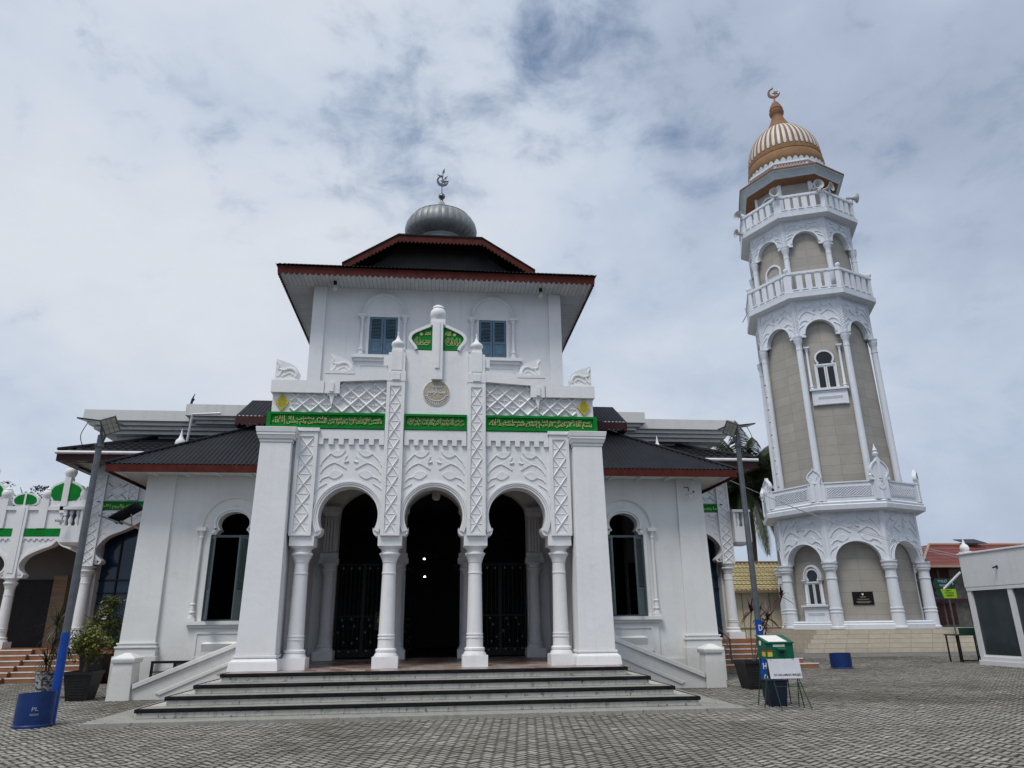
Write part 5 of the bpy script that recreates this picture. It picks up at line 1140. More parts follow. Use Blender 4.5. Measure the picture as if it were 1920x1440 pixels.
# windows of the minaret: one at the foot, one on the shaft, louvred arches above
def mwin(k, A_, zb, s, bottom, arched):
    fr = MB(); fr.M = F(k); y = -A_; zl = zb + 1.50 * s; hw = 0.52 * s
    hs = [(-0.42 * s, zl)] + [(a, zl + 0.42 * s + (b - zl - 0.42 * s) * 0.92) for a, b in horseshoe(0, zl + 0.42 * s, 0.45 * s, 0.34 * s, 22)] + [(0.42 * s, zl)]
    band(fr, hs, 0.0, 0.10 * s, y - 0.13, y); band(fr, [(-hw, zb), (-hw, zl)], 0.0, 0.10 * s, y - 0.12, y); band(fr, [(hw, zl), (hw, zb)], 0.0, 0.10 * s, y - 0.12, y)
    fr.box(-hw - 0.1 * s, hw + 0.1 * s, y - 0.125, y, zl - 0.05 * s, zl + 0.05 * s)
    for s2 in (-1, 1):
        fr.box(*sorted((s2 * 0.012 * s, s2 * 0.095 * s)), y - 0.09, y, zb, zl - 0.051 * s); fr.box(*sorted((s2 * (hw - 0.07 * s), s2 * (hw - 0.001))), y - 0.09, y, zb, zl - 0.051 * s)
        for za in (zb, zl - 0.13 * s): fr.box(*sorted((s2 * 0.096 * s, s2 * (hw - 0.071 * s))), y - 0.09, y, za, za + 0.07 * s)
        co = (0.66 if arched else 0.92) * s; ch_ = (1.62 if arched else 2.62) * s
        fr.lathe([(0.13 * s, zb), (0.10 * s, zb + 0.10 * s), (0.13 * s, zb + 0.14 * s), (0.12 * s, zb + 0.2 * s), (0.08 * s, zb + 0.26 * s), (0.065 * s, zb + ch_ - 0.22 * s), (0.09 * s, zb + ch_ - 0.20 * s), (0.07 * s, zb + ch_ - 0.16 * s), (0.14 * s, zb + ch_)], 12, s2 * co, y - 0.09); fr.box(s2 * co - 0.16 * s, s2 * co + 0.16 * s, y - 0.24, y, zb + ch_, zb + ch_ + 0.08 * s)
    if arched:
        pa = arcpts(0, zb + 1.72 * s, 0.60 * s, pi, 0, 22, 0.78 * s); band(fr, pa, 0.0, 0.16 * s, y - 0.14, y); band(fr, pa, 0.05 * s, 0.12 * s, y - 0.18, y - 0.139)
    fr.box(-1.08 * s, 1.08 * s, y - 0.28, y, zb - 0.12 * s, zb - 0.001); fr.box(-0.98 * s, 0.98 * s, y - 0.16, y, bottom, zb - 0.121 * s)
    for q0, q1 in ((0.84, 0.90), (0.10, 0.16)): fr.box(-0.82 * s, 0.82 * s, y - 0.19, y - 0.159, bottom + (zb - bottom) * q0 - 0.08, bottom + (zb - bottom) * q1 - 0.08)
    fr.frus((-0.66 * s, 0.66 * s, y - 0.17, y - 0.159), (-0.66 * s, 0.66 * s, y - 0.22, y - 0.159), bottom + (zb - bottom) * 0.35, bottom + (zb - bottom) * 0.5)
    o = fr.build('minaret_window', MINW, mnt, 40)
    g = MB(); g.M = F(k); g.box(-hw + 0.001, hw - 0.001, y - 0.05, y - 0.001, zb, zl); g.prism(hs, y - 0.05, y - 0.001); g.build('window_glass', GLASSD, o)
mwin(7, ap(3.62), 2.45, 0.86, PZ + 0.44, True); mwin(0, ap(3.42), 15.42, 1.06, 14.35, False)
for k, A_, zb, hgt in ((7, ap(3.25), 22.5, 1.75), (7, ap(2.68), 28.6, 1.25)):
    fr = MB(); fr.M = F(k); y = -A_; hw_ = 0.5
    path = arcpts(0, zb + hgt, hw_ + 0.1, pi, 0, 20); band(fr, path, -0.06, 0.06, y - 0.09, y)
    for s2 in (-1, 1): fr.box(*sorted((s2 * (hw_ + 0.02), s2 * (hw_ + 0.17))), y - 0.09, y, zb, zb + hgt - 0.001)
    o = fr.build('louvred_window', MINW, mnt, 40)
    lv = MB(); lv.M = F(k); z = zb
    lv.box(-hw_, hw_, y - 0.05, y - 0.001, zb, zb + hgt * 0.9)
    while z < zb + hgt * 0.85: lv.add([(-hw_ * 0.9, y - 0.09, z), (hw_ * 0.9, y - 0.09, z), (hw_ * 0.9, y - 0.05, z + 0.07), (-hw_ * 0.9, y - 0.05, z + 0.07)], [(0, 1, 2, 3)]); z += 0.1
    lv.build('louvre', PALEBL, o)
# cornice, dome, finial
mb = MB(); octa(mb, [(2.6, 30.85), (3.35, 31.02), (3.40, 31.06)], False); mb.build('eave_soffit', BROWN2, mnt)
mb = MB(); octa(mb, [(3.36, 31.03), (3.42, 31.20), (3.60, 31.40), (3.80, 31.52), (3.80, 31.60)], False); mb.build('eave_cornice', PALEBL, mnt)
mb = MB(); octa(mb, [(3.80, 31.59), (3.86, 31.60), (3.86, 31.70), (3.2, 32.1), (2.85, 32.14)], False); mb.build('lantern_roof', BROWN2, mnt)
mb = MB(); octa(mb, [(2.86, 32.10), (2.86, 32.52), (2.96, 32.56), (2.96, 32.70), (2.4, 32.72)], False); dr = mb.build('dome_drum', MINW, mnt)
for k in (6, 7, 0, 1, 2):
    mb = MB(); mb.M = F(k); A_ = ap(2.86); h = hwid(2.86); x = -h + 0.08
    while x < h - 0.16: mb.bar((x, -A_, 32.28), (x + 0.13, -A_, 32.5), 0.07, 0.03); mb.bar((x + 0.13, -A_, 32.5), (x + 0.17, -A_, 32.28), 0.05, 0.03); x += 0.2
    mb.build('drum_ornament', SALMON, dr)
mb = MB(); n = 40
for i in range(n):
    a = 2 * pi * (i + 0.5) / n; mb.M = Matrix.Translation((MX, MY, 0)) @ Matrix.Rotation(a + pi / 2, 4, 'Z'); w = 2 * 2.62 * pi / n / 2 * 0.96
    mb.prism([(-w, 32.7), (-w, 32.85), (-w * 0.55, 33.03), (0, 33.12), (w * 0.55, 33.03), (w, 32.85), (w, 32.7)], -2.70, -2.58)
mb.build('scalloped_collar', PALEBL, dr)
dprof = [(2.48, 32.78), (2.62, 32.98), (2.71, 33.28), (2.69, 33.65), (2.61, 33.95)]
mb = MB(); mb.lathe([(p.x, p.y) for p in crom(dprof, 4)], 64, MX, MY, 0, False); mb.lathe([(2.54, 33.95), (2.64, 33.97), (2.64, 34.04), (2.52, 34.06)], 64, MX, MY, 0, False); dm = mb.build('dome', BROWNDOME, mnt, 50)
up_prof = [(p.x, p.y) for p in crom([(2.56, 34.05), (2.56, 34.55), (2.46, 35.15), (2.22, 35.78), (1.86, 36.35), (1.40, 36.86), (0.86, 37.28)], 6)]
NS = 40; per = 8; nn = NS * per; vs = []; fs = []
for j, (r, z) in enumerate(up_prof):
    for i in range(nn):
        a = 2 * pi * i / nn; t = (i % per) / per; k = -0.055 if (0.06 < t < 0.62 and 3 < j < len(up_prof) - 2) else 0.0; k += 0.03 if t >= 0.6 else 0
        k *= min(1, r / 1.2); vs.append((MX + (r + k) * cos(a), MY + (r + k) * sin(a), z))
for j in range(len(up_prof) - 1):
    for i in range(nn): fs.append((j * nn + i, j * nn + (i + 1) % nn, (j + 1) * nn + (i + 1) % nn, (j + 1) * nn + i))
mb = MB(); mb.add(vs, fs); ob = mb.build('ribbed_dome', BROWNDOME, mnt, 40, fix=False)
mb = MB(); jl = len(up_prof)
for i in range(NS):                                  # white flutes with rounded feet
    a0 = 2 * pi * (i * per + 0.04 * per) / nn; a1 = 2 * pi * (i * per + 0.60 * per) / nn; V = []; f_ = []
    rows = list(range(4, jl - 2)); 
    for q, j in enumerate(rows):
        r, z = up_prof[j]; r -= 0.01; sh = 0.5 if q == 0 else (0.85 if q == 1 else 1.0); am = (a0 + a1) / 2; hw_ = (a1 - a0) / 2 * sh
        r += 0.012; V += [(MX + r * cos(am - hw_), MY + r * sin(am - hw_), z), (MX + (r + 0.022) * cos(am), MY + (r + 0.022) * sin(am), z), (MX + r * cos(am + hw_), MY + r * sin(am + hw_), z)]
    for q in range(len(rows) - 1): f_ += [(3 * q, 3 * q + 1, 3 * q + 4, 3 * q + 3), (3 * q + 1, 3 * q + 2, 3 * q + 5, 3 * q + 4)]
    mb.add(V, f_)
mb.build('dome_flute', DFLUTE, ob, 60, fix=False)
mb = MB(); mb.lathe([(1.02, 37.14), (0.98, 37.28), (0.82, 37.50), (0.58, 37.98), (0.41, 38.48), (0.44, 38.6), (0.52, 38.75), (0.54, 38.95), (0.46, 39.05), (0.47, 39.1), (0.50, 39.22), (0.42, 39.38), (0.40, 39.42), (0.40, 39.52), (0.30, 39.64), (0.28, 39.68), (0.27, 39.78), (0.18, 39.9), (0.10, 40.0), (0.06, 40.05), (0.05, 40.35)], 28, MX, MY); fi = mb.build('dome_finial', BROWN2, mnt, 40)
mb = MB(); mb.M = Matrix.Translation((MX, MY, 0)) @ Matrix.Rotation(-0.45, 4, 'Z'); crescent(mb, 0.02, 40.80, 0.46, -0.06, 0.06, 0.75); star(mb, 0.14, 40.78, 0.26, -0.04, 0.04, 1.9); mb.tube([(0, 0, 41.2), (0, 0, 41.5)], 0.012, 4); mb.build('crescent', BROWN2, fi)

# ================================================================== kiosk at the right edge
KX = 20.15
kio = thing('kiosk', (KX, 26.2, 0), 'small white flat-roofed kiosk with dark glass walls at the right edge', 'kiosk')
mb = MB(); mb.box(KX - 0.05, KX + 5, 16.0, 26.25, -0.05, 0.16); mb.box(KX, KX + 5, 16.0, 26.2, 0.161, 0.30); mb.build('kiosk_base', KIOSKW, kio, None, 0.015)
mb = MB(); mb.box(KX - 0.03, KX + 5.2, 15.9, 26.24, 2.72, 3.92); mb.box(KX - 0.07, KX + 5.25, 15.85, 26.28, 3.92, 3.99); mb.build('kiosk_parapet', KIOSKW, kio, None, 0.015)
mb = MB(); mb.box(KX - 0.02, KX + 5, 16, 26.2, 2.60, 2.719)
for y in (26.0, 24.0, 22.0, 20.0): mb.box(KX, KX + 0.2, y, y + 0.2, 0.30, 2.60)
mb.box(KX + 0.201, KX + 5, 26.0, 26.2, 0.3, 2.6)
mb.build('kiosk_post', KIOSKW, kio)
mb = MB(); mb.box(KX + 0.08, KX + 0.10, 16, 25.99, 0.301, 2.599); mb.build('kiosk_glass', GLASSK, kio)
mb = MB(); mb.box(KX + 0.05, KX + 0.079, 16, 25.99, 0.301, 0.35); mb.build('window_sill', KIOSKW, kio)
mb = MB(); mb.box(KX + 0.0, KX + 0.3, 25.9, 26.2, 3.99, 4.05); mb.lathe([(0.09, 4.05), (0.14, 4.08), (0.17, 4.17), (0.13, 4.28), (0.06, 4.34), (0.03, 4.45), (0, 4.55)], 14, KX + 0.15, 26.05); mb.build('spire_finial', WHITEL, kio, 50)
mb = MB(); mb.tube([(KX - 0.05, 26.26, 3.30), (KX - 0.55, 26.7, 2.70)], 0.045, 6); mb.build('white_bracket', WHITEL, kio)
mb = MB(); mb.box(KX - 0.037, KX - 0.029, 24.35, 24.43, 3.3, 3.42); mb.tube([(KX - 0.03, 24.4, 3.38), (KX - 0.19, 24.4, 3.33)], 0.03, 8); mb.build('wall_spout', BLACK, kio)

# ================================================================== houses beyond
yh = thing('beige_house', (20, 50, 0), 'beige plank house with a yellow tiled roof behind the lamp post', 'house')
HY = 47.0
mb = MB(); mb.box(15.5, 25.4, HY + 0.6, HY + 6, 0, 3.62); w_ = mb.build('house_wall', CREAM, yh)
mb = MB(); x = 15.6
while x < 25.2: mb.box(x, x + 0.035, HY + 0.57, HY + 0.599, 0.4, 3.5); x += 0.95
mb.box(15.5, 25.4, HY + 0.56, HY + 0.599, 1.12, 1.18); mb.build('wall_batten', BROWNWALL, w_)
mb = MB(); mb.add([(15.0, HY, 3.52), (25.9, HY, 3.52), (25.9, HY + 2.9, 5.50), (15.0, HY + 2.9, 5.50), (15.0, HY + 5.8, 3.52), (25.9, HY + 5.8, 3.52)], [(0, 1, 2, 3), (3, 2, 5, 4)]); mb.build('tiled_roof', YROOF, yh, fix=False)
mb = MB()
for k in range(10):
    z = 3.52 + 0.198 * k; y = HY + 0.29 * k; n = 36; vs = []; fs = []
    for i in range(n * 4 + 1):
        xx = 15.0 + 10.9 * i / (n * 4); hgt = 0.04 + 0.034 * cos(2 * pi * i / 4)
        vs += [(xx, y - 0.02, z - 0.012), (xx, y - 0.02, z + hgt), (xx, y + 0.31, z + 0.198 + hgt * 0.6)]
    for i in range(n * 4): fs += [(3 * i, 3 * i + 3, 3 * i + 4, 3 * i + 1), (3 * i + 1, 3 * i + 4, 3 * i + 5, 3 * i + 2)]
    mb.add(vs, fs)
mb.build('roof_tiles', YROOF, yh, 60, fix=False)
mb = MB(); mb.box(15.0, 25.9, HY - 0.02, HY + 0.01, 3.36, 3.51); mb.box(15.0, 25.9, HY + 2.8, HY + 3.0, 5.5, 5.6); mb.build('fascia', BROWNWALL, yh)
rh = thing('red_roofed_house', (40, 54, 0), 'old timber house with red tiled hip roof and dark red louvres behind the kiosk', 'house')
mb = MB(); mb.box(37.0, 50, 52.5, 60, 0, 5.5); mb.build('house_wall', GREYCONC, rh)
mb = MB()
for i in range(8):
    x = 37.4 + i * 0.95
    if i % 3 != 2:
        for z0, z1 in ((1.2, 2.7), (3.2, 5.2)):
            mb.box(x, x + 0.75, 52.42, 52.499, z0, z1); z = z0 + 0.05
            while z < z1 - 0.08: mb.add([(x + 0.06, 52.38, z), (x + 0.69, 52.38, z), (x + 0.69, 52.42, z + 0.06), (x + 0.06, 52.42, z + 0.06)], [(0, 1, 2, 3)]); z += 0.09
mb.box(36.9, 50, 52.2, 52.41, 2.85, 3.0); mb.box(36.8, 50, 51.9, 52.4, 5.2, 5.3); mb.build('louvred_shutter', REDSHUT, rh)
mb = MB(); mb.add([(36.4, 51.6, 5.35), (50, 51.6, 5.35), (50, 54.5, 7.2), (39.4, 54.5, 7.2), (36.4, 58, 5.35), (39.4, 56, 7.2), (50, 56, 7.2)], [(0, 1, 2, 3), (0, 3, 5, 4), (3, 2, 6, 5)]); mb.build('hip_roof', RROOF, rh, fix=False)
mb = MB(); mb.tube([(36.4, 51.6, 5.4), (39.4, 54.5, 7.25)], 0.10, 6); mb.tube([(39.4, 54.5, 7.25), (50, 54.5, 7.25)], 0.10, 6); mb.box(36.4, 50, 51.55, 51.6, 5.25, 5.42); mb.build('roof_ridge', SALMON, rh)
sp = MB(); sp.add([(42.3, 54.0, 7.28), (43.9, 53.8, 7.28), (43.4, 54.5, 7.66), (41.7, 54.7, 7.66)], [(0, 1, 2, 3)]); sp.v += [(a, b, c - 0.05) for a, b, c in sp.v]; sp.f += [(7, 6, 5, 4), (0, 4, 5, 1), (1, 5, 6, 2), (2, 6, 7, 3), (3, 7, 4, 0)]
spo = sp.build('solar_panel', SOLAR); tag(spo, 'dark solar panel standing above the red tiled roof', 'solar panel')
brk = MB(); brk.tube([(42.5, 54.2, 7.35), (42.5, 54.2, 7.0)], 0.03, 5); brk.tube([(43.3, 54.2, 7.4), (43.3, 54.2, 7.0)], 0.03, 5); brk.build('support_leg', STEEL, spo)

# ================================================================== trees and plants
def leafcloud(mb, n, cx, cy, cz, rx, ry, rz, size, lean=0.35):
    for _ in range(n):
        while True:
            a, b, c = random.uniform(-1, 1), random.uniform(-1, 1), random.uniform(-1, 1); d = a * a + b * b + c * c
            if 0.12 < d < 1: break
        p = Vector((cx + a * rx, cy + b * ry, cz + c * rz)); s = size * random.uniform(0.6, 1.3)
        u = Vector((random.gauss(0, 1), random.gauss(0, 1), random.gauss(0, 0.6))).normalized(); v = u.cross(Vector((random.gauss(0, 0.4), random.gauss(0, 0.4), 1))).normalized()
        mb.add([(p - u * s)[:], (p + v * s * 0.42)[:], (p + u * s)[:], (p - v * s * 0.42)[:]], [(0, 1, 2, 3)])
def strap(mb, base, az, el, L, w, droop, n=7):
    p = Vector(base); d = Vector((cos(az) * cos(el), sin(az) * cos(el), sin(el))); side = Vector((-sin(az), cos(az), 0)); V = []; F_ = []
    for i in range(n + 1):
        t = i / n; ww = w * (0.55 + 1.2 * t * (1 - t)) * (1 - t ** 3) + 0.002
        V += [(p + side * ww)[:], (p - side * ww + Vector((0, 0, 0)))[:]]; p = p + d * (L / n); d = (d + Vector((0, 0, -droop / n))).normalized()
    for i in range(n): F_.append((2 * i, 2 * i + 1, 2 * i + 3, 2 * i + 2))
    mb.add(V, F_)
palm = thing('coconut_palm', (24.3, 53.5, 0), 'coconut palm with drooping dark fronds between the mosque hall and the minaret', 'palm tree')
mb = MB(); mb.tube([(24.0, 53.5, 0), (24.2, 53.5, 4), (24.4, 53.5, 8), (24.3, 53.5, 11.9)], [0.26, 0.2, 0.17, 0.2], 12); mb.build('trunk', BARK, palm, 50)
def frond(mb, base, az, el, L, droop, n=34):
    p = Vector(base); d = Vector((cos(az) * cos(el), sin(az) * cos(el), sin(el))); pts = []
    for i in range(n + 1):
        pts.append(p.copy()); p = p + d * (L / n); d = (d + Vector((0, 0, -droop / n * (0.4 + 1.3 * i / n)))).normalized()
    mb.tube([q[:] for q in pts[::3]], [0.035 * (1 - i / (len(pts[::3]))) + 0.006 for i in range(len(pts[::3]))], 5)
    side = Vector((-sin(az), cos(az), 0))
    for i in range(4, n):
        t = i / n; ll = (0.30 + 1.0 * sin(pi * min(1, t * 0.9 + 0.12))) * 0.75 * L / 4
        d = (pts[i + 1] - pts[i]).normalized()
        for s in (-1, 1):
            for e in (0, 0.34, 0.67):
                b = pts[i] + (pts[i + 1] - pts[i]) * e; q = (side * s * 0.8 + d * 0.55 + Vector((0, 0, -0.45 - 0.5 * t - random.uniform(0, 0.25)))).normalized()
                m_ = b + q * ll * 0.55; tip = b + q * ll * 0.9 + Vector((0, 0, -ll * 0.25)); wv = d * 0.028
                mb.add([(b - wv)[:], (b + wv)[:], (m_ + wv)[:], tip[:], (m_ - wv)[:]], [(0, 1, 2, 3, 4)])
for i in range(46):
    az = i * 2.399 + random.uniform(-0.2, 0.2); el = radians(random.choice((74, 60, 45, 25, 5, -18, -35, -50, 30)))
    mb = MB(); frond(mb, (24.3, 53.5, 11.9), az, el, random.uniform(5.0, 6.4), random.uniform(1.5, 2.5)); mb.build('frond', LEAF_P, palm, fix=False)
def smalltree(cx, cy, zt, r, seed, lab):
    random.seed(seed); t = thing('tree', (cx, cy, 0), lab, 'tree')
    mb = MB(); mb.tube([(cx, cy, 0), (cx + 0.1, cy, zt * 0.5), (cx, cy, zt - 0.2)], [0.16, 0.12, 0.03], 8)
    for i in range(12):
        a = random.uniform(0, 6.28); z = zt * random.uniform(0.5, 0.95); mb.tube([(cx, cy, z), (cx + cos(a) * r * 0.8, cy + sin(a) * r * 0.8, z + 0.5)], [0.04, 0.012], 5)
    mb.build('trunk', BARK, t, 50)
    mb = MB()
    for i in range(26):
        a = random.uniform(0, 6.28); q = random.uniform(0.1, 1) * r; z = zt - 1.8 + random.uniform(0, 1) * 2.0; leafcloud(mb, 40, cx + cos(a) * q, cy + sin(a) * q, z, 0.34, 0.34, 0.16, 0.09)
    mb.build('crown', LEAF_T, t, fix=False)
smalltree(-19.6, 36.5, 8.0, 1.9, 5, 'dark leafy tree showing behind the small green crest of the left arcade')
def taperpot(mb, x, y, wb, wt, h, t=0.03):
    mb.frus((x - wb, x + wb, y - wb, y + wb), (x - wt, x + wt, y - wt, y + wt), 0.0, h - 0.05)
    for a in ((x - wt - 0.02, x + wt + 0.02, y - wt - 0.02, y - wt + 0.03), (x - wt - 0.02, x + wt + 0.02, y + wt - 0.03, y + wt + 0.02), (x - wt - 0.02, x - wt + 0.03, y - wt + 0.03, y + wt - 0.03), (x + wt - 0.03, x + wt + 0.02, y - wt + 0.03, y + wt - 0.03)): mb.box(*a, h - 0.049, h + 0.02)
def pot_ribs(mb, x, y, wb, wt, h):
    for k in range(7):
        z = 0.08 + k * (h - 0.2) / 7; w = wb + (wt - wb) * z / h; mb.box(x - w * 0.62, x + w * 0.62, y - w - 0.012, y - w + 0.01, z, z + 0.025)
def potted(x, y, lab): return thing('potted_plant', (x, y, 0), lab, 'potted plant', 'potted plants in the courtyard')
random.seed(3)
# 1 stained bucket with a spiky dragon plant
t = potted(-9.55, 20.35, 'spiky dragon plant in a round white-stained black bucket behind the left lamp post'); x, y = -9.55, 20.35
mb = MB(); mb.lathe([(0.20, 0), (0.27, 0.60), (0.29, 0.60), (0.29, 0.64), (0.25, 0.64), (0.24, 0.56)], 22, x, y); mb.build('pot', POTW, t, 40); mb = MB(); mb.lathe([(0.24, 0.56), (0.24, 0.57)], 16, x, y); mb.build('soil', SOIL, t)
mb = MB(); mb.tube([(x, y, 0.55), (x + 0.05, y, 1.1), (x + 0.02, y, 1.75)], [0.03, 0.025, 0.02], 6); mb.tube([(x - 0.05, y, 0.55), (x - 0.07, y, 0.8)], 0.025, 6); mb.tube([(x + 0.06, y, 0.9), (x + 0.33, y, 1.2)], 0.02, 6); mb.build('stem', BARK, t, 50)
mb = MB()
for (bx, bz, n, L) in ((x + 0.02, 1.75, 60, 0.62), (x - 0.08, 0.88, 55, 0.55), (x + 0.33, 1.2, 50, 0.52), (x, 1.2, 40, 0.5)):
    for i in range(n): strap(mb, (bx, y, bz + random.uniform(-0.08, 0.05)), random.uniform(0, 6.28), radians(random.uniform(-45, 80)), L * random.uniform(0.7, 1.1), 0.014, random.uniform(0.4, 1.4), 5)
mb.build('foliage', LEAF_D, t, fix=False)
# 2 big black square pot with a round bush
t = potted(-8.35, 19.75, 'yellow-green round bush in a wide tapered black square pot next to the left newel'); x, y = -8.42, 19.75
mb = MB(); taperpot(mb, x, y, 0.235, 0.325, 0.64); pot_ribs(mb, x, y, 0.235, 0.325, 0.64); mb.build('pot', POT, t); mb = MB(); mb.box(x - 0.29, x + 0.29, y - 0.29, y + 0.29, 0.57, 0.595); mb.build('soil', SOIL, t)
mb = MB(); mb.tube([(x, y, 0.6), (x + 0.02, y, 0.9), (x, y, 1.3)], [0.05, 0.04, 0.02], 8)
for a in range(9): an = a * 0.7; mb.tube([(x, y, 0.80 + 0.03 * a), (x + 0.4 * cos(an), y + 0.4 * sin(an), 1.0 + 0.05 * a)], [0.02, 0.006], 5)
mb.build('stem', BARK, t, 50)
mb = MB()
for i in range(70):
    a, b, c = random.gauss(0, 0.22), random.gauss(0, 0.22), random.gauss(0, 0.17); leafcloud(mb, 30, x + 0.02 + a, y + b, 1.30 + c, 0.17, 0.17, 0.12, 0.055)
mb.build('foliage', LEAF_Y, t, fix=False)
# 3 tall feathery shrub
t = potted(-10.2, 25.4, 'tall feathery green shrub in a black pot before the blue glass arch'); x, y = -10.55, 25.4
mb = MB(); taperpot(mb, x, y, 0.30, 0.36, 0.85); mb.build('pot', POT, t); mb = MB(); mb.box(x - 0.33, x + 0.33, y - 0.33, y + 0.33, 0.78, 0.80); mb.build('soil', SOIL, t)
mb = MB(); mb.tube([(x, y, 0.75), (x, y, 1.4), (x + 0.2, y, 2.3)], [0.05, 0.04, 0.01], 8)
for a in range(14): an = a * 1.9; mb.tube([(x, y, 0.9 + 0.07 * a), (x + 0.6 * cos(an), y + 0.6 * sin(an), 1.1 + 0.08 * a)], [0.02, 0.005], 5)
mb.build('stem', BARK, t, 50)
mb = MB()
for i in range(120):
    zz = random.uniform(0, 1) ** 1.2; rr = (1 - zz) * 0.72 + 0.16; a = random.uniform(0, 6.28); q = rr * sqrt(random.uniform(0, 1)); leafcloud(mb, 30, x + 0.22 * zz + q * cos(a), y + q * sin(a), 0.95 + zz * 1.6, 0.2, 0.2, 0.15, 0.055)
mb.build('foliage', LEAF_G, t, fix=False)
# 4 cordyline at the right
t = potted(8.35, 18.7, 'maroon-leaved cordyline in a tapered black pot behind the right lamp post'); x, y = 8.15, 18.9
mb = MB(); taperpot(mb, x + 0.1, y, 0.27, 0.37, 0.66); pot_ribs(mb, x + 0.1, y, 0.27, 0.37, 0.66); mb.build('pot', POT, t); mb = MB(); mb.box(x - 0.24, x + 0.44, y - 0.34, y + 0.34, 0.58, 0.60); mb.build('soil', SOIL, t)
stems = [((x + 0.12, y, 0.6), (x + 0.30, y, 1.3), (x + 0.38, y, 1.62)), ((x + 0.15, y, 0.6), (x + 0.5, y, 1.45), (x + 1.08, y, 2.22)), ((x + 0.1, y, 0.6), (x + 0.12, y, 1.3), (x + 0.2, y, 1.85)), ((x + 0.14, y, 0.6), (x + 0.48, y, 1.2), (x + 0.62, y, 1.7))]
mb = MB()
for s in stems: mb.tube([p[:] for p in crom(s, 5)], 0.016, 6)
mb.build('stem', BARK, t, 50)
mb = MB()
for s, n in zip(stems, (20, 16, 20, 16)):
    for i in range(n): strap(mb, s[-1], random.uniform(0, 6.28), radians(random.uniform(-35, 85)), random.uniform(0.32, 0.58), 0.034, random.uniform(0.5, 1.6), 6)
mb.build('foliage', LEAF_R, t, fix=False)

# ================================================================== solar street lamps
def street_lamp(x, y, H, headdir, lab, bluez, lean=0.0):
    t = thing('street_lamp', (x, y, 0), lab, 'street lamp', 'solar street lamps')
    mb = MB(); mb.tube([(x, y, -0.02), (x, y, H * 0.5), (x, y, H)], [0.075, 0.068, 0.058], 14); mb.build('pole', STEEL, t, 50)
    mb = MB(); mb.tube([(x, y, 0.0), (x, y, bluez)], [0.080, 0.078], 14); mb.build('blue_sleeve', BLUEPT, t, 50)
    mb = MB(); mb.tube([(x, y, H - 0.25), (x, y, H - 0.19)], 0.085, 14); mb.build('clamp', STEEL, t, 40)
    s = headdir
    mb = MB(); mb.tube([(x, y, H - 0.3), (x + s * 0.18, y - 0.12, H + 0.10)], 0.028, 8); mb.tube([(x, y, H), (x - s * 0.02, y, H + 0.26)], 0.03, 8); mb.build('arm', STEEL, t, 40)
    mb = MB(); mb.M = Matrix.Translation((x + s * 0.24, y - 0.22, H + 0.16)) @ Matrix.Rotation(radians(-34), 4, 'X') @ Matrix.Rotation(radians(-s * 30), 4, 'Y'); mb.box(-0.155, 0.155, -0.21, 0.21, -0.025, 0.025); h = mb.build('lamp_head', STEEL, t, None, 0.01)
    m2 = MB(); m2.M = mb.M
    for i in range(3):
        for j in range(3): m2.box(-0.128 + i * 0.088, -0.128 + i * 0.088 + 0.078, -0.18 + j * 0.122, -0.18 + j * 0.122 + 0.11, -0.031, -0.0255)
    m2.build('led_panel', LEDM, h)
    mb = MB(); mb.M = Matrix.Translation((x - s * 0.02, y, H + 0.28)) @ Matrix.Rotation(radians(s * 7), 4, 'Y') @ Matrix.Rotation(radians(6), 4, 'X'); mb.box(-0.40, 0.40, -0.24, 0.24, -0.015, 0.015); mb.build('solar_panel', SOLAR, t)
    mb = MB(); mb.tube([p[:] for p in crom([(x - s * 0.25, y - 0.1, H + 0.26), (x - s * 0.34, y - 0.12, H - 0.05), (x - s * 0.2, y - 0.12, H - 0.32), (x, y - 0.08, H - 0.2)], 6)], 0.008, 5); mb.build('cable', BLACK, t)
    return t
l1 = street_lamp(-6.85, 15.06, 5.42, 1, 'grey solar street lamp rising from the blue half drum on the left', 1.58)
l2 = street_lamp(7.55, 16.75, 6.02, -1, 'grey solar street lamp with a lettered blue base behind the green box', 1.66)
mb = MB()
for ch_, z in (('D', 1.48), ('E', 1.20), ('I', 0.92), ('H', 0.66), ('O', 0.42), ('N', 0.20)): text(mb, ch_, 7.55, 16.75 - 0.083, z, 0.085 if ch_ != 'I' else 0.03, 0.13, 0.004, 0.02)
mb.build('pole_lettering', WHITEL, l2)
wlp = thing('wall_solar_lamp', (-8.5, 22.2, 4.4), 'solar wall lamp with tilted panel fixed at the left corner of the mosque', 'wall lamp')
mb = MB(); mb.tube([(-8.45, 22.1, 4.35), (-9.05, 21.9, 4.58)], 0.03, 6); mb.tube([(-8.75, 22.0, 4.47), (-8.8, 21.95, 4.8)], 0.02, 6); mb.build('bracket', SALMON, wlp)
mb = MB(); mb.M = Matrix.Translation((-8.92, 21.9, 4.82)) @ Matrix.Rotation(radians(-32), 4, 'Y') @ Matrix.Rotation(radians(-18), 4, 'X'); mb.box(-0.42, 0.42, -0.24, 0.24, -0.015, 0.015); mb.build('solar_panel', SOLAR, wlp)
mb = MB(); mb.M = Matrix.Translation((-9.3, 21.85, 4.62)) @ Matrix.Rotation(radians(20), 4, 'Y'); mb.box(-0.32, 0.32, -0.14, 0.14, -0.025, 0.025); mb.build('lamp_head', STEEL, wlp)

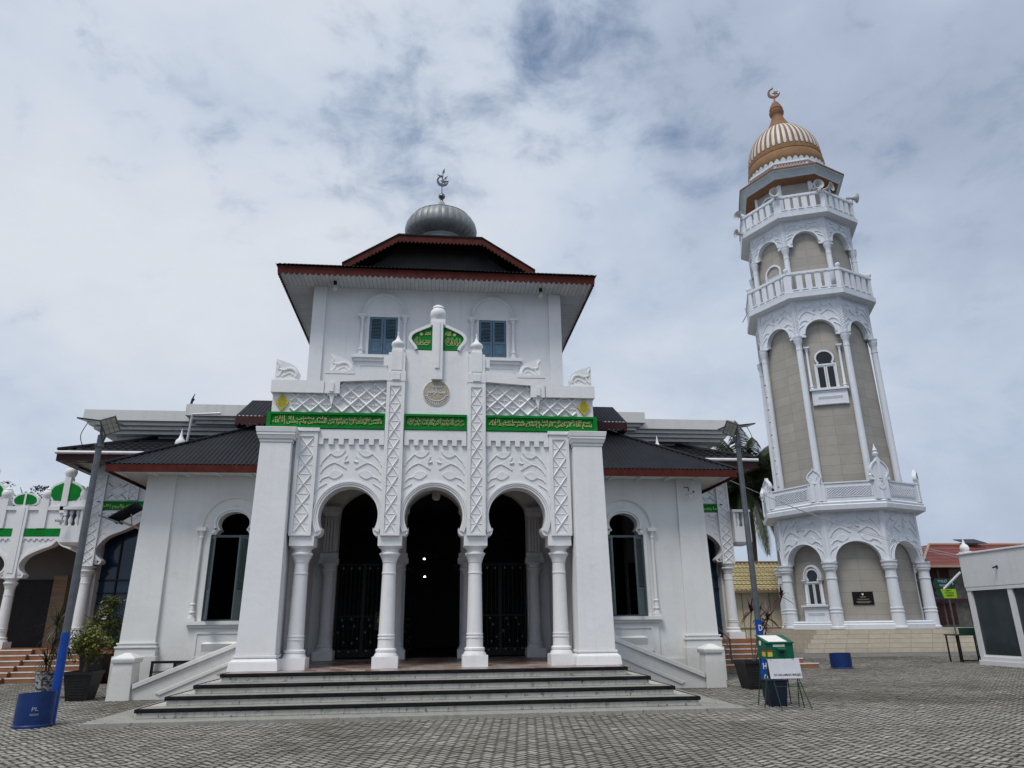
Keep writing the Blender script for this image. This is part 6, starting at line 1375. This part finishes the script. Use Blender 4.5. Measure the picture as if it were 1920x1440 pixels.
# ================================================================== courtyard objects
def drum(cx, cy, r, h, lab, rz=0.0, cut=0.12):
    t = thing('blue_drum_tub', (cx, cy, 0), lab, 'tub', 'cut blue drums used as tubs'); mb = MB(); n = 40; V = []; F_ = []
    prof = [(r * 1.06, 0.0, 0), (r * 1.06, 0.03, 0), (r * 0.99, 0.05, 0), (r, h * 0.5, 0), (r * 0.985, h, 1), (r * 0.955, h, 1), (r * 0.95, 0.06, 0), (0.0, 0.05, 0)]
    for q, z, c in prof:
        for i in range(n): a = 2 * pi * i / n; V.append((cx + q * cos(a), cy + q * sin(a), z + (cut * cos(a + rz) if c else 0)))
    for j in range(len(prof) - 1):
        for i in range(n): F_.append((j * n + i, j * n + (i + 1) % n, (j + 1) * n + (i + 1) % n, (j + 1) * n + i))
    mb.add(V, F_); mb.build('tub', BLUEPL, t, 40); return t
d1 = drum(-7.02, 14.78, 0.30, 0.565, 'blue plastic half drum with faded lettering round the foot of the left lamp post', 0.3, 0.02)
mb = MB(); V0 = len(mb.v); text(mb, 'PL', 0, 0, 0.31, 0.10, 0.06, 0.004, 0.01); text(mb, 'NAGAN', 0, 0, 0.22, 0.13, 0.035, 0.004, 0.005)
mb.v = [(-7.02 + (0.302 - b) * sin(a / 0.30 + 0.45), 14.78 - (0.302 - b) * cos(a / 0.30 + 0.45), c) for a, b, c in mb.v]; mb.build('faded_lettering', PALEBLUE, d1)
drum(14.45, 25.75, 0.36, 0.50, 'blue plastic half drum standing alone on the paving before the minaret steps', 0.2, 0.01)
bin_ = thing('waste_bin', (7.0, 15.1, 0), 'navy plastic waste bin behind the white sign board', 'bin')
mb = MB(); mb.frus((6.84, 7.17, 14.97, 15.27), (6.80, 7.21, 14.93, 15.31), 0, 0.46); mb.box(6.79, 7.22, 14.92, 15.32, 0.46, 0.50); mb.build('bin_body', NAVY, bin_, None, 0.015)
bx = thing('donation_box', (7.1, 14.9, 0), 'green metal donation box with stickers on thin green legs', 'donation box'); gx, gy = 6.84, 14.78
mb = MB()
mb.prism([(0, 0), (0.42, 0), (0.42, 0.42), (0.0, 0.30)], -0.29, 0.29); mb.v = [(7.06 + b, gy + a, 0.90 + c) for a, b, c in mb.v]; mb.build('box_body', BOXG, bx, None, 0.006)
mb = MB(); mb.add([(6.76, gy - 0.03, 1.197), (7.36, gy - 0.03, 1.197), (7.36, gy + 0.45, 1.335), (6.76, gy + 0.45, 1.335), (6.76, gy - 0.03, 1.217), (7.36, gy - 0.03, 1.217), (7.36, gy + 0.45, 1.355), (6.76, gy + 0.45, 1.355)], [(0, 3, 2, 1), (4, 5, 6, 7), (0, 1, 5, 4), (1, 2, 6, 5), (2, 3, 7, 6), (3, 0, 4, 7)]); mb.build('box_lid', BOXG, bx)
mb = MB(); mb.add([(6.84, gy + 0.0, 1.228), (7.24, gy + 0.0, 1.228), (7.20, gy + 0.40, 1.343), (6.80, gy + 0.40, 1.343)], [(0, 1, 2, 3)]); mb.box(6.92, 7.17, gy - 0.005, gy - 0.0005, 1.13, 1.175); mb.build('paper_label', PAPER, bx, fix=False)
mb = MB(); mb.box(7.01, 7.15, gy - 0.03, gy - 0.0005, 0.98, 1.08); mb.add([(6.99, gy - 0.07, 1.075), (7.17, gy - 0.07, 1.075), (7.17, gy, 1.11), (6.99, gy, 1.11), (6.99, gy - 0.07, 1.085), (7.17, gy - 0.07, 1.085), (7.17, gy, 1.12), (6.99, gy, 1.12)], [(0, 3, 2, 1), (4, 5, 6, 7), (0, 1, 5, 4), (1, 2, 6, 5), (2, 3, 7, 6), (3, 0, 4, 7)]); mb.build('slot_hood', BOXG, bx)
mb = MB(); mb.box(7.03, 7.13, gy - 0.032, gy - 0.0305, 0.99, 1.05); mb.build('slot', BLACK, bx)
mb = MB(); mb.box(6.766, 6.7695, gy + 0.05, gy + 0.20, 0.945, 1.03); mb.box(6.79, 6.89, gy - 0.006, gy - 0.0005, 0.945, 1.03); mb.build('yellow_sticker', YELLOW, bx)
mb = MB(); mb.box(6.766, 6.7695, gy + 0.05, gy + 0.20, 1.031, 1.065); mb.box(6.79, 6.89, gy - 0.006, gy - 0.0005, 1.031, 1.065); mb.build('red_sticker', REDST, bx)
mb = MB(); mb.lathe([(0.05, 0), (0.05, 0.004)], 16); mb.v = [(6.769 - c, gy + 0.25 + a * 1.0, 1.20 + b) for a, b, c in mb.v]; mb.build('round_sticker', PAPER, bx)
for nm, (xa, ya), (xb, yb) in (('leg', (6.80, gy + 0.05), (6.56, gy - 0.10)), ('leg', (7.32, gy + 0.05), (7.40, gy - 0.05)), ('leg', (6.80, gy + 0.38), (6.72, gy + 0.55)), ('leg', (7.32, gy + 0.38), (7.42, gy + 0.55))):
    mb = MB(); mb.tube([(xa, ya, 0.90), (xb, yb, 0.0)], 0.012, 6); mb.build('leg', LEGG, bx)
sg_ = thing('sign_board', (6.9, 14.45, 0), 'white board on thin green legs reading DI HALAMAN MASJID', 'sign')
mb = MB(); mb.M = Matrix.Translation((6.945, 14.42, 0.735)) @ Matrix.Rotation(radians(-10), 4, 'X'); BM = mb.M.copy(); mb.box(-0.325, 0.325, -0.008, 0.008, -0.18, 0.18); mb.build('board', BOARD, sg_, None, 0.003)
mb = MB(); mb.M = BM; text(mb, 'DI HALAMAN MASJID', 0.03, -0.0082, -0.118, 0.56, 0.055, 0.002, 0.02); mb.build('board_lettering', BLACK, sg_)
mb = MB(); mb.M = BM
for a in (-0.25, 0.25): mb.lathe([(0.008, 0), (0.008, 0.004)], 8, a, 0); 
mb.v = mb.v[:0]; mb.f = []
for a in (-0.26, 0.2): mb.box(a - 0.008, a + 0.008, -0.011, -0.0085, 0.155, 0.170)
mb.build('screw', BLACK, sg_)
for (xa, xb, yb) in ((6.68, 6.70, 14.22), (7.20, 7.32, 14.26)):
    mb = MB(); mb.tube([(xa, 14.43, 0.58), (xb, yb, 0.0)], 0.010, 6); mb.build('leg', LEGG, sg_)
    mb = MB(); mb.tube([(xa + 0.02, 14.45, 0.88), (xb + 0.03, 14.85, 0.0)], 0.010, 6); mb.build('leg', LEGG, sg_)
mb = MB(); mb.tube([(6.69, 14.35, 0.42), (7.25, 14.37, 0.42)], 0.008, 5); mb.build('cross_rail', LEGG, sg_)
hr = thing('handrail', (10.6, 27.2, 0), 'thin dark metal handrail climbing the terracotta steps at the right', 'handrail')
mb = MB(); mb.tube([(10.75, 26.5, 0.0), (10.75, 26.5, 1.0)], 0.03, 8); mb.tube([(10.35, 28.0, 0.97), (10.35, 28.0, 1.95)], 0.025, 8); mb.build('post', STEEL, hr)
for z in (1.0, 0.72, 0.44):
    mb = MB(); mb.tube([(10.75, 26.5, z), (10.35, 28.0, z + 0.95)], 0.022 if z == 1.0 else 0.014, 6); mb.build('rail', STEEL, hr)
tb = thing('iron_table', (21.3, 28.3, 0), 'black iron table frame standing by the kiosk corner', 'table')
mb = MB(); mb.box(20.3, 21.6, 27.4, 28.2, 0.98, 1.03); mb.box(20.9, 21.5, 27.5, 28.1, 1.031, 1.26); mb.build('table_top', DGREEN, tb)
for x, y in ((20.35, 27.45), (20.35, 28.15), (21.1, 27.45), (21.55, 28.15), (20.75, 28.1)):
    mb = MB(); mb.box(x, x + 0.045, y, y + 0.045, 0, 0.98); mb.build('leg', IRON, tb)
mb = MB(); mb.box(20.38, 21.1, 27.46, 27.48, 0.06, 0.10); mb.build('cross_rail', IRON, tb)
bn = thing('black_rack', (-6.6, 20.4, 0), 'low black metal rack standing behind the left ramped wall', 'rack')
mb = MB(); mb.box(-7.05, -5.4, 20.2, 20.28, 0.78, 0.84); mb.box(-7.05, -7.0, 20.2, 20.28, 0.0, 0.779); mb.box(-5.45, -5.4, 20.2, 20.28, 0.0, 0.779); mb.box(-6.5, -6.44, 20.2, 20.28, 0.0, 0.779); mb.build('frame', IRON, bn)
mb = MB(); mb.box(-6.43, -5.46, 20.22, 20.25, 0.2, 0.779); mb.box(-6.999, -6.501, 20.22, 20.25, 0.55, 0.60); mb.build('panel', STEEL, bn)

# signs by the red-roofed house
s1 = thing('direction_sign', (26.9, 36.4, 3.35), 'dark green arrow sign reading TOILET WANITA beside the kiosk', 'sign', 'arrow signs on the post by the kiosk')
mb = MB(); mb.prism([(26.15, 3.28), (26.3, 3.62), (27.25, 3.62), (27.45, 3.40), (27.30, 3.12), (26.25, 3.12)], 36.40, 36.44); mb.build('panel', DGREEN, s1)
mb = MB(); text(mb, 'TOILET', 26.70, 36.399, 3.48, 0.55, 0.13, 0.004, 0.01); mb.build('sign_lettering', PALEBLUE, s1); mb = MB(); text(mb, 'WANITA', 26.75, 36.399, 3.26, 0.55, 0.13, 0.004, 0.01); mb.build('sign_lettering', PALEBLUE, s1); mb = MB(); mb.tube([(27.2, 36.395, 3.5), (27.25, 36.395, 3.3)], 0.035, 6); mb.build('arrow_mark', PALEBLUE, s1)
s2 = thing('direction_sign', (26.9, 36.4, 2.85), 'lime and dark green arrow sign reading TEMPAT WUDHU WANITA beside the kiosk', 'sign', 'arrow signs on the post by the kiosk')
mb = MB(); mb.prism([(26.62, 2.62), (26.50, 3.08), (27.36, 3.08), (27.36, 2.62)], 36.40, 36.44); mb.build('panel', LIME, s2)
mb = MB(); mb.prism([(26.18, 2.85), (26.30, 3.08), (26.499, 3.08), (26.619, 2.62), (26.42, 2.62)], 36.40, 36.44); mb.build('arrow_tip', DGREEN, s2)
mb = MB(); text(mb, 'TEMPAT', 26.95, 36.399, 3.0, 0.36, 0.07, 0.004, 0.02); mb.build('sign_lettering', BLACK, s2); mb = MB(); text(mb, 'WUDHU', 26.96, 36.399, 2.88, 0.50, 0.07, 0.004, 0.02); mb.build('sign_lettering', BLACK, s2); mb = MB(); text(mb, 'WANITA', 26.98, 36.399, 2.755, 0.44, 0.10, 0.004, 0.02); mb.build('sign_lettering', BLACK, s2)
sp_ = thing('sign_post', (26.9, 36.5, 0), 'thin steel post carrying two green arrow signs', 'post')
mb = MB(); mb.tube([(26.95, 36.49, 0), (26.95, 36.49, 3.6)], 0.04, 8); mb.build('post', STEEL, sp_)
# plaque on the minaret
pq = MB(); pq.M = F(0); pq.box(-0.55, 0.55, -ap(3.62) - 0.05, -ap(3.62) - 0.002, 2.40, 3.12); po = pq.build('plaque', PLAQUE); tag(po, 'black stone plaque with a small crest on the beige face of the minaret', 'plaque')
m2 = MB(); m2.M = F(0); y = -ap(3.62) - 0.051
m2.lathe([(0.06, 0), (0.05, 0.01)], 10); m2.v = []; m2.f = []
m2.prism([(-0.05, 3.02), (0.05, 3.02), (0.05, 2.96), (0, 2.90), (-0.05, 2.96)], y - 0.006, y)
m2.build('plaque_crest', WHITEL, po)
m3_ = MB(); m3_.M = F(0)
for z, w in ((2.84, 0.18), (2.80, 0.12), (2.71, 0.32), (2.67, 0.28), (2.58, 0.40), (2.54, 0.38), (2.50, 0.30)): m3_.box(-w, w, y - 0.003, y, z, z + 0.012)
m3_.build('plaque_lettering', OCHRE, po)
# loudspeakers on the third balcony
def horn(p, az, lab, s=1.0):
    t = thing('loudspeaker', p, lab, 'loudspeaker', 'horn loudspeakers round the top balcony'); T = Matrix.Translation(p) @ Matrix.Rotation(az, 4, 'Z') @ Matrix.Rotation(pi / 2, 4, 'X')
    mb = MB(); mb.M = T; mb.lathe([(0.05 * s, -0.35 * s), (0.10 * s, -0.33 * s), (0.10 * s, -0.20 * s), (0.07 * s, -0.15 * s), (0.09 * s, 0.0), (0.16 * s, 0.15 * s), (0.27 * s, 0.26 * s), (0.33 * s, 0.30 * s), (0.34 * s, 0.32 * s), (0.31 * s, 0.31 * s), (0.24 * s, 0.25 * s), (0.13 * s, 0.14 * s), (0.05 * s, 0.02 * s)], 22, 0, 0, 0, False); mb.build('horn', HORN, t, 50)
    mb = MB(); mb.M = T; mb.lathe([(0.0, 0.16 * s), (0.05 * s, 0.15 * s), (0.055 * s, 0.02 * s)], 14, 0, 0, 0, False); mb.build('driver', HORN, t, 50)
    mb = MB(); mb.tube([(p[0], p[1], p[2] - 0.1), (p[0], p[1], p[2] - 0.42 * s)], 0.025, 6); mb.build('bracket', STEEL, t); return t
RB = 4.07
def vtx(k, R): 
    a = -pi / 2 + MR + pi / 8 + k * pi / 4; return MX + R * cos(a), MY + R * sin(a)
for (k, f_, az, lab, zz, s) in ((-2, 0.0, radians(-62), 'grey horn loudspeaker on the left corner of the top minaret balcony', 29.45, 1.0), (-1, 0.0, radians(-25), 'grey horn loudspeaker on the front left corner of the top balcony', 29.50, 1.05), (0, -0.12, radians(-5), 'left of the two horn loudspeakers paired on the front right corner of the top balcony', 29.62, 1.08), (0, 0.16, radians(32), 'right of the two horn loudspeakers paired on the front right corner of the top balcony', 29.58, 1.0), (1, 0.0, radians(78), 'grey horn loudspeaker on the right corner of the top balcony', 29.62, 1.1)):
    a, b = vtx(k, RB); c, d = vtx(k + (1 if f_ > 0 else -1), RB); f_ = abs(f_); horn((a + (c - a) * f_, b + (d - b) * f_, zz), az, lab, s)
a, b = vtx(-2, 4.0); horn((a - 0.35, b - 0.1, 27.95), radians(-80), 'small grey horn loudspeaker hung below the left corner of the top balcony', 0.9)
a, b = vtx(0, 2.95); horn((a, b, 30.1), radians(15), 'grey horn loudspeaker against the lantern wall behind the paired horns', 1.1)
for x, lab in ((-3.35, 'small white bulb lamp under the left end of the tower eave'), (3.35, 'small white bulb lamp under the right end of the tower eave')):
    el_ = thing('eave_lamp', (x, 21.25, 12.1), lab, 'lamp', 'bulb lamps under the tower eave')
    mb = MB(); mb.lathe([(0.05, 12.20), (0.06, 12.10), (0.05, 12.05)], 10, x, 21.25); mb.build('holder', BLACK, el_, 40)
    mb = MB(); mb.lathe([(0.05, 12.05), (0.09, 11.97), (0.09, 11.91), (0.05, 11.85), (0, 11.84)], 14, x, 21.25); mb.build('bulb', PORCELAIN, el_, 50)
# cameras
def cctv(p, az, lab):
    t = thing('security_camera', p, lab, 'camera', 'security cameras'); mb = MB(); mb.M = Matrix.Translation(p) @ Matrix.Rotation(az, 4, 'Z'); mb.box(-0.05, 0.05, -0.20, 0.08, -0.04, 0.04); mb.lathe([(0.035, -0.14), (0.045, -0.08), (0.045, 0.0)], 12, 0, -0.02); mb.build('camera_body', WHITEL, t, None, 0.008)
    mb = MB(); mb.M = Matrix.Translation(p) @ Matrix.Rotation(az, 4, 'Z'); mb.box(-0.035, 0.035, -0.205, -0.2005, -0.03, 0.03); mb.tube([(0, 0.0, 0.04), (0, 0.03, 0.18), (0, 0.2, 0.2)], 0.018, 6); mb.build('camera_bracket', BLACK, t)
cctv((7.85, 21.35, 5.42), 0.4, 'black and white security camera at the top of the right wing wall')
cctv((AC - 13.0, 27.6, 5.35), -0.8, 'white security camera on the side balcony at the left')
cctv((MX + 4.1 * cos(-pi / 2 + MR + pi / 8 + pi / 4) - 0.1, MY + 4.1 * sin(-pi / 2 + MR + pi / 8 + pi / 4) - 0.4, 4.98), 0.2, 'small dark security camera on the right capital at the foot of the minaret')
# posters on the blue glass (their codes left out)
for i, (x, z, lab) in enumerate(((AC - 11.55, 1.95, 'white paper poster on the blue glass at the left'), (AC + 10.95, 2.05, 'white paper poster on the dark glass behind the right wing'))):
    mb = MB(); mb.box(x - 0.17, x + 0.17, AY + 0.60, AY + 0.612, z, z + 0.48); o = mb.build('poster', PAPER); tag(o, lab, 'poster', 'posters on the hall glass')
    mb = MB(); mb.box(x - 0.17, x - 0.02, AY + 0.597, AY + 0.5995, z + 0.02, z + 0.06); mb.box(x - 0.12, x + 0.12, AY + 0.597, AY + 0.5995, z + 0.41, z + 0.43); mb.build('poster_print', REDST, o)
# lamp in the porch, lit lamps and sign in the hall
pl = thing('porch_lamp', (0.05, 19.2, 4.9), 'frosted glass lamp hanging under the porch ceiling', 'lamp')
mb = MB(); mb.tube([(0.05, 19.2, 5.76), (0.05, 19.2, 5.15)], 0.02, 6); mb.lathe([(0.05, 5.16), (0.09, 5.12), (0.09, 5.08)], 14, 0.05, 19.2); mb.build('lamp_holder', STEEL, pl)
mb = MB(); mb.lathe([(0.08, 5.08), (0.11, 5.0), (0.11, 4.86), (0.08, 4.80), (0, 4.78)], 18, 0.05, 19.2); mb.build('lamp_globe', PORCELAIN, pl, 50)
for i, (x, y, z, lab) in enumerate(((-0.33, 26, 3.83, 'upper lit lamp in the dark hall seen through the centre arch'), (-0.31, 27, 3.28, 'lower lit lamp in the dark hall seen through the centre arch'), (-1.38, 26, 3.50, 'lit lamp in the dark hall beside the second column'))):
    lb = thing('hall_lamp', (x, y, z), lab, 'lamp', 'lit lamps inside the hall'); mb = MB(); mb.lathe([(0.03, z + 0.03), (0.04, z), (0.03, z - 0.02)], 10, x, y); mb.build('bulb', LIT, lb, 50)
    mb = MB(); mb.tube([(x, y, z + 0.05), (x, y, 5.75)], 0.006, 4); mb.build('cord', BLACK, lb)
gsn = MB(); gsn.box(-1.62, -1.17, 21.70, 21.715, 1.50, 2.0); gso = gsn.build('gate_sign', DGREEN); tag(gso, 'dark green notice with yellow lettering on the left iron gate', 'sign')
mb = MB()
for z, w in ((1.86, 0.10), (1.79, 0.13), (1.72, 0.15)): text(mb, 'MASJID' if z > 1.8 else 'JAGALAH', -1.38, 21.699, z, w * 2, 0.05, 0.004, 0.01)
mb.v = []; mb.f = []
for z, w in ((1.84, 0.12), (1.76, 0.15), (1.70, 0.15)):
    x = -1.39 - w
    while x < -1.39 + w - 0.03: mb.box(x, x + random.uniform(0.02, 0.05), 21.694, 21.6995, z, z + 0.045); x += 0.06
mb.build('sign_lettering', YELLOW, gso)
# overhead cables from the hall to the kiosk
def cable(name, p, q, sag, r, lab):
    p, q = Vector(p), Vector(q); pts = []
    for i in range(25): t = i / 24; v = p.lerp(q, t); v.z -= sag * 4 * t * (1 - t); pts.append(v[:])
    mb = MB(); mb.tube(pts, r, 5); o = mb.build(name, HORN, None, 60); tag(o, lab, 'cable', 'overhead cables in front of the minaret')
cable('overhead_cable', (11.2, 27.2, 7.2), (20.4, 26.3, 3.9), 0.35, 0.011, 'upper grey cable sagging from the hall eave to the kiosk finial')
cable('overhead_cable', (9.2, 21.4, 5.85), (20.4, 26.3, 3.82), 0.30, 0.009, 'lower grey cable sagging from the wing roof corner to the kiosk')
rodm = MB(); rodm.tube([(AC - 9.3, 28.3, 9.95), (AC - 9.28, 28.3, 10.25), (AC - 9.2, 28.3, 10.5)], [0.06, 0.04, 0.012], 6); rodm.tube([(AC - 9.36, 28.3, 10.0), (AC - 9.2, 28.3, 10.28)], 0.03, 5); ro_ = rodm.build('rooftop_fitting', BLACK); tag(ro_, 'small dark fitting on the left end of the raised cornice', 'rooftop fitting')

# ================================================================== ground
mb = MB(); mb.add([(-900, -60, -0.024), (900, -60, -0.024), (900, 1500, -0.024), (-900, 1500, -0.024)], [(0, 1, 2, 3)]); g = mb.build('ground', JOINT, fix=False); tag(g, kind='structure')
mb = MB(); mb.add([(-900, 33.0, -0.006), (900, 33.0, -0.006), (900, 1500, -0.006), (-900, 1500, -0.006)], [(0, 1, 2, 3)]); g = mb.build('far_pavement', GROUND, fix=False); tag(g, kind='structure')
random.seed(21)
w = 0.105; c45, s45 = cos(radians(38)), sin(radians(38)); V = []; FC = []; TONE = []
def inview(x, y):
    if y < 7.5 or y > 33.2: return False
    lim_l = -0.78 * y - 1.5; lim_r = 0.96 * y + 1.5
    if not (lim_l < x < lim_r): return False
    if abs(x) < 5.9 and y > 14.6: return False
    if abs(x) < 8.2 and y > 21.8: return False
    if x < -7.6 and y > 27.9: return False
    if x > 20.6 and y > 16.5 and y < 26.0 : return False
    return True
R_ = 420; e = 0.005; ch = 0.021
for i in range(-R_, R_):
    for j in range(-R_, R_):
        c = (i - j) % 4
        if c == 0: u0, v0, u1, v1 = i * w, j * w, (i + 2) * w, (j + 1) * w
        elif c == 3: u0, v0, u1, v1 = i * w, j * w, (i + 1) * w, (j + 2) * w
        else: continue
        um, vm = (u0 + u1) / 2, (v0 + v1) / 2; X_, Y_ = um * c45 - vm * s45, um * s45 + vm * c45 + 20
        if not inview(X_, Y_): continue
        tone = min(1, max(0.2, random.gauss(0.55, 0.2))); dz = random.gauss(0, 0.003); tx, ty = random.gauss(0, 0.010), random.gauss(0, 0.010)
        near = Y_ < 30; o = len(V)
        def P(u, v, z): return (u * c45 - v * s45, u * s45 + v * c45 + 20, z + dz + (u - um) * tx + (v - vm) * ty)
        if near:
            V += [P(u0 + e, v0 + e, -0.019), P(u1 - e, v0 + e, -0.019), P(u1 - e, v1 - e, -0.019), P(u0 + e, v1 - e, -0.019), P(u0 + ch, v0 + ch, 0), P(u1 - ch, v0 + ch, 0), P(u1 - ch, v1 - ch, 0), P(u0 + ch, v1 - ch, 0)]
            FC += [(o + 4, o + 5, o + 6, o + 7), (o, o + 1, o + 5, o + 4), (o + 1, o + 2, o + 6, o + 5), (o + 2, o + 3, o + 7, o + 6), (o + 3, o, o + 4, o + 7)]; TONE += [tone] + [0.0] * 4
        else:
            V += [P(u0 + ch, v0 + ch, 0), P(u1 - ch, v0 + ch, 0), P(u1 - ch, v1 - ch, 0), P(u0 + ch, v1 - ch, 0)]; FC.append((o, o + 1, o + 2, o + 3)); TONE += [tone]
me = bpy.data.meshes.new('paved_yard'); me.from_pydata(V, [], FC); me.materials.append(PAVER)
at = me.attributes.new('tone', 'FLOAT', 'FACE'); at.data.foreach_set('value', TONE)
py = bpy.data.objects.new('paved_yard', me); COL.objects.link(py); tag(py, kind='structure')
